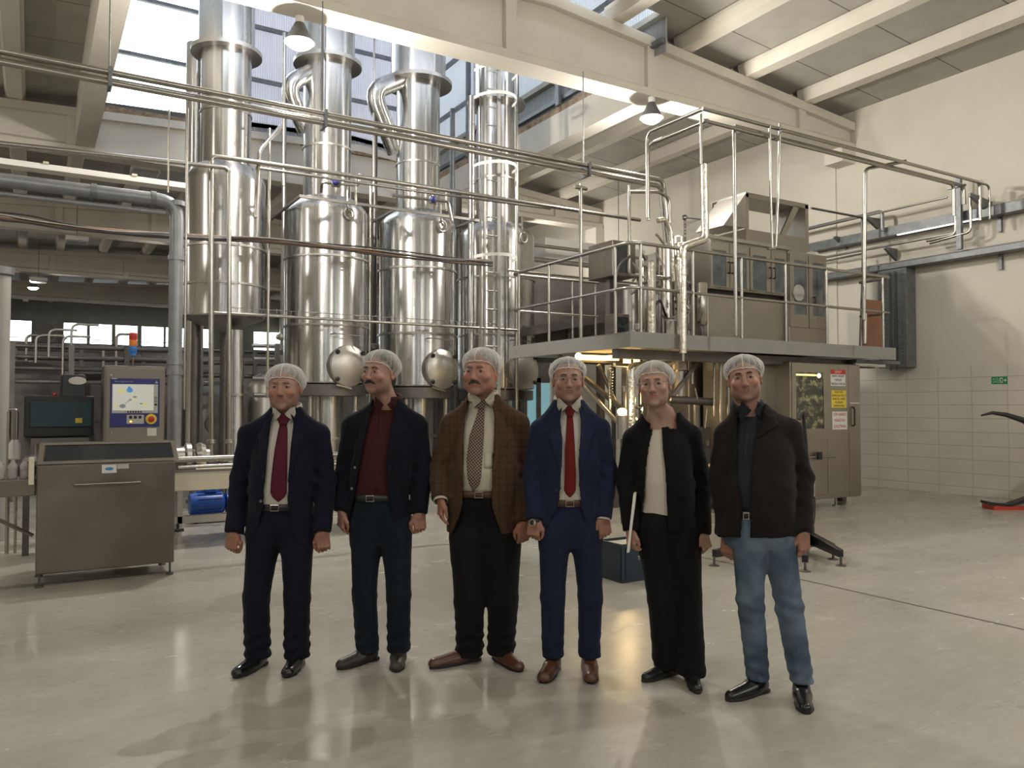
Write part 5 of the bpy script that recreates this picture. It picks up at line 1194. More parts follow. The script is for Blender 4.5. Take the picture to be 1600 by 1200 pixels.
# stack light
sx = xy(207, CY+.15); t = thing('stack_light', 'red, orange and blue signal tower light above the control cabinet', 'lamp', (sx, CY+.15, z1)); local(t)
mk('pole', MB().cyl((0, 0, 0), (0, 0, onY(207, 556, CY+.15).z-z1), .010), 'dark_steel', t, smooth=True)
zz = [onY(207, y, CY+.15).z-z1 for y in (556, 552, 541, 531, 521)]
mk('base', MB().cyl((0, 0, zz[0]), (0, 0, zz[1]), .03), 'lamp_blue', t, smooth=True)
for a, b, m in ((zz[1], zz[2], 'lamp_blue'), (zz[2], zz[3], 'orange_plastic'), (zz[3], zz[4], 'red_plastic')):
    mk('lens', MB().lathe([(.035, a+.001), (.037, a+.006), (.037, b-.006), (.035, b-.001)], seg=24), m, t, smooth=True)
mk('cap', MB().cyl((0, 0, zz[4]), (0, 0, zz[4]+.006), .034), 'red_plastic', t, smooth=True)

# black printer-like device
DY = 9.1
t = thing('coding_device', 'black machine head with oval white badge and teal display panel', 'machine', (xy(95, DY), DY+.2, 0)); PINV[t.name] = Matrix.Translation(-t.location)
x0, x1 = xy(92, DY), xy(138, DY); mk('head', MB().hexa([(x0-.0, DY, 1.42), (x1, DY, 1.42), (x1, DY+.4, 1.42), (x0, DY+.4, 1.42), (x0+.02, DY+.02, onY(115, 585, DY).z), (x1-.02, DY+.02, onY(115, 585, DY).z), (x1-.02, DY+.36, onY(115, 585, DY).z), (x0+.02, DY+.36, onY(115, 585, DY).z)]), 'black_plastic', t, bevel=.02)
p = onY(121, 595, DY); mb = MB().lathe([(.078, -.006), (.08, -.001)], (0, 0, 0), 'Y', seg=32); mb.v = [(v[0]+p.x, v[1]+DY+.001, v[2]*.5+p.z) for v in mb.v]; bd = mk('badge', mb, 'sign_white', t)
x0, x1 = xy(48, DY), xy(143, DY); za, zb2 = onY(95, 667, DY-.04).z, onY(95, 628, DY-.04).z
mk('display_hood', MB().box((xy(38, DY), DY, za-.10), (xy(148, DY), DY+.5, zb2+.06)), 'black_plastic', t, bevel=.015)
mk('display_panel', MB().box((x0, DY-.03, za), (x1, DY-.001, zb2)), 'teal_plastic', t, bevel=.004)
p = onY(123, 657, DY-.035); mk('sticker', MB().box((p.x-.03, DY-.032, p.z-.025), (p.x+.03, DY-.0305, p.z+.025)), 'sign_yellow', t)
mk('under_tray', MB().box((xy(50, DY), DY+.02, za-.17), (xy(140, DY), DY+.4, za-.11)), 'dark_steel', t)
p = onY(86, 621, DY); mk('reset_knob', MB().ball((p.x, DY+.1, zb2+.075), .018), 'red_plastic', t, smooth=True)
for i, px in enumerate((58, 75, 87, 98, 118, 127)):
    x = xy(px, DY+.1); mk('guide_rod', MB().cyl((x, DY+.1, za-.16), (x, DY+.1, 1.0), .012), 'pipe_steel', t, smooth=True)
for px in (44, 144): x = xy(px, DY+.3); mk('leg', MB().box((x-.03, DY+.28, 0), (x+.03, DY+.34, za-.05)), 'dark_steel', t)
mk('table', MB().box((xy(40, DY), DY, .96), (xy(150, DY), DY+.5, 1.0)), 'ring_steel', t)
# small frame at far left
t = thing('tube_stand', 'bent steel tube stand beside the column at the far left', 'stand', (xy(22, 9.6), 9.6, 0)); PINV[t.name] = Matrix.Translation(-t.location)
pipe(t, [(xy(14, 9.6), 9.6, onY(20, 640, 9.6).z), (xy(28, 9.6), 9.6, onY(20, 640, 9.6).z), (xy(28, 9.6), 9.6, 0)], .014)
pipe(t, [(xy(14, 9.6), 9.6, .95), (xy(28, 9.6), 9.6, .95)], .014); pipe(t, [(xy(15, 9.6), 9.6, 0), (xy(15, 9.6), 9.6, 1.45)], .02)
for i, px in enumerate((20, 26)): p = onY(px, 735, 9.6); mk('canister', MB().lathe([(.03, 0), (.04, .01), (.04, .16), (.015, .2)], (p.x, 9.55, .96), seg=16), 'sign_white', t, smooth=True)

# ================================================================== FLOOR ITEMS NEAR THE PEOPLE
p = onZ(985, 912, 0)
t = thing('plastic_crate', 'dark navy plastic crate with white lettering behind the woman', 'crate', (p.x+.12, p.y+.2, 0), 0); local(t)
w, dp, h = .36, .32, onZ(0, 0, 0) and .34
h = (912-850)*depth(p)/F_PX*.97
m = MB().box((-w/2, -dp/2, 0), (w/2, dp/2, .03)); 
for a, b in (((-w/2, -dp/2), (w/2, -dp/2+.015)), ((-w/2, dp/2-.015), (w/2, dp/2)), ((-w/2, -dp/2+.015), (-w/2+.015, dp/2-.015)), ((w/2-.015, -dp/2+.015), (w/2, dp/2-.015))): m.box((a[0], a[1], .03), (b[0], b[1], h))
mk('shell', m, 'crate_navy', t, bevel=.004)
mk('ribs', MB().box((-w/2-.008, -dp/2-.008, h-.03), (w/2+.008, -dp/2, h)).box((-w/2-.008, -dp/2, h-.03), (-w/2, dp/2+.008, h)).box((-w/2+.04, -dp/2-.006, .03), (-w/2+.055, -dp/2, h-.03)).box((w/2-.055, -dp/2-.006, .03), (w/2-.04, -dp/2, h-.03)), 'crate_navy', t)
mk('contents', MB().box((-w/2+.02, -dp/2+.02, h-.05), (w/2-.02, dp/2-.02, h-.02)), 'panel_grey', t)
text_mb('TEPA', .045, (.045, -dp/2-.0015, h*.6), FACE_NY, t, 'sign_white')
# arched handle / bar behind
t = thing('floor_hose', 'short dark bent hose lying on the floor behind the blue-suited man', 'hose', onZ(960, 860, 0)); PINV[t.name] = Matrix.Translation(-t.location)
pipe(t, [onZ(942, 853, .012), onZ(975, 862, .012), onZ(1010, 868, .012)], .012, 'black_cable'); pipe(t, [onZ(950, 850, .02), onZ(951, 852, .09), onZ(975, 852, .10)], .012, 'black_cable', bend=.03)

# printer stand with spider feet behind man 6
SX = 1268
pc = onZ(1262, 862, 0)
t = thing('swivel_stand', 'grey post on a black four-legged swivel base behind the man in jeans', 'stand', (pc.x, pc.y, 0)); PINV[t.name] = Matrix.Translation(-t.location)
c = Vector((pc.x, pc.y, 0)); D = depth(pc)
zf_ = lambda py: 1.5+(635-py)/F_PX*D
mk('post', MB().box((c.x-.035, c.y-.035, .20), (c.x+.035, c.y+.035, zf_(780))), 'column_paint', t, bevel=.004)
mk('collar', MB().box((c.x-.06, c.y-.06, zf_(775)), (c.x+.05, c.y+.06, zf_(755))), 'panel_grey', t, bevel=.006)
mk('head_tube', MB().cyl((c.x, c.y, zf_(755)), (c.x, c.y, zf_(712)), .022), 'pipe_steel', t, smooth=True)
mk('side_arm', MB().tube([c+Vector((0, 0, zf_(712))), c+Vector((-.05, 0, zf_(640))), c+Vector((-.12, 0, zf_(655)))], .02, 8, .08), 'black_plastic', t, smooth=True)
ends = [onZ(1116, 884, 0), onZ(1314, 884, 0), onZ(1258, 893, 0), onZ(1302, 874, 0)]
for e in ends:
    e2 = Vector((e.x, e.y, .10)); d = (e2-c); d.z = 0; n = Vector((-d.y, d.x, 0)).normalized()*.028
    a = c+Vector((0, 0, .14)); m = MB().hexa([a-n+Vector((0, 0, -.05)), e2-n+Vector((0, 0, -.02)), e2+n+Vector((0, 0, -.02)), a+n+Vector((0, 0, -.05)), a-n+Vector((0, 0, .08)), e2-n+Vector((0, 0, .05)), e2+n+Vector((0, 0, .05)), a+n+Vector((0, 0, .08))])
    lg = mk('leg', m, 'black_plastic', t, bevel=.006)
    mk('levelling_foot', MB().cyl((e.x, e.y, .012), (e.x, e.y, .085), .012).lathe([(.05, 0), (.05, .006), (.025, .014)], (e.x, e.y, 0), seg=20), 'dark_steel', lg, smooth=True)
mk('hub', MB().cyl(c+Vector((0, 0, .06)), c+Vector((0, 0, .26)), .07, seg=20), 'black_plastic', t, smooth=True)
mk('cable', MB().tube([c+Vector((.03, 0, .75)), c+Vector((.10, -.02, .55)), c+Vector((.11, 0, .3)), c+Vector((.04, 0, .15))], .008, 8, .1), 'black_cable', t, smooth=True)
# ================================================================== PEOPLE
def smin(a, b, k):
    h = np.clip(.5+.5*(b-a)/k, 0, 1); return b*(1-h)+a*h-k*h*(1-h)
def smax(a, b, k): return -smin(-a, -b, k)
def s_ell(P, c, r):
    q = P-np.array(c); r = np.array(r); k0 = np.sqrt(((q/r)**2).sum(1)); k1 = np.sqrt(((q/(r*r))**2).sum(1))+1e-9
    return k0*(k0-1)/k1
def s_cone(P, a, b, r1, r2, sy=1.0):
    """round cone; sy squashes its depth"""
    a = np.array(a, float); b = np.array(b, float); S_ = np.array([1, 1/sy, 1]); q = (P-a)*S_; ba = (b-a)*S_
    t = np.clip(q@ba/(ba@ba+1e-12), 0, 1); return np.sqrt(((q-t[:, None]*ba)**2).sum(1))-(r1+(r2-r1)*t)
def s_rbox(P, c, h, r):
    q = np.abs(P-np.array(c))-np.array(h)+r; return np.sqrt((np.maximum(q, 0)**2).sum(1))+np.minimum(q.max(1), 0)-r
def s_loft(P, secs, e=2.3):
    """stack of (z, cx, cy, halfwidth, halfdepth)"""
    s = np.array(sorted(secs)); z = P[:, 2]
    zc = np.clip(z, s[0, 0], s[-1, 0]); A = [np.interp(zc, s[:, 0], s[:, i]) for i in (1, 2, 3, 4)]
    x = np.abs(P[:, 0]-A[0])/A[2]; y = np.abs(P[:, 1]-A[1])/A[3]
    r = (x**e+y**e)**(1/e); d = (r-1)*np.minimum(A[2], A[3])*.92
    return smax(d, np.maximum(s[0, 0]-z, z-s[-1, 0]), .012)
def smooth_secs(secs, n=24):
    s = np.array(sorted(secs)); t = np.linspace(s[0, 0], s[-1, 0], n); out = []
    for z in t:
        w = np.exp(-((s[:, 0]-z)/.045)**2)[:, None]
        lin = np.array([np.interp(z, s[:, 0], s[:, i]) for i in range(1, s.shape[1])])
        # blur the linear profile
        zz = z+np.array([-.03, -.015, 0, .015, .03]); b = np.mean([[np.interp(q, s[:, 0], s[:, i]) for i in range(1, s.shape[1])] for q in zz], axis=0)
        out.append((z, *b))
    return out
def noise3(P, f, seed=0):
    r = np.random.RandomState(seed); v = np.zeros(len(P))
    for i in range(5):
        d = r.normal(size=3); d /= np.linalg.norm(d); v += np.sin(P@d*f*(1+.35*i)+r.uniform(0, 6.28))
    return v/5
def surfnet(f, lo, hi, h):
    lo = np.array(lo, float); hi = np.array(hi, float); n = np.maximum(3, np.ceil((hi-lo)/h).astype(int)+1)
    ax = [lo[i]+h*np.arange(n[i]) for i in range(3)]; F = np.empty(n)
    step = max(1, int(400000/(n[1]*n[2])))
    for i in range(0, n[0], step):
        X, Y, Z = np.meshgrid(ax[0][i:i+step], ax[1], ax[2], indexing='ij'); F[i:i+step] = f(np.stack([X.ravel(), Y.ravel(), Z.ravel()], 1)).reshape(X.shape)
    F[0] = F[-1] = 1; F[:, 0] = F[:, -1] = 1; F[:, :, 0] = F[:, :, -1] = 1
    I = F < 0; m = tuple(n-1); cnt = np.zeros(m, int)
    cs = [(a, b, c) for a in (0, 1) for b in (0, 1) for c in (0, 1)]
    sl = lambda A, o: A[o[0]:o[0]+m[0], o[1]:o[1]+m[1], o[2]:o[2]+m[2]]
    for o in cs: cnt += sl(I, o)
    act = np.argwhere((cnt > 0) & (cnt < 8)); idx = -np.ones(m, int); idx[tuple(act.T)] = np.arange(len(act))
    pos = np.zeros((len(act), 3)); w = np.zeros(len(act))
    for a in cs:
        for d in range(3):
            if a[d]: continue
            b = list(a); b[d] = 1; A = act+np.array(a); B = act+np.array(b)
            fa = F[tuple(A.T)]; fb = F[tuple(B.T)]; k = (fa < 0) != (fb < 0); t = np.where(k, fa/(fa-fb+1e-20), 0)
            pos[k] += (A+(B-A)*t[:, None])[k]; w[k] += 1
    pos = lo+h*pos/w[:, None]; faces = []
    for d in range(3):
        e = [0, 0, 0]; e[d] = 1; s0 = I[tuple(slice(0, n[i]-e[i]) for i in range(3))]; s1 = I[tuple(slice(e[i], n[i]) for i in range(3))]
        E = np.argwhere(s0 != s1); u, v = [(1, 2), (2, 0), (0, 1)][d]
        ok = (E[:, u] > 0) & (E[:, v] > 0) & (E[:, u] < m[u]) & (E[:, v] < m[v]) & (E[:, d] < m[d]); E = E[ok]
        du = np.zeros(3, int); du[u] = 1; dv = np.zeros(3, int); dv[v] = 1
        q = np.stack([idx[tuple((E-du-dv).T)], idx[tuple((E-dv).T)], idx[tuple(E.T)], idx[tuple((E-du).T)]], 1)
        fl = ~s0[tuple(E.T)]; q[fl] = q[fl][:, ::-1]; faces.append(q)
    return pos, np.concatenate(faces)
def relax(pos, faces, it=2):
    n = len(pos)
    for _ in range(it):
        s = np.zeros_like(pos); c = np.zeros(n)
        for i in range(4):
            a, b = faces[:, i], faces[:, (i+1) % 4]; np.add.at(s, a, pos[b]); np.add.at(s, b, pos[a]); np.add.at(c, a, 1); np.add.at(c, b, 1)
        pos = pos*.5+.5*s/np.maximum(c, 1)[:, None]
    return pos
def npmesh(name, pos, faces, material, parent, cols=None, smooth=True, solid=0):
    me = bpy.data.meshes.new(name); me.from_pydata(pos.tolist(), [], faces.tolist() if hasattr(faces, 'tolist') else faces); me.update()
    if smooth: me.polygons.foreach_set('use_smooth', [True]*len(me.polygons))
    if cols is not None:
        at_ = me.color_attributes.new('tint', 'FLOAT_COLOR', 'POINT'); c = np.ones((len(pos), 4)); c[:, :3] = cols; at_.data.foreach_set('color', c.ravel())
    me.materials.append(MATS[material] if isinstance(material, str) else material)
    o = bpy.data.objects.new(name, me); COL.objects.link(o); o.parent = parent
    if solid:
        s = o.modifiers.new('cloth', 'SOLIDIFY'); s.thickness = solid; s.offset = 1 if solid < 0 else -1; s.thickness = abs(solid)
    return o
def front(sdf, X, Z, y0=-.40, y1=.05, n=60):
    X = np.asarray(X, float); Z = np.asarray(Z, float); ys = np.linspace(y0, y1, n)
    G = np.stack([np.repeat(X, n), np.tile(ys, len(X)), np.repeat(Z, n)], 1); F = sdf(G).reshape(len(X), n)
    out = np.full(len(X), np.nan)
    for i in range(len(X)):
        k = np.argmax(F[i] < 0)
        if F[i, k] < 0 and k > 0: a, b = F[i, k-1], F[i, k]; out[i] = ys[k-1]+(ys[k]-ys[k-1])*a/(a-b)
        elif F[i].min() < .03: out[i] = ys[np.argmin(F[i])]
    if np.isnan(out).any():
        good = ~np.isnan(out); out[~good] = out[good].mean() if good.any() else 0
    return out
def ribbon(name, sdf, rows, off, th, material, parent, nu=8, sub=5, bulge=0.0, ylim=(-.4, .05), edge=0.0):
    """rows of (Ax, Az, Bx, Bz): a strip of cloth laid on the front of sdf"""
    R_ = np.array(rows, float); t = np.linspace(0, len(R_)-1, (len(R_)-1)*sub+1); R2 = np.stack([np.interp(t, np.arange(len(R_)), R_[:, i]) for i in range(4)], 1)
    u = np.linspace(0, 1, nu+1); X = R2[:, 0:1]*(1-u)+R2[:, 2:3]*u; Z = R2[:, 1:2]*(1-u)+R2[:, 3:4]*u
    Y = front(sdf, X.ravel(), Z.ravel(), *ylim).reshape(X.shape)
    for _ in range(4):
        if len(Y) > 4: Y[1:-1] = (Y[:-2]+2*Y[1:-1]+Y[2:])/4
        if Y.shape[1] > 4 and nu > 4: Y[:, 1:-1] = (Y[:, :-2]+2*Y[:, 1:-1]+Y[:, 2:])/4
    yf = Y-off-bulge*np.sin(np.pi*u)[None, :]*1.0; yb = Y-off+th
    nr, nc = X.shape; A = np.stack([X, yf, Z], 2).reshape(-1, 3); B = np.stack([X, yb, Z], 2).reshape(-1, 3); N = nr*nc; f = []
    for i in range(nr-1):
        for j in range(nc-1):
            a = i*nc+j; f.append((a, a+1, a+nc+1, a+nc)); f.append((N+a, N+a+nc, N+a+nc+1, N+a+1))
    for i in range(nr-1):
        for j in (0, nc-1): a = i*nc+j; f.append((a, a+nc, N+a+nc, N+a))
    for j in range(nc-1):
        for i in (0, nr-1): a = i*nc+j; f.append((a, a+1, N+a+1, N+a))
    o = npmesh(name, np.concatenate([A, B]), np.array(f), material, parent)
    bm = bmesh.new(); bm.from_mesh(o.data); bmesh.ops.recalc_face_normals(bm, faces=bm.faces); bm.to_mesh(o.data); bm.free()
    return o

# cloth, skin and net materials
mat('skin', (.5, .3, .2), .5, attr='tint', sss=.08, bump=.12, bscale=120)
def cloth(name, col, rough=.85, bs=350, b=.25, var=.08, vs=12, sheen=.04): return mat(name, col, rough, bump=b, bscale=bs, var=var, vscale=vs, sheen=sheen, spec=.12)
cloth('navy_suit', (.0065, .0075, .0165)); cloth('navy_blazer', (.0055, .0065, .0125)); cloth('blue_suit', (.0135, .0185, .041))
cloth('black_cloth', (.0065, .0065, .0075)); cloth('black_trouser', (.007, .007, .0075)); cloth('jacket_black', (.0125, .0105, .0095))
cloth('dark_denim', (.0085, .013, .020), vs=20, var=.25); cloth('white_shirt', (.50, .465, .41), .8, b=.1, var=.03)
cloth('cream_shirt', (.43, .40, .32), .8, b=.1, var=.03); cloth('maroon_shirt', (.045, .011, .011), .8); cloth('slate_shirt', (.020, .025, .033), .8)
cloth('white_blouse', (.52, .47, .40), .7, b=.15, var=.04)
cloth('burgundy_tie', (.075, .009, .020), .6, var=.35, vs=160); cloth('red_tie', (.125, .010, .009), .6)
mat('belt_black', (.01, .01, .011), .4); mat('belt_brown', (.06, .025, .015), .45); mat('buckle', (.55, .52, .46), .3, 1.0)
mat('leather_black', (.010, .010, .011), .25); mat('leather_brown', (.085, .033, .018), .33, var=.25, vscale=14); mat('leather_dark', (.030, .024, .019), .45, var=.3, vscale=14)
mat('sole_rubber', (.012, .010, .009), .6); mat('button_grey', (.13, .13, .14), .4); mat('button_navy', (.01, .012, .03), .3)
mat('hair_dark', (.012, .009, .007), .55, bump=.5, bscale=150); mat('hair_grey', (.16, .15, .14), .6, bump=.5, bscale=150); mat('hair_brown', (.10, .065, .035), .5, bump=.5, bscale=150)
mat('moustache_grey', (.055, .05, .046), .7, bump=.8, bscale=200, var=.4, vscale=120)
mat('eye_white', (.30, .26, .24), .25); mat('iris_dark', (.03, .018, .012), .15); mat('metal_frame', (.35, .33, .30), .25, 1.0)
mat('net_band', (.80, .78, .74), .7); mat('paper_white', (.72, .70, .64), .6); mat('gold', (.6, .42, .15), .25, 1.0); mat('nail', (.50, .30, .24), .3)
def jeans_mat():
    m = mat('light_denim', (.105, .165, .25), .85, bump=.3, bscale=300, spec=.12); nt = m.node_tree; L = nt.links; b = nt.nodes['Principled BSDF']
    tc = nd(nt, 'ShaderNodeTexCoord'); no = nd(nt, 'ShaderNodeTexNoise', Scale=6.0, Detail=6.0); L.new(tc.outputs['Object'], no.inputs[0])
    cr = nd(nt, 'ShaderNodeValToRGB'); L.new(no.outputs[0], cr.inputs[0]); cr.color_ramp.elements[0].position = .35; cr.color_ramp.elements[0].color = (.050, .075, .11, 1)
    cr.color_ramp.elements[1].position = .68; cr.color_ramp.elements[1].color = (.145, .19, .245, 1); L.new(cr.outputs[0], b.inputs['Base Color'])
jeans_mat()
def plaid_mat(name, c0, c1, c2, s, w, rot=0, w2=None):
    m = mat(name, c0, .9, bump=.35, bscale=300, sheen=.05, spec=.12); nt = m.node_tree; L = nt.links; b = nt.nodes['Principled BSDF']
    tc = nd(nt, 'ShaderNodeTexCoord'); mp = nd(nt, 'ShaderNodeMapping'); mp.inputs['Rotation'].default_value = (0, rot, 0); L.new(tc.outputs['Object'], mp.inputs[0])
    sp = nd(nt, 'ShaderNodeSeparateXYZ'); L.new(mp.outputs[0], sp.inputs[0]); outs = []
    for ax in ('X', 'Z'):
        a = nd(nt, 'ShaderNodeMath', operation='ADD'); L.new(sp.outputs[ax], a.inputs[0]); a.inputs[1].default_value = 100*s
        md = nd(nt, 'ShaderNodeMath', operation='MODULO'); L.new(a.outputs[0], md.inputs[0]); md.inputs[1].default_value = s
        lt = nd(nt, 'ShaderNodeMath', operation='LESS_THAN'); L.new(md.outputs[0], lt.inputs[0]); lt.inputs[1].default_value = w; outs.append(lt.outputs[0])
    ad = nd(nt, 'ShaderNodeMath', operation='ADD'); L.new(outs[0], ad.inputs[0]); L.new(outs[1], ad.inputs[1]); hv = nd(nt, 'ShaderNodeMath', operation='MULTIPLY'); L.new(ad.outputs[0], hv.inputs[0]); hv.inputs[1].default_value = .5
    cr = nd(nt, 'ShaderNodeValToRGB'); L.new(hv.outputs[0], cr.inputs[0]); cr.color_ramp.interpolation = 'CONSTANT'
    cr.color_ramp.elements[0].color = (*c0, 1); e = cr.color_ramp.elements.new(.4); e.color = (*c1, 1); cr.color_ramp.elements[-1].position = .9; cr.color_ramp.elements[-1].color = (*c2, 1)
    L.new(cr.outputs[0], b.inputs['Base Color'])
plaid_mat('brown_plaid', (.066, .038, .021), (.052, .029, .0165), (.040, .023, .014), .042, .008)
plaid_mat('checked_tie', (.040, .024, .020), (.16, .12, .10), (.33, .27, .22), .013, .0055, rot=math.radians(40))
def net_mat():
    m = bpy.data.materials.new('hairnet'); MATS['hairnet'] = m; m.use_nodes = True; nt = m.node_tree; L = nt.links; nt.nodes.remove(nt.nodes['Principled BSDF']); out = nt.nodes['Material Output']
    tc = nd(nt, 'ShaderNodeTexCoord'); no = nd(nt, 'ShaderNodeTexNoise', Scale=60.0, Detail=3.0); L.new(tc.outputs['Object'], no.inputs[0])
    lw = nd(nt, 'ShaderNodeLayerWeight', Blend=.45); mr = nd(nt, 'ShaderNodeMapRange'); L.new(lw.outputs['Facing'], mr.inputs[0]); mr.inputs[3].default_value = .16; mr.inputs[4].default_value = .85
    m2 = nd(nt, 'ShaderNodeMath', operation='MULTIPLY_ADD'); L.new(no.outputs[0], m2.inputs[0]); m2.inputs[1].default_value = .35; L.new(mr.outputs[0], m2.inputs[2])
    m3 = nd(nt, 'ShaderNodeMath', operation='SUBTRACT', use_clamp=True); L.new(m2.outputs[0], m3.inputs[0]); m3.inputs[1].default_value = .12
    t = nd(nt, 'ShaderNodeBsdfTransparent'); d = nd(nt, 'ShaderNodeBsdfDiffuse'); d.inputs[0].default_value = (.74, .74, .72, 1); tl = nd(nt, 'ShaderNodeBsdfTranslucent'); tl.inputs[0].default_value = (.74, .74, .72, 1)
    mx = nd(nt, 'ShaderNodeMixShader'); mx.inputs[0].default_value = .35; L.new(d.outputs[0], mx.inputs[1]); L.new(tl.outputs[0], mx.inputs[2])
    m4 = nd(nt, 'ShaderNodeMixShader'); L.new(m3.outputs[0], m4.inputs[0]); L.new(t.outputs[0], m4.inputs[1]); L.new(mx.outputs[0], m4.inputs[2]); L.new(m4.outputs[0], out.inputs[0])
net_mat()

def head_sdf(P, o):
    """head in its own frame: face looks to -y, centre at mid height, 0.235 tall"""
    fat = o.get('fat', 1.0); jw = o.get('jaw', 1.0)
    d = s_ell(P, (0, .018, .042), (.074, .093, .080))
    d = smin(d, s_ell(P, (0, -.018, -.020), (.064*fat, .073, .084)), .03)
    d = smin(d, s_ell(P, (0, -.030, -.074), (.047*jw, .052, .036)), .03)
    d = smin(d, s_ell(P, (0, -.074, -.098), (.020*jw, .016, .015)), .02)
    for s in (-1, 1):
        d = smin(d, s_ell(P, (s*.047*jw, -.005, -.058), (.017, .035, .035)), .03)
        d = smin(d, s_ell(P, (s*.042*fat, -.066, -.022), (.020, .020, .018)), .022)
        d = smin(d, s_ell(P, (s*.077, .014, -.004), (.008, .019, .031)), .008)
        d = smax(d, -s_ell(P, (s*.0805, .008, -.002), (.005, .010, .018)), .006)
    d = smin(d, s_cone(P, (-.034, -.083, .031), (.034, -.083, .031), .008, .008), .016)
    for s in (-1, 1): d = smax(d, -s_ell(P, (s*.030, -.100, .010), (.018, .016, .012)), .012)
    for s in (-1, 1):   # lids around the eye slit
        d = smin(d, s_ell(P, (s*.030, -.0735, .009), (.0155, .0145, .0105)), .004)
        d = smax(d, -s_ell(P, (s*.030, -.092, .0085), (.0125, .012, .0029)), .002)
    d = smin(d, s_cone(P, (0, -.086, .020), (0, -.106, -.026), .0078, .0115), .010)
    d = smin(d, s_ell(P, (0, -.108, -.030), (.0115, .0105, .0095)), .006)
    for s in (-1, 1): d = smin(d, s_ell(P, (s*.0125, -.098, -.033), (.0075, .0095, .0075)), .006)
    for s in (-1, 1): d = smax(d, -s_ell(P, (s*.0065, -.1045, -.0415), (.0035, .005, .003)), .002)
    d = smin(d, s_ell(P, (0, -.077, -.054), (.026, .012, .017)), .014)
    for s in (-1, 1):
        d = smin(d, s_cone(P, (0, -.0890, -.0530), (s*.019, -.0820, -.0575), .0040, .0024), .004)
        d = smin(d, s_cone(P, (0, -.0880, -.0630), (s*.016, -.0820, -.0600), .0048, .0026), .004)
    d = smax(d, -s_cone(P, (-.021, -.0895, -.0580), (.021, -.0895, -.0580), .0016, .0016), .002)
    for s in (-1, 1): d = smax(d, -s_cone(P, (s*.020, -.096, -.036), (s*.031, -.0885, -.060), .0022, .002), .008)
    return d
def head_cols(Q, o):
    base = np.array(o['skin'])*.80; C = np.tile(base, (len(Q), 1)); x, y, z = Q[:, 0], Q[:, 1], Q[:, 2]
    def mixc(col, w): C[:] = C*(1-w[:, None])+np.array(col)*w[:, None]
    g = lambda cx, cz, sx, sz: np.exp(-((np.abs(x)-cx)/sx)**2-((z-cz)/sz)**2)*(y < -.03)
    mixc(base*np.array([1.12, .82, .78]), .7*g(.042, -.02, .02, .02)); mixc(base*np.array([1.12, .80, .76]), .7*g(0, -.03, .014, .014)); mixc(base*np.array([1.1, .8, .75]), .8*((np.abs(x) > .072) & (z < .04) & (y > -.02)))
    st = o.get('stubble', 0)
    if st: w = np.clip((-.030-z)/.025, 0, 1)*(y < .02)*np.clip((np.abs(x)*.6-z-.045)/.01, 0, 1)*(z > -.125)*st; mixc(base*np.array([.50, .52, .56]), w)
    lip = o.get('lip', (.24, .105, .08)); w = np.clip(1.25-((x/.0225)**2+((z+.0580)/(.0095))**2), 0, 1)*(y < -.078); mixc(lip, np.clip(w*1.6, 0, .85))
    return np.clip(C, 0, 1)
def rotM(yaw, pitch=0, roll=0):
    return np.array((Matrix.Rotation(yaw, 3, 'Z') @ Matrix.Rotation(pitch, 3, 'X') @ Matrix.Rotation(roll, 3, 'Y')))

def hand_sdf(P, curl, spread=.0, thumb=1.0):
    """wrist at origin, fingers to -z, back of hand to -y, thumb to +x"""
    d = s_cone(P, (0, .0, .05), (0, 0, -.01), .026, .025, .8)
    d = smin(d, s_rbox(P, (0.0, .0, -.048), (.039, .0135, .046), .0125), .02)
    d = smin(d, s_ell(P, (.026, .008, -.036), (.017, .015, .030)), .014)
    xs = (.0300, .0102, -.0098, -.0290); ln = (.070, .078, .073, .056); rr_ = (.0092, .0094, .0090, .0080)
    for i, (x, l, r) in enumerate(zip(xs, ln, rr_)):
        a = np.array([x, .0, -.086+(.004 if i in (1, 2) else 0)-abs(i-1.4)*-.002]); th = curl*(.45+.06*i); sp_ = (x)*spread*6
        for j, fr_ in enumerate((.46, .30, .24)):
            dirv = np.array([math.sin(sp_), math.sin(th)*1.0, -math.cos(th)]); b = a+dirv*l*fr_; d = smin(d, s_cone(P, a, b, r*(1-.08*j), r*(1-.08*(j+1))), .0032 if j else .006)
            a = b; th += curl*(.75 if j == 0 else .55)
    a = (.030, .006, -.022); b = (.051*thumb, .014, -.055); c = (.050*thumb, .022, -.082); e = (.044*thumb, .026, -.104)
    d = smin(d, s_cone(P, a, b, .0145, .0115), .010); d = smin(d, s_cone(P, b, c, .0115, .0098), .005); d = smin(d, s_cone(P, c, e, .0100, .0078), .004)
    for x in xs: d = smin(d, s_ell(P, (x, -.0085, -.086), (.0075, .006, .008)), .006)   # knuckles
    return d

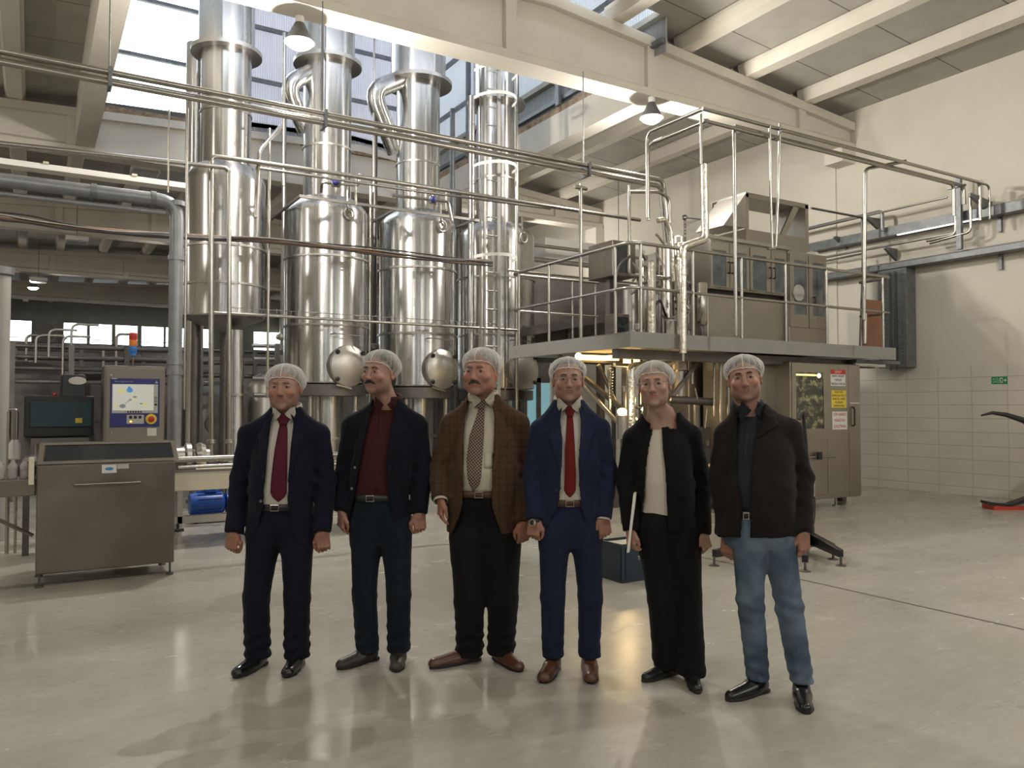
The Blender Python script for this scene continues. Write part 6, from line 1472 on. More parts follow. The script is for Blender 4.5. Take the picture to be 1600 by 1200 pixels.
def person(o):
    k = o['d']/F_PX; rx = o['root']
    base = CAM+FWD*o['d']+RGT*((rx-800)*k); base.z = 0
    T = thing('person', o['label'], 'person', base, YAW); local(T)
    q = lambda x, y, Y=0.0: np.array([(x-rx)*k, Y, 1.5+(635-y)*k])
    zq = lambda y: 1.5+(635-y)*k
    hs = o['hs']; crown = zq(o['top'])-.017*hs; chin = zq(o['chin']); hs = (crown-chin)/.235
    hc = np.array([(o['hx']-rx)*k, o.get('hy', -.03), (crown+chin)/2-.003]); HM = rotM(o['yaw'], o.get('pitch', 0), o.get('roll', 0))
    hx_ = o.get('headw', 1.07)*hs; HS = np.array([hx_, hs, hs])
    H = lambda P: ((P-hc)@HM)/HS
    unH = lambda Q: (Q*HS)@HM.T+hc
    sd = o.get('seed', 1)
    nb = q(*o['neck'], .02)
    SL, SR = q(*o['sh'][0], .018)-np.array([0, 0, .019]), q(*o['sh'][1], .018)-np.array([0, 0, .019]); EL, ER = q(*o['el'][0], .03), q(*o['el'][1], .03)
    WL, WR = q(*o['wr'][0], o.get('wyl', o.get('wy', -.05))), q(*o['wr'][1], o.get('wy', -.05))
    cw, ww, hw = o['cw'], o['ww'], o['hw']; cx = (SL[0]+SR[0])/2; bx = (o['beltx']-rx)*k
    zsh = (SL[2]+SR[2])/2; zbelt = zq(o['belt']); zhem = zq(o['hem']); zcr = zq(o['crotch'])
    bl = o.get('belly', .0); dpt = o.get('depth', .118)
    ztop = nb[2]+.035
    nw = .062
    def torso(g, zlo, zhi=None, fem=0):
        # g: garment ease
        S2 = [(zlo, bx, .01, hw+g, dpt+g), (zbelt, bx, .005-bl*.3, ww+g, dpt+bl*.6+g), (zbelt+.12, (bx+cx)/2, .0-bl*.4, ww+.004+g, dpt+bl*.7+g),
              (zsh-.18, cx, .0, cw+g, dpt+.006+g), (zsh-.07, cx, .012, cw+.002+g, dpt-.01+g), (zsh+.01, cx, .022, cw-.010+g, .085+g), (zsh+.045, cx, .026, cw*.74+g, .074+g), (max(zsh+.075, ztop-.035), cx*.5+nb[0]*.5, .028, .094+g, .066+g), (ztop, nb[0], .026, nw+.008+g, .062+g)]
        return smooth_secs([(s[0], s[1], s[2], s[3], s[4]) for s in S2], 34)
    # ---------------- body: one skin surface (head, neck, chest, arms, hands, legs)
    neckA = unH(np.array([[0, .020, -.06]]))[0]; neckB = nb+np.array([0, .012, -.03]); nr = o.get('neckr', .063)
    bodysec = [s for s in torso(-.014 if o.get('chest') else -.03, zcr, None) if s[0] > zbelt+.01]
    def skin_top(P):
        d = head_sdf(H(P), o)*hs
        d = smin(d, s_cone(P, neckA, neckB, nr*.97, nr*1.08), .018)
        return smin(d, s_loft(P, bodysec), .03)
    lo = [hc[0]-.13, hc[1]-.16, nb[2]-.04]; hi = [hc[0]+.13, hc[1]+.16, crown+.02]
    lo[0] = min(lo[0], nb[0]-.12); hi[0] = max(hi[0], nb[0]+.12)
    if o.get('chest'): lo[2] = nb[2]-.16; lo[0] = nb[0]-.16; hi[0] = nb[0]+.16
    pos, fc = surfnet(skin_top, lo, hi, .0030); cols = head_cols(H(pos), o); V = [pos]; FF = [fc]; CC = [cols]; nv = len(pos)
    HL, HR, K = q(*o['hip'][0], .0), q(*o['hip'][1], .0), [q(*o['kn'][0], -.02), q(*o['kn'][1], -.02)]
    AN = [q(*o['an'][0], .02+o.get('fy', (0, 0))[0]), q(*o['an'][1], .02+o.get('fy', (0, 0))[1])]
    AN[0][2] = max(AN[0][2], .07); AN[1][2] = max(AN[1][2], .07)
    def rest(P):
        d = s_loft(P, bodysec)
        for s_, e_, w_ in ((SL, EL, WL), (SR, ER, WR)): d = smin(d, s_cone(P, s_, e_, .045, .036), .03); d = smin(d, s_cone(P, e_, w_, .036, .024), .01)
        for h_, k_, a_ in ((HL, K[0], AN[0]), (HR, K[1], AN[1])): d = smin(d, s_cone(P, h_, k_, .070, .045), .03); d = smin(d, s_cone(P, k_, a_, .045, .034), .01)
        return np.maximum(d, P[:, 2]-(nb[2]-.03 if not o.get('chest') else nb[2]-.15))
    pos, fc = surfnet(rest, [-.42, -.22, .03], [.42, .25, nb[2]+.0], .011); V.append(pos); FF.append(fc+nv); CC.append(np.tile(np.array(o['skin'])*.95, (len(pos), 1))); nv += len(pos)
    for side, w_, e_, hd in ((-1, WL, EL, o['hands'][0]), (1, WR, ER, o['hands'][1])):
        if hd is None: continue
        curl, yaw_, tilt, tx = hd; R3 = np.array(Matrix.Rotation(yaw_, 3, 'Z') @ Matrix.Rotation(tilt, 3, 'Y') @ Matrix.Rotation(tx, 3, 'X')); m_ = np.array([1 if side < 0 else -1, 1, 1]); hsz = o.get('handsize', .97)
        pos, fc = surfnet(lambda P: hand_sdf(P, curl), [-.062, -.04, -.19], [.075, .085, .055], .0026)
        pos = (pos*m_*hsz)@R3.T+w_; fc = fc if side < 0 else fc[:, ::-1]
        hcol = np.array(o['skin'])*np.array([.78, .68, .64]); V.append(pos); FF.append(fc+nv); CC.append(np.tile(hcol, (len(pos), 1))); nv += len(pos)
    npmesh('body', np.concatenate(V), np.concatenate(FF), 'skin', T, np.concatenate(CC))
    # ---------------- face details
    HP = Matrix.Translation(Vector(hc)) @ Matrix(HM.tolist()).to_4x4() @ Matrix.Diagonal((hx_, hs, hs, 1))
    def hp(ob): ob.matrix_local = HP; return ob
    fs = lambda P: head_sdf(P, o)
    for s in (-1, 1):
        m = MB().ball((s*.030, -.0742, .0085), .0122, 20, 14); e = hp(mk('eye', m, 'eye_white', T, smooth=True)); gz = o.get('gaze', 0)
        m = MB().ball((s*.030+gz, -.0848, .0082), .0060, 16, 10, (1, .5, 1)); i_ = mk('iris', m, 'iris_dark', e, smooth=True)
        bw = o.get('brow', .0042); xb = [(.013, .0295), (.022, .0325), (.033, .0335), (.0415, .0295)]
        rows = [(s*x, z-bw*(1-.45*j/3), s*x, z+bw*(1-.45*j/3)) for j, (x, z) in enumerate(xb)]
        hp(ribbon('eyebrow', fs, rows, .0012, .003, o['hair'], T, nu=4, sub=4, bulge=.0016, ylim=(-.14, .0)))
    if o.get('moustache'):
        rows = [(-.033, -.062, -.029, -.053), (-.024, -.057, -.020, -.043), (-.010, -.0535, -.009, -.0385), (0, -.0525, 0, -.0395), (.010, -.0535, .009, -.0385), (.024, -.057, .020, -.043), (.033, -.062, .029, -.053)]
        hp(ribbon('moustache', fs, rows, .0035, .005, o['moustache'], T, nu=6, sub=4, bulge=.0035, ylim=(-.14, .0)))
    # hair
    def hair(P):
        x, y, z = P[:, 0], P[:, 1], P[:, 2]; d = s_ell(P, (0, .022, .040), (.0795, .096, .086))-.0012*noise3(P, 300, 3)
        d = smin(d, s_ell(P, (0, .065, -.035), (.060, .048, .055)), .02)
        line = np.where(y < -.03, .066, np.where(y < .012, .066-(y+.03)/.042*.085, -.09-(y-.012)*.2)); ln = o.get('hairline', 0)
        d = smax(d, (line+ln-z)*.7, .006)
        if o.get('bun'): d = smin(d, s_ell(P, (0, .075, -.055), (.072, .045, .050)), .02)
        return d
    pos, fc = surfnet(hair, [-.1, -.1, -.12], [.1, .14, .14], .0042); h_ = npmesh('hair', pos, fc, o['hair'], T); hp(h_)
    # hairnet: gathered cap with elastic edge
    na, ntt = 144, 22; vs = []; r_ = random.Random(sd*7)
    ph = [r_.uniform(0, 6.28) for _ in range(6)]; fe = o.get('netfront', .058); se = o.get('netside', -.010)
    def edge(a):
        c = -math.cos(a)   # a=0 looks to +y (back); c=+1 front
        fz = fe if c > .6 else 0
        t = (c+1)/2; return -.050+(se+.050)*min(1, t/.5)**1.2 if t < .5 else se+(fe-se)*math.sin((t-.5)/.5*math.pi/2)**1.1
    for j in range(ntt+1):
        t = j/ntt
        for i in range(na):
            a = 2*math.pi*i/na; ze = edge(a); zt_ = .139+.004*math.sin(3*a+ph[0])*t*(1-t)
            z = ze+(zt_-ze)*math.sin(t*math.pi/2)
            zz = min(.999, max(-.999, (z-.042)/.094)); rad = math.sqrt(max(0, 1-zz*zz))
            hug = math.exp(-t*9); puff = (1-hug)
            pleat = (.0022*math.sin(17*a+ph[1]+3*math.sin(3*a)+2.5*t)+.0016*math.sin(31*a+ph[2]+4*math.sin(2*a+t*5))+.0035*math.sin(6*a+ph[3]+3*t)+.003*math.sin(9*t+4*a+ph[5]))*(math.exp(-t*1.8)*.85+.15)*min(1, t*8)*(1 if t < .97 else 0)
            RX = (.0815+.0165*puff)*rad+.003+pleat; RY = (.100+.013*puff)*rad+.002+pleat
            vs.append((RX*math.sin(a), .020+RY*math.cos(a), z+.0015*math.sin(18*a+ph[4])*hug))
    fcs = [(j*na+i, j*na+(i+1) % na, (j+1)*na+(i+1) % na, (j+1)*na+i) for j in range(ntt) for i in range(na)]
    nt_ = npmesh('hairnet', np.array(vs), fcs, 'hairnet', T); hp(nt_)
    bd = MB().tube([Vector(vs[i]) for i in range(0, na, 2)], .0019, 6, closed=True); b_ = hp(mk('elastic_band', bd, 'net_band', nt_, smooth=True)); b_.matrix_local = Matrix.Identity(4)
    fr_i = na//2  # front gather seam
    sm = MB().tube([Vector(vs[j*na+fr_i+o.get('seam', 0)])+Vector((0, -.001, 0)) for j in range(0, ntt-3)], .0011, 5); b_ = mk('gather_seam', sm, 'net_band', nt_, smooth=True)
    # glasses
    if o.get('glasses'):
        gl = MB(); le = MB()
        for s in (-1, 1):
            pts = []
            for i in range(24):
                a = 2*math.pi*i/24; ca, sa = math.cos(a), math.sin(a); pts.append(Vector((s*.031+.0235*abs(ca)**.6*(1 if ca > 0 else -1), -.104+.003*abs(s*.031+.0235*ca)/.05, .004+.0145*abs(sa)**.7*(1 if sa > 0 else -1))))
            gl.tube(pts, .0010 if o['glasses'] == 'thin' else .0015, 6, closed=True); le.add(pts, [tuple(range(24))])
            gl.tube([Vector((s*.054, -.101, .012)), Vector((s*.072, -.085, .013)), Vector((s*.081, .0, .012)), Vector((s*.079, .02, .004))], .0011, 6)
        gl.tube([Vector((-.008, -.105, .010)), Vector((0, -.108, .013)), Vector((.008, -.105, .010))], .0012, 6)
        g_ = hp(mk('eyeglasses', gl, 'metal_frame' if o['glasses'] == 'thin' else 'black_plastic', T, smooth=True)); l_ = mk('lens', le, 'lens_clear', g_)
    # ---------------- shirt
    shirt_m = o['shirt']; shs = torso(-.008, zbelt-.03)
    if o.get('chest'):
        cz = zq(o['chest']); shirt = lambda P: np.maximum(s_loft(P, shs)+.0015*noise3(P, 30, sd), P[:, 2]-cz)
    else: shirt = lambda P: s_loft(P, shs)+.0018*noise3(P, 26, sd)
    zlo_s = zbelt-.03 if not o.get('untucked') else zq(o['untucked'])
    if o.get('untucked'): shs = torso(-.004, zlo_s)
    shirt_ = shirt; shirt = lambda P: np.maximum(shirt_(P), P[:, 2]-(nb[2]-.004))
    pos, fc = surfnet(shirt, [-.34, -.30, zlo_s-.02], [.34, .24, ztop+.02], .0085); pos = relax(pos, fc, 1); npmesh('blouse' if o.get('chest') else 'shirt', pos, fc, shirt_m, T)
    shirt0 = lambda P: s_loft(P, shs)
    # ---------------- collar
    if o.get('collar'):
        cm = o.get('collar_m', shirt_m); nx, ny, nz = nb[0], nb[1]+.002, nb[2]
        vs = []; na2 = 40; yk = .02
        for j, (dz, dr) in enumerate(((-.012, .010), (.016, .008), (.044, .005), (.045, .010), (.020, .016), (-.010, .021))):
            for i in range(na2+1):
                a = math.radians(22)+(2*math.pi-math.radians(44))*i/na2; fr = (1-math.cos(a))/2  # 0 front,1 back
                R1 = nr*1.08+dr; vs.append((nx+R1*math.sin(a), ny+.012-R1*1.04*math.cos(a), nz+dz+.018*fr-.008*(1-fr)))
        f2 = [(j*(na2+1)+i, j*(na2+1)+i+1, (j+1)*(na2+1)+i+1, (j+1)*(na2+1)+i) for j in range(5) for i in range(na2)]
        npmesh('collar', np.array(vs), f2, cm, T, solid=.002)
        both = lambda P: smin(shirt0(P), s_cone(P, neckA, neckB, nr*1.08+.013, nr*1.15+.010), .02)
        for s in (-1, 1):
            tp = o.get('collar_tip', (.046, -.046)); ax = nx
            rows = [(ax+s*.056, nz+.040, ax+s*.063, nz+.043), (ax+s*.036, nz+.020, ax+s*.066, nz+.018), (ax+s*.010, nz-.004, ax+s*.066, nz-.010), (ax+s*.020, nz-.020, ax+s*(tp[0]+.014), nz+tp[1]*.60), (ax+s*(tp[0]+.002), nz+tp[1]*.92, ax+s*(tp[0]+.008), nz+tp[1])]
            ribbon('collar_point', both, rows, .004, .003, cm, T, nu=6, sub=4)
    # ---------------- tie
    if o.get('tie'):
        pts = o['tiepx']; tf = lambda P: smin(shirt0(P), s_cone(P, neckA, neckB, nr*.98, nr*1.05), .02)
        rows = [((x0-rx)*k, zq(y), (x1-rx)*k, zq(y)) for y, x0, x1 in pts]
        kn = rows[:3]; ribbon('tie', tf, rows[2:], .009, .004, o['tie'], T, nu=8, sub=6, bulge=.003)
        ribbon('tie_knot', tf, kn, .014, .010, o['tie'], T, nu=8, sub=6, bulge=.007)
    # ---------------- trousers
    leg = o['leg']; hr = o['hemr']; tm = o['trouser']; wsec = [(zcr-.0, bx, .012, hw-.055, dpt-.05), (zbelt-.17, bx, .012-bl*.1, hw-.026, dpt-.022+bl*.25), (zbelt-.08, bx, .008-bl*.2, ww-.006, dpt-.008+bl*.5), (zbelt+.012, bx, .004-bl*.3, ww-.012, dpt+bl*.6-.012)]
    wsec = smooth_secs(wsec, 12)
    def pants(P):
        d = s_loft(P, wsec)
        for i, (h_, k_, a_) in enumerate(((HL, K[0], AN[0]), (HR, K[1], AN[1]))):
            a2 = np.array([a_[0], a_[1]-.005, max(o['hemz'][i], .0)]); t1 = s_cone(P, h_, k_, leg[0], leg[1], 1.06); t2 = s_cone(P, k_, a2, leg[1], hr, 1.12)
            d = smin(d, t1, .05); d = smin(d, t2, .02)
        low = np.clip((.34-P[:, 2])/.25, 0, 1)
        d = d+.0035*noise3(P*np.array([1, 1, 1.6]), 34, sd+3)*(.35+low*1.5)+.003*np.sin(P[:, 2]*95+4*np.sin(P[:, 0]*20)+sd)*low*o.get('bunch', 1.0)
        kz = (K[0][2]+K[1][2])/2; d = d+.003*np.sin(P[:, 2]*80+P[:, 0]*25)*np.exp(-((P[:, 2]-kz)/.07)**2)*o.get('kneefold', .5)
        cutz = np.where(P[:, 0] < (AN[0][0]+AN[1][0])/2, o['hemz'][0], o['hemz'][1])+(P[:, 1]+.02)*-.12*0
        return smax(d, cutz-P[:, 2], .006)
    pos, fc = surfnet(pants, [-.36, -.27, .01], [.36, .27, zbelt+.03], .0085); pos = relax(pos, fc, 1); npmesh('trousers', pos, fc, tm, T)
    # belt
    if o.get('belt_m'):
        bs = []; n3 = 60
        for dz in (-.019, .019):
            for i in range(n3):
                a = 2*math.pi*i/n3; e = 2/2.3; ca, sa = math.cos(a), math.sin(a); w_ = ww-.006; dd2 = dpt+bl*.6-.006
                bs.append((bx+w_*abs(ca)**e*np.sign(ca), .004-bl*.3+dd2*abs(sa)**e*np.sign(sa), zbelt-.006+dz))
        bo = npmesh('belt', np.array(bs), [(i, (i+1) % n3, n3+(i+1) % n3, n3+i) for i in range(n3)], o['belt_m'], T, solid=.004)
        yb_ = .004-bl*.3-(dpt+bl*.6-.006)-.006; x = (o['bucklex']-rx)*k
        m = MB(); w2, h2 = o.get('bw', .022), .016
        m.tube([(x-w2, yb_, zbelt-.006-h2), (x+w2, yb_+.002, zbelt-.006-h2), (x+w2, yb_+.002, zbelt-.006+h2), (x-w2, yb_, zbelt-.006+h2)], .0028, 6, closed=True); mk('buckle', m, 'buckle', bo, smooth=True)
    # ---------------- jacket
    jm = o['jacket']; js = torso(.012, zhem); sr = o['sleeve']
    def jacket(P):
        d = s_loft(P, js)
        for s_, e_, w_ in ((SL, EL, WL), (SR, ER, WR)):
            a = s_cone(P, s_, e_, sr[0], sr[1]); b = s_cone(P, e_, w_+(w_-e_)*o.get('cuffx', .0), sr[1], sr[2])
            u = (w_-e_)/np.linalg.norm(w_-e_); cutp = (P-w_)@u-.0
            arm = smin(a, smax(b, cutp, .006), .02)
            yk = s_cone(P, (nb[0]+(s_[0]-nb[0])*.22, .022, ztop-.066), (s_[0], s_[1], s_[2]+.001), .056, sr[0]*1.0)
            d = smin(d, smin(arm, yk, .02), .030)
        # cloth folds at elbows, waist button and armpits
        ez = (EL[2]+ER[2])/2
        side = np.clip((np.abs(P[:, 0]-cx)-cw*.8)/.05, 0, 1)
        d = d+.0030*noise3(P, 24, sd+9)+side*.0030*np.sin((P[:, 2]*1.0+np.abs(P[:, 0])*.7)*70+sd)*np.exp(-((P[:, 2]-ez)/.13)**2)
        d = d+.0016*np.sin(P[:, 2]*60+P[:, 0]*30+sd)*(1-side)*np.exp(-((P[:, 2]-zbelt-.1)/.15)**2)
        return d
    pos, fc = surfnet(jacket, [-.45, -.31, zhem-.03], [.45, .28, ztop+.03], .0085); pos = relax(pos, fc, 1)
    op = np.array([(zq(y), (a-rx)*k, (b-rx)*k) for y, a, b in o['open']]); op = op[np.argsort(op[:, 0])]
    def gap(P):
        l = np.interp(P[:, 2], op[:, 0], op[:, 1]); r = np.interp(P[:, 2], op[:, 0], op[:, 2]); fr = P[:, 1]-.04
        return l, r
    l, r = gap(pos); fm = (pos[:, 1] < .03)
    # open both ends: strip neck cap, hem cap, cuffs caps
    for edge_, sgn in ((l, 1), (r, -1)):
        dd3 = pos[:, 0]-edge_; kx = fm & (np.abs(dd3) < .0052); pos[kx, 0] = edge_[kx]
    cen = pos[fc].mean(1); l, r = gap(cen); dele = (cen[:, 1] < .03) & (cen[:, 0] > l) & (cen[:, 0] < r)
    nrm = np.cross(pos[fc[:, 1]]-pos[fc[:, 0]], pos[fc[:, 2]]-pos[fc[:, 0]]); nrm /= np.linalg.norm(nrm, axis=1)[:, None]+1e-12
    dele |= (np.abs(nrm[:, 2]) > .8) & (cen[:, 2] < zhem+.012) & (np.abs(cen[:, 0]-bx) < hw+.03) & (cen[:, 2] < zhem+.012)
    hn = np.sqrt((cen[:, 0]-nb[0])**2+(cen[:, 1]-nb[1]-.005-o.get('neckholey', 0))**2); dele |= (hn < o.get('neckhole', nr*1.08+.012)) & (cen[:, 2] > nb[2]-.09)
    if o.get('scoop'):
        sx, sz, srx, srz = (o['scoop'][0]-rx)*k, zq(o['scoop'][1]), o['scoop'][2], o['scoop'][3]
        dele |= (((cen[:, 0]-sx)/srx)**2+((cen[:, 2]-sz)/srz)**2 < 1) & (cen[:, 1] < .05)
    fc2 = fc[~dele]; used_ = np.zeros(len(pos), bool); used_[fc2.ravel()] = True; remap = np.cumsum(used_)-1
    # pull the cut edges onto clean lines
    ed = np.sort(np.concatenate([fc2[:, [0, 1]], fc2[:, [1, 2]], fc2[:, [2, 3]], fc2[:, [3, 0]]]), axis=1); key = ed[:, 0].astype(np.int64)*len(pos)+ed[:, 1]
    uq, ct = np.unique(key, return_counts=True); bk = uq[ct == 1]; bv = np.unique(np.concatenate([bk//len(pos), bk % len(pos)])); pb = pos[bv]
    l, r = gap(pb); nh = o.get('neckhole', nr*1.08+.012); nhc = np.array([nb[0], nb[1]+.005+o.get('neckholey', 0)])
    dv = pb[:, :2]-nhc; hn = np.sqrt((dv**2).sum(1)); isn = (np.abs(hn-nh) < .011) & (pb[:, 2] > nb[2]-.10)
    jl = (pb[:, 1] < .03) & (np.abs(pb[:, 0]-l) < .016) & ~isn; jr = (pb[:, 1] < .03) & (np.abs(pb[:, 0]-r) < .016) & ~isn & ~jl
    pb[isn, :2] = nhc+dv[isn]*(nh/hn[isn])[:, None]; pb[jl, 0] = l[jl]; pb[jr, 0] = r[jr]; pos[bv] = pb
    if o.get('scoop'):
        pb = pos[bv]; u_ = (pb[:, 0]-sx)/srx; w_ = (pb[:, 2]-sz)/srz; rr3 = np.sqrt(u_**2+w_**2); kx = (np.abs(rr3-1) < .16) & (pb[:, 1] < .055) & (pb[:, 2] < sz+srz*.8)
        pb[kx, 0] = sx+(u_*srx/rr3)[kx]; pb[kx, 2] = sz+(w_*srz/rr3)[kx]; pos[bv] = pb
    J = npmesh('jacket', pos[used_], remap[fc2], jm, T, solid=.004)
    j0 = lambda P: smin(s_loft(P, js), shirt0(P), .002)
    if o.get('lapel'):
        for s, L_ in zip((-1, 1), o['lapel']):
            rows = [((a-rx)*k, zq(y), (b-rx)*k, zq(y2)) for y, a, y2, b in L_]
            ribbon('lapel', j0, rows, .009, .006, jm, T, nu=6, sub=5, bulge=.002)
    for (x, y) in o.get('buttons', ()):
        X, Z = (x-rx)*k, zq(y); yy = front(j0, [X], [Z])[0]; mk('button', MB().cyl((X, yy-.008, Z), (X, yy-.004, Z), .008, seg=14), o.get('button_m', 'button_grey'), T, smooth=True)
    for (x, y) in o.get('shirt_buttons', ()):
        X, Z = (x-rx)*k, zq(y); yy = front(shirt0, [X], [Z])[0]; mk('shirt_button', MB().cyl((X, yy-.004, Z), (X, yy-.001, Z), .0045, seg=10), o.get('sb', 'sign_white'), T, smooth=True)
    if o.get('placket'):
        rows = [((x-rx)*k-.012, zq(y), (x-rx)*k+.012, zq(y)) for x, y in o['placket']]; ribbon('placket', shirt0, rows, .0022, .003, shirt_m, T, nu=3, sub=4)
    for (x, y, w_, h_, mt) in o.get('pocket', ()):
        X, Z = (x-rx)*k, zq(y); f_ = shirt0 if mt == shirt_m else j0; ribbon('pocket', f_, [(X-w_, Z, X+w_, Z), (X-w_, Z-h_, X+w_, Z-h_)], .004 if f_ is shirt0 else .008, .004, mt, T, nu=4, sub=3)
    # shirt cuffs
    for i, (e_, w_) in enumerate(((EL, WL), (ER, WR))):
        if o.get('cuffs', (0, 0))[i]:
            u = (w_-e_)/np.linalg.norm(w_-e_); a = Vector(w_-u*.03); b = Vector(w_+u*o['cuffs'][i]); mb = MB()
            mb.lathe([(sr[2]*.80, 0), (sr[2]*.80, (b-a).length), (sr[2]*.72, (b-a).length), (sr[2]*.72, 0)], seg=28)
            q_ = Vector((0, 0, 1)).rotation_difference((b-a).normalized()); mb.v = [tuple(q_ @ Vector(v)+a) for v in mb.v]; mk('shirt_cuff', mb, shirt_m, T, smooth=True)
    # ---------------- shoes
    for i in (0, 1):
        ang, ln, toez = o['shoe'][i]; a_ = AN[i]; R2 = np.array(Matrix.Rotation(ang, 3, 'Z')); wd = o.get('shoew', 1.0); pt = o.get('toe', .031)
        def shoe(P):
            d = s_cone(P, (0, .030, .040), (0, -.045, .040), .038*wd, .043*wd, 1.0); d = smin(d, s_cone(P, (0, -.045, .034), (.0, -ln+.10, .022), .043*wd, pt*1.08*wd), .02); d = smin(d, s_cone(P, (0, -.03, .03), (0, -ln+.10, .018), .040*wd, pt*wd), .02)
            d = smin(d, s_cone(P, (0, .018, .10), (0, .0, .05), .040, .042), .02)
            d = smax(d, .014-P[:, 2], .004); return smax(d, P[:, 2]-.115, .004)
        pos, fc = surfnet(shoe, [-.07, -ln-.0, 0], [.07, .10, .13], .005); pos = relax(pos, fc, 1)
        org = np.array([a_[0], a_[1], 0]); S_ = npmesh('shoe', pos@R2.T+org, fc, o['shoe_m'], T)
        P2 = [(-.0, .075)]+[(w_*wd, y) for w_, y in ((.028, .066), (.036, .04), (.034, .0), (.037, -.04), (.044, -.08), (.043, -ln*.55), (.036, -ln+.11-.0), (.020, -ln+.075))]+[(0, -ln+.066)]; P2 += [(-x, y) for x, y in P2[-2:0:-1]]
        mb = MB().prism([(*(R2[:2, :2]@np.array(p)+org[:2]), 0.0) for p in P2], (0, 0, .017)); mk('sole', mb, 'sole_rubber', S_, bevel=.004)
    if o.get('extra'): o['extra'](T, o, q, k, dict(WL=WL, WR=WR, EL=EL, ER=ER, sr=sr, j0=j0, zq=zq, rx=rx))
    return T

def watch(T, o, q, k, D):
    w, e = D['WL'], D['EL']; u = (w-e)/np.linalg.norm(w-e); c = Vector(w+u*.012); r = .030
    mb = MB().lathe([(r, -.010), (r+.003, -.008), (r+.003, .008), (r, .010)], seg=28); qq = Vector((0, 0, 1)).rotation_difference(Vector(u)); mb.v = [tuple(qq @ Vector(v)+c) for v in mb.v]
    b = mk('watch_strap', mb, 'black_rubber', T, smooth=True); f = c+Vector((-.010, -r-.003, 0))
    mk('watch_face', MB().cyl(f+Vector((0, .004, 0)), f+Vector((-.002, -.006, 0)), .019, seg=24), 'buckle', b, smooth=True); mk('watch_dial', MB().cyl(f+Vector((-.002, -.0062, 0)), f+Vector((-.002, -.0075, 0)), .015, seg=24), 'ink_black', b)
SK = (.36, .205, .145)
def hd(curl=1.0, yaw=0, tilt=0, tx=0): return (curl, yaw, tilt, tx)
R = math.radians
P1 = dict(label='man in dark navy suit and burgundy tie, leftmost of the six', root=436, d=4.60, seed=1, hs=1, top=568, chin=641, hx=447, yaw=R(2), skin=(.37, .20, .145), hair='hair_grey', stubble=.25, brow=.003,
    neck=(447, 645), sh=((389, 674), (497, 674)), el=((374, 752), (508, 752)), wr=((372, 829), (509, 828)), cw=.165, ww=.168, hw=.188, beltx=441, belt=787, hem=847, crotch=846, depth=.120, belly=.02,
    hip=((416, 822), (466, 822)), kn=((405, 930), (468, 930)), an=((405, 1030), (466, 1025)), leg=(.098, .073), hemr=.072, hemz=(.055, .06), trouser='navy_suit', belt_m='belt_black', bucklex=441,
    shirt='white_shirt', collar=1, tie='burgundy_tie', tiepx=((646, 440, 454), (654, 437, 457), (663, 441, 452), (672, 440, 454), (700, 438, 457), (740, 436, 459), (765, 435, 459), (772, 438, 456), (779, 446, 448)),
    jacket='navy_suit', sleeve=(.064, .060, .049), open=((600, 427, 464), (655, 426, 464), (690, 427, 463), (740, 427, 463), (782, 424, 462), (800, 419, 464), (825, 411, 468), (848, 401, 474), (870, 398, 476)),
    lapel=(((652, 427, 645, 432), (662, 411, 661, 428), (680, 405, 680, 428), (682, 411, 690, 428), (720, 418, 722, 428), (748, 426, 750, 428)), ((652, 463, 645, 458), (662, 478, 661, 463), (680, 485, 680, 463), (682, 479, 690, 463), (720, 471, 722, 463), (748, 464, 750, 462))),
    buttons=((426, 741), (421, 778)), hands=(hd(1.15, R(-15), R(8)), hd(1.1, R(15), R(-6))), shoe=((R(-17), .285, 0), (R(-2), .27, 0)), shoe_m='leather_black', bunch=1.6, wy=-.06)
P2 = dict(label='man with dark moustache in navy blazer, maroon shirt and dark jeans', root=600, d=4.70, seed=2, hs=1, top=546, chin=616, hx=594, hy=-.035, yaw=R(-25), roll=R(3), skin=(.40, .225, .165), hair='hair_dark', stubble=.45, brow=.0045, moustache='hair_dark', gaze=-.003, netfront=.062,
    neck=(605, 631), sh=((552, 660), (650, 660)), el=((539, 735), (660, 735)), wr=((538, 797), (657, 800)), cw=.17, ww=.165, hw=.185, beltx=592, belt=773, hem=826, crotch=846, depth=.118, belly=.02,
    hip=((573, 815), (620, 815)), kn=((572, 925), (625, 925)), an=((576, 1018), (624, 1014)), leg=(.092, .070), hemr=.068, hemz=(.06, .06), trouser='dark_denim', belt_m='belt_black', bucklex=585,
    shirt='maroon_shirt', collar=1, collar_tip=(.046, -.060), placket=((598, 648), (597, 700), (594, 766)), shirt_buttons=((597, 675), (596, 700), (595, 725), (594, 750)), sb='belt_black',
    jacket='navy_blazer', sleeve=(.066, .060, .050), open=((590, 583, 625), (640, 581, 622), (665, 577, 614), (700, 571, 611), (740, 564, 612), (765, 560, 613), (800, 552, 618), (828, 541, 628), (850, 538, 630)),
    lapel=(((640, 581, 632, 586), (650, 569, 652, 579), (672, 560, 672, 576), (675, 566, 682, 574), (710, 564, 712, 569), (745, 562, 745, 564)), ((640, 622, 632, 617), (650, 634, 652, 619), (672, 640, 672, 614), (675, 634, 682, 613), (710, 622, 712, 611), (745, 613, 745, 612))),
    buttons=((561, 728), (556, 760)), hands=(hd(.8, R(-55), R(6)), hd(1.1, R(25), R(-4))), shoe=((R(-42), .285, 0), (R(4), .275, 0)), shoe_m='leather_dark', wy=-.05)
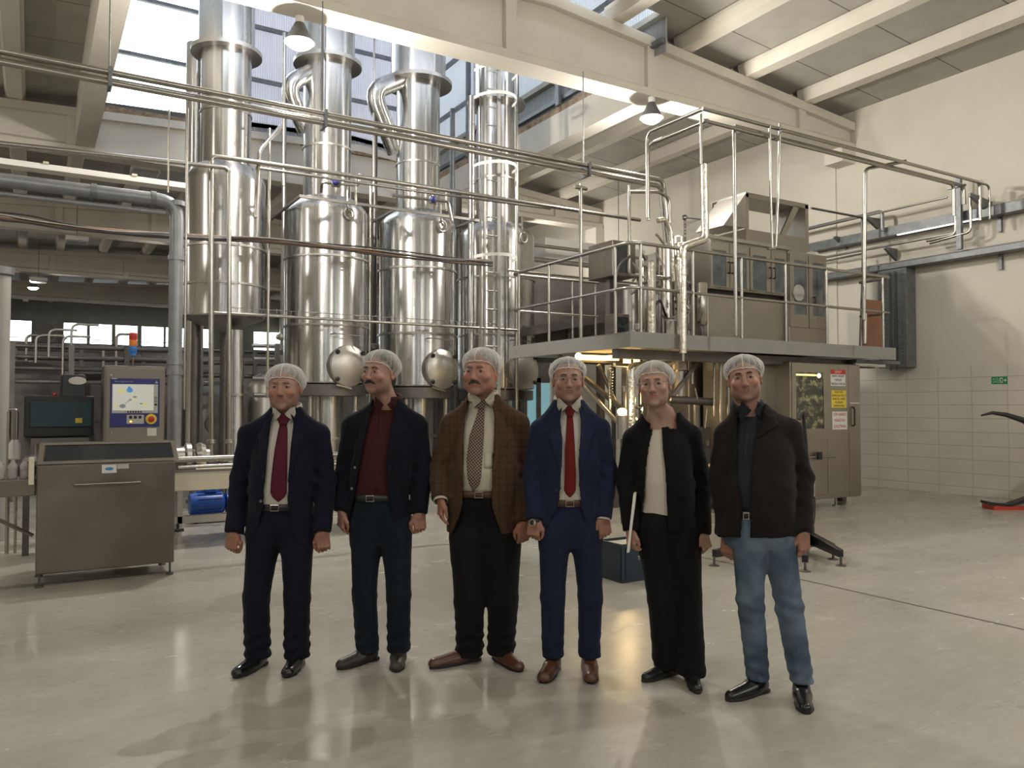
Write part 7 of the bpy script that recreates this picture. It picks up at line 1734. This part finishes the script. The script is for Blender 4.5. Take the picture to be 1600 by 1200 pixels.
P3 = dict(label='heavyset man with grey moustache in brown plaid jacket and checked tie', root=758, d=4.70, seed=3, hs=1, top=543, chin=618, hx=751, hy=-.03, yaw=R(-18), skin=(.40, .195, .135), hair='hair_grey', stubble=.15, brow=.0042, moustache='moustache_grey', fat=1.08, jaw=1.15, netfront=.060, neckr=.070,
    neck=(755, 624), sh=((706, 660), (808, 658)), el=((686, 735), (820, 738)), wr=((691, 777), (818, 812)), cw=.185, ww=.190, hw=.205, beltx=755, belt=766, hem=830, crotch=872, depth=.130, belly=.06,
    hip=((733, 840), (785, 840)), kn=((734, 935), (786, 935)), an=((734, 1022), (783, 1022)), leg=(.112, .088), hemr=.080, hemz=(.04, .05), trouser='black_trouser', belt_m='belt_brown', bucklex=750,
    shirt='cream_shirt', collar=1, tie='checked_tie', tiepx=((624, 747, 761), (630, 745, 760), (638, 748, 757), (650, 745, 757), (680, 735, 757), (715, 731, 755), (740, 733, 754), (752, 736, 751), (763, 741, 743)), pocket=((764, 704, .022, .09, 'cream_shirt'),),
    jacket='brown_plaid', sleeve=(.070, .064, .053), open=((590, 729, 773), (640, 729, 773), (680, 725, 773), (720, 726, 771), (760, 726, 770), (785, 724, 770), (805, 718, 776), (832, 706, 786), (850, 700, 790)),
    lapel=(((638, 729, 630, 735), (650, 712, 652, 728), (690, 702, 688, 726), (694, 708, 702, 725), (725, 718, 728, 726), (750, 726, 752, 727)), ((638, 773, 630, 768), (650, 786, 652, 774), (690, 798, 688, 774), (694, 790, 702, 774), (725, 778, 728, 772), (750, 772, 752, 770))),
    hands=(hd(.55, R(-70), R(-2)), hd(.9, R(20), 0)), cuffs=(.014, 0), shoe=((R(-58), .33, 0), (R(30), .30, 0)), shoe_m='leather_brown', bunch=1.6, wy=-.09)
P4 = dict(label='man with glasses in bright blue suit and plain red tie', root=891, d=4.52, seed=4, hs=1, top=557, chin=628, hx=887, yaw=R(0), skin=(.40, .225, .165), hair='hair_dark', stubble=.35, brow=.0036, glasses='thin', netfront=.070, netside=.0, hairline=.02,
    neck=(888, 633), sh=((845, 667), (937, 665)), el=((832, 742), (950, 738)), wr=((834, 808), (940, 806)), cw=.155, ww=.150, hw=.175, beltx=888, belt=781, hem=826, crotch=850, depth=.112,
    hip=((866, 822), (916, 822)), kn=((863, 930), (921, 930)), an=((864, 1030), (920, 1030)), leg=(.090, .068), hemr=.062, hemz=(.085, .085), trouser='blue_suit', belt_m='belt_brown', bucklex=888,
    shirt='white_shirt', collar=1, tie='red_tie', tiepx=((635, 883, 895), (641, 882, 897), (651, 885, 894), (665, 884, 895), (700, 881, 896), (740, 880, 897), (762, 879, 897), (768, 882, 894), (773, 887, 889)), shirt_buttons=(),
    jacket='blue_suit', sleeve=(.060, .056, .046), open=((600, 872, 908), (645, 872, 908), (680, 873, 905), (720, 875, 901), (760, 873, 903), (775, 871, 905), (790, 867, 906), (810, 858, 913), (828, 847, 922), (850, 845, 925)),
    lapel=(((643, 872, 636, 877), (655, 858, 656, 874), (676, 848, 676, 876), (679, 855, 686, 877), (710, 864, 712, 876), (738, 873, 740, 874)), ((643, 908, 636, 903), (655, 922, 656, 906), (676, 931, 676, 905), (679, 924, 686, 904), (710, 914, 712, 902), (738, 904, 740, 902))),
    buttons=((872, 732), (868, 763)), button_m='button_navy', hands=(hd(1.1, R(-25), R(4)), hd(1.15, R(22), R(-8))), cuffs=(0, .012), shoe=((R(-18), .285, 0), (R(-2), .285, 0)), shoe_m='leather_brown', toe=.036, bunch=.7, extra=watch, wy=-.07)
P5 = dict(label='woman in black jacket and trousers over white blouse, holding a notebook', root=1047, d=4.45, seed=5, hs=1, top=563, chin=636, hx=1021, hy=-.03, yaw=R(-17), roll=R(-4), skin=(.46, .275, .205), hair='hair_brown', bun=1, brow=.0026, glasses='thin', lip=(.36, .10, .09), fat=.98, jaw=.92, neckr=.049, netfront=.066, netside=-.02, chest=671, neckhole=.106, neckholey=.0,
    neck=(1034, 645), sh=((990, 680), (1080, 676)), el=((978, 750), (1096, 750)), wr=((982, 826), (1094, 832)), cw=.150, ww=.148, hw=.165, beltx=1040, belt=790, hem=828, crotch=860, depth=.115, belly=.01,
    hip=((1020, 822), (1066, 822)), kn=((1030, 930), (1072, 930)), an=((1042, 1040), (1072, 1050)), fy=(0, -.10), leg=(.100, .074), hemr=.078, hemz=(.045, .04), trouser='black_trouser', belt_m=None, untucked=812,
    shirt='white_blouse', jacket='black_cloth', sleeve=(.058, .052, .043), cuffx=0, scoop=(1030, 641, .098, .094), open=((600, 1018, 1031), (660, 1018, 1031), (667, 1018, 1031), (700, 1008, 1030), (730, 1003, 1032), (780, 1000, 1034), (812, 996, 1036), (832, 990, 1040), (850, 988, 1044)),
    hands=(hd(1.0, R(-60), R(-4)), hd(1.15, R(30), R(-18))), shoe=((R(-55), .265, 0), (R(-2), .265, 0)), shoe_m='leather_black', shoew=.82, toe=.028, handsize=.86, bunch=.5, wy=-.06)
P6 = dict(label='man in open black jacket, dark blue shirt and light blue jeans', root=1190, d=4.18, seed=6, hs=1, top=553, chin=627, hx=1161, hy=-.03, yaw=R(-17), roll=R(-6), skin=(.40, .215, .155), hair='hair_dark', stubble=.5, brow=.0045, netfront=.058, jaw=1.05,
    neck=(1171, 640), sh=((1137, 675), (1234, 668)), el=((1126, 750), (1255, 748)), wr=((1139, 838), (1246, 828)), wyl=.03, cw=.165, ww=.172, hw=.212, beltx=1182, belt=798, hem=835, crotch=850, depth=.118, belly=.03,
    hip=((1168, 830), (1212, 830)), kn=((1168, 935), (1228, 945)), an=((1182, 1058), (1240, 1075)), fy=(0, -.09), leg=(.088, .068), hemr=.058, hemz=(.075, .09), trouser='light_denim', belt_m='belt_black', bucklex=1152, bw=.014,
    shirt='slate_shirt', collar=1, collar_tip=(.05, -.060), placket=((1166, 660), (1158, 700), (1153, 792)), shirt_buttons=((1163, 680), (1158, 705), (1155, 735), (1153, 765)), sb='belt_black',
    jacket='jacket_black', sleeve=(.066, .060, .050), open=((600, 1150, 1192), (645, 1149, 1190), (660, 1147, 1180), (700, 1143, 1168), (740, 1141, 1161), (790, 1145, 1159), (835, 1146, 1160), (860, 1146, 1161)),
    lapel=(((650, 1150, 640, 1154), (655, 1138, 656, 1149), (668, 1130, 668, 1147), (676, 1140, 676, 1145)), ((650, 1189, 634, 1186), (648, 1206, 656, 1186), (662, 1212, 672, 1178), (676, 1186, 684, 1172))),
    hands=(hd(.8, R(-40), R(6)), hd(.8, R(25), R(-4))), shoe=((R(-58), .30, 0), (R(-14), .28, 0)), shoe_m='leather_black', toe=.026, bunch=1.2, kneefold=1.6, wy=-.06)
for P_ in (P1, P2, P3, P4, P5, P6): person(P_)
# notebook held by the woman
k = 4.45/F_PX
T5 = CAM+FWD*4.45+RGT*((1047-800)*k)
def w5(px, py, Y): v = RGT*((px-1047)*k)-(-FWD)*Y; return Vector((T5.x, T5.y, 0))+v+Vector((0, 0, 1.5+(635-py)*k))
a = w5(975.5, 856, -.12); b = w5(986, 767, -.12)
t = thing('notebook', 'white thin notebook held on edge in the hand of the woman', 'notebook', a); PINV[t.name] = Matrix.Translation(-t.location)
up = (b-a); n = RGT*.006; dv = FWD*.20+RGT*.045
def slab(off, th):
    s0 = RGT*off; s1 = RGT*(off+th); return MB().hexa([a+s0, a+s1, a+s1+dv, a+s0+dv, b+s0, b+s1, b+s1+dv, b+s0+dv])
mk('cover', slab(-.0075, .0025), 'paper_white', t); mk('pages', slab(-.0048, .0085), 'paper_white', t); mk('cover', slab(.0039, .0025), 'paper_white', t)
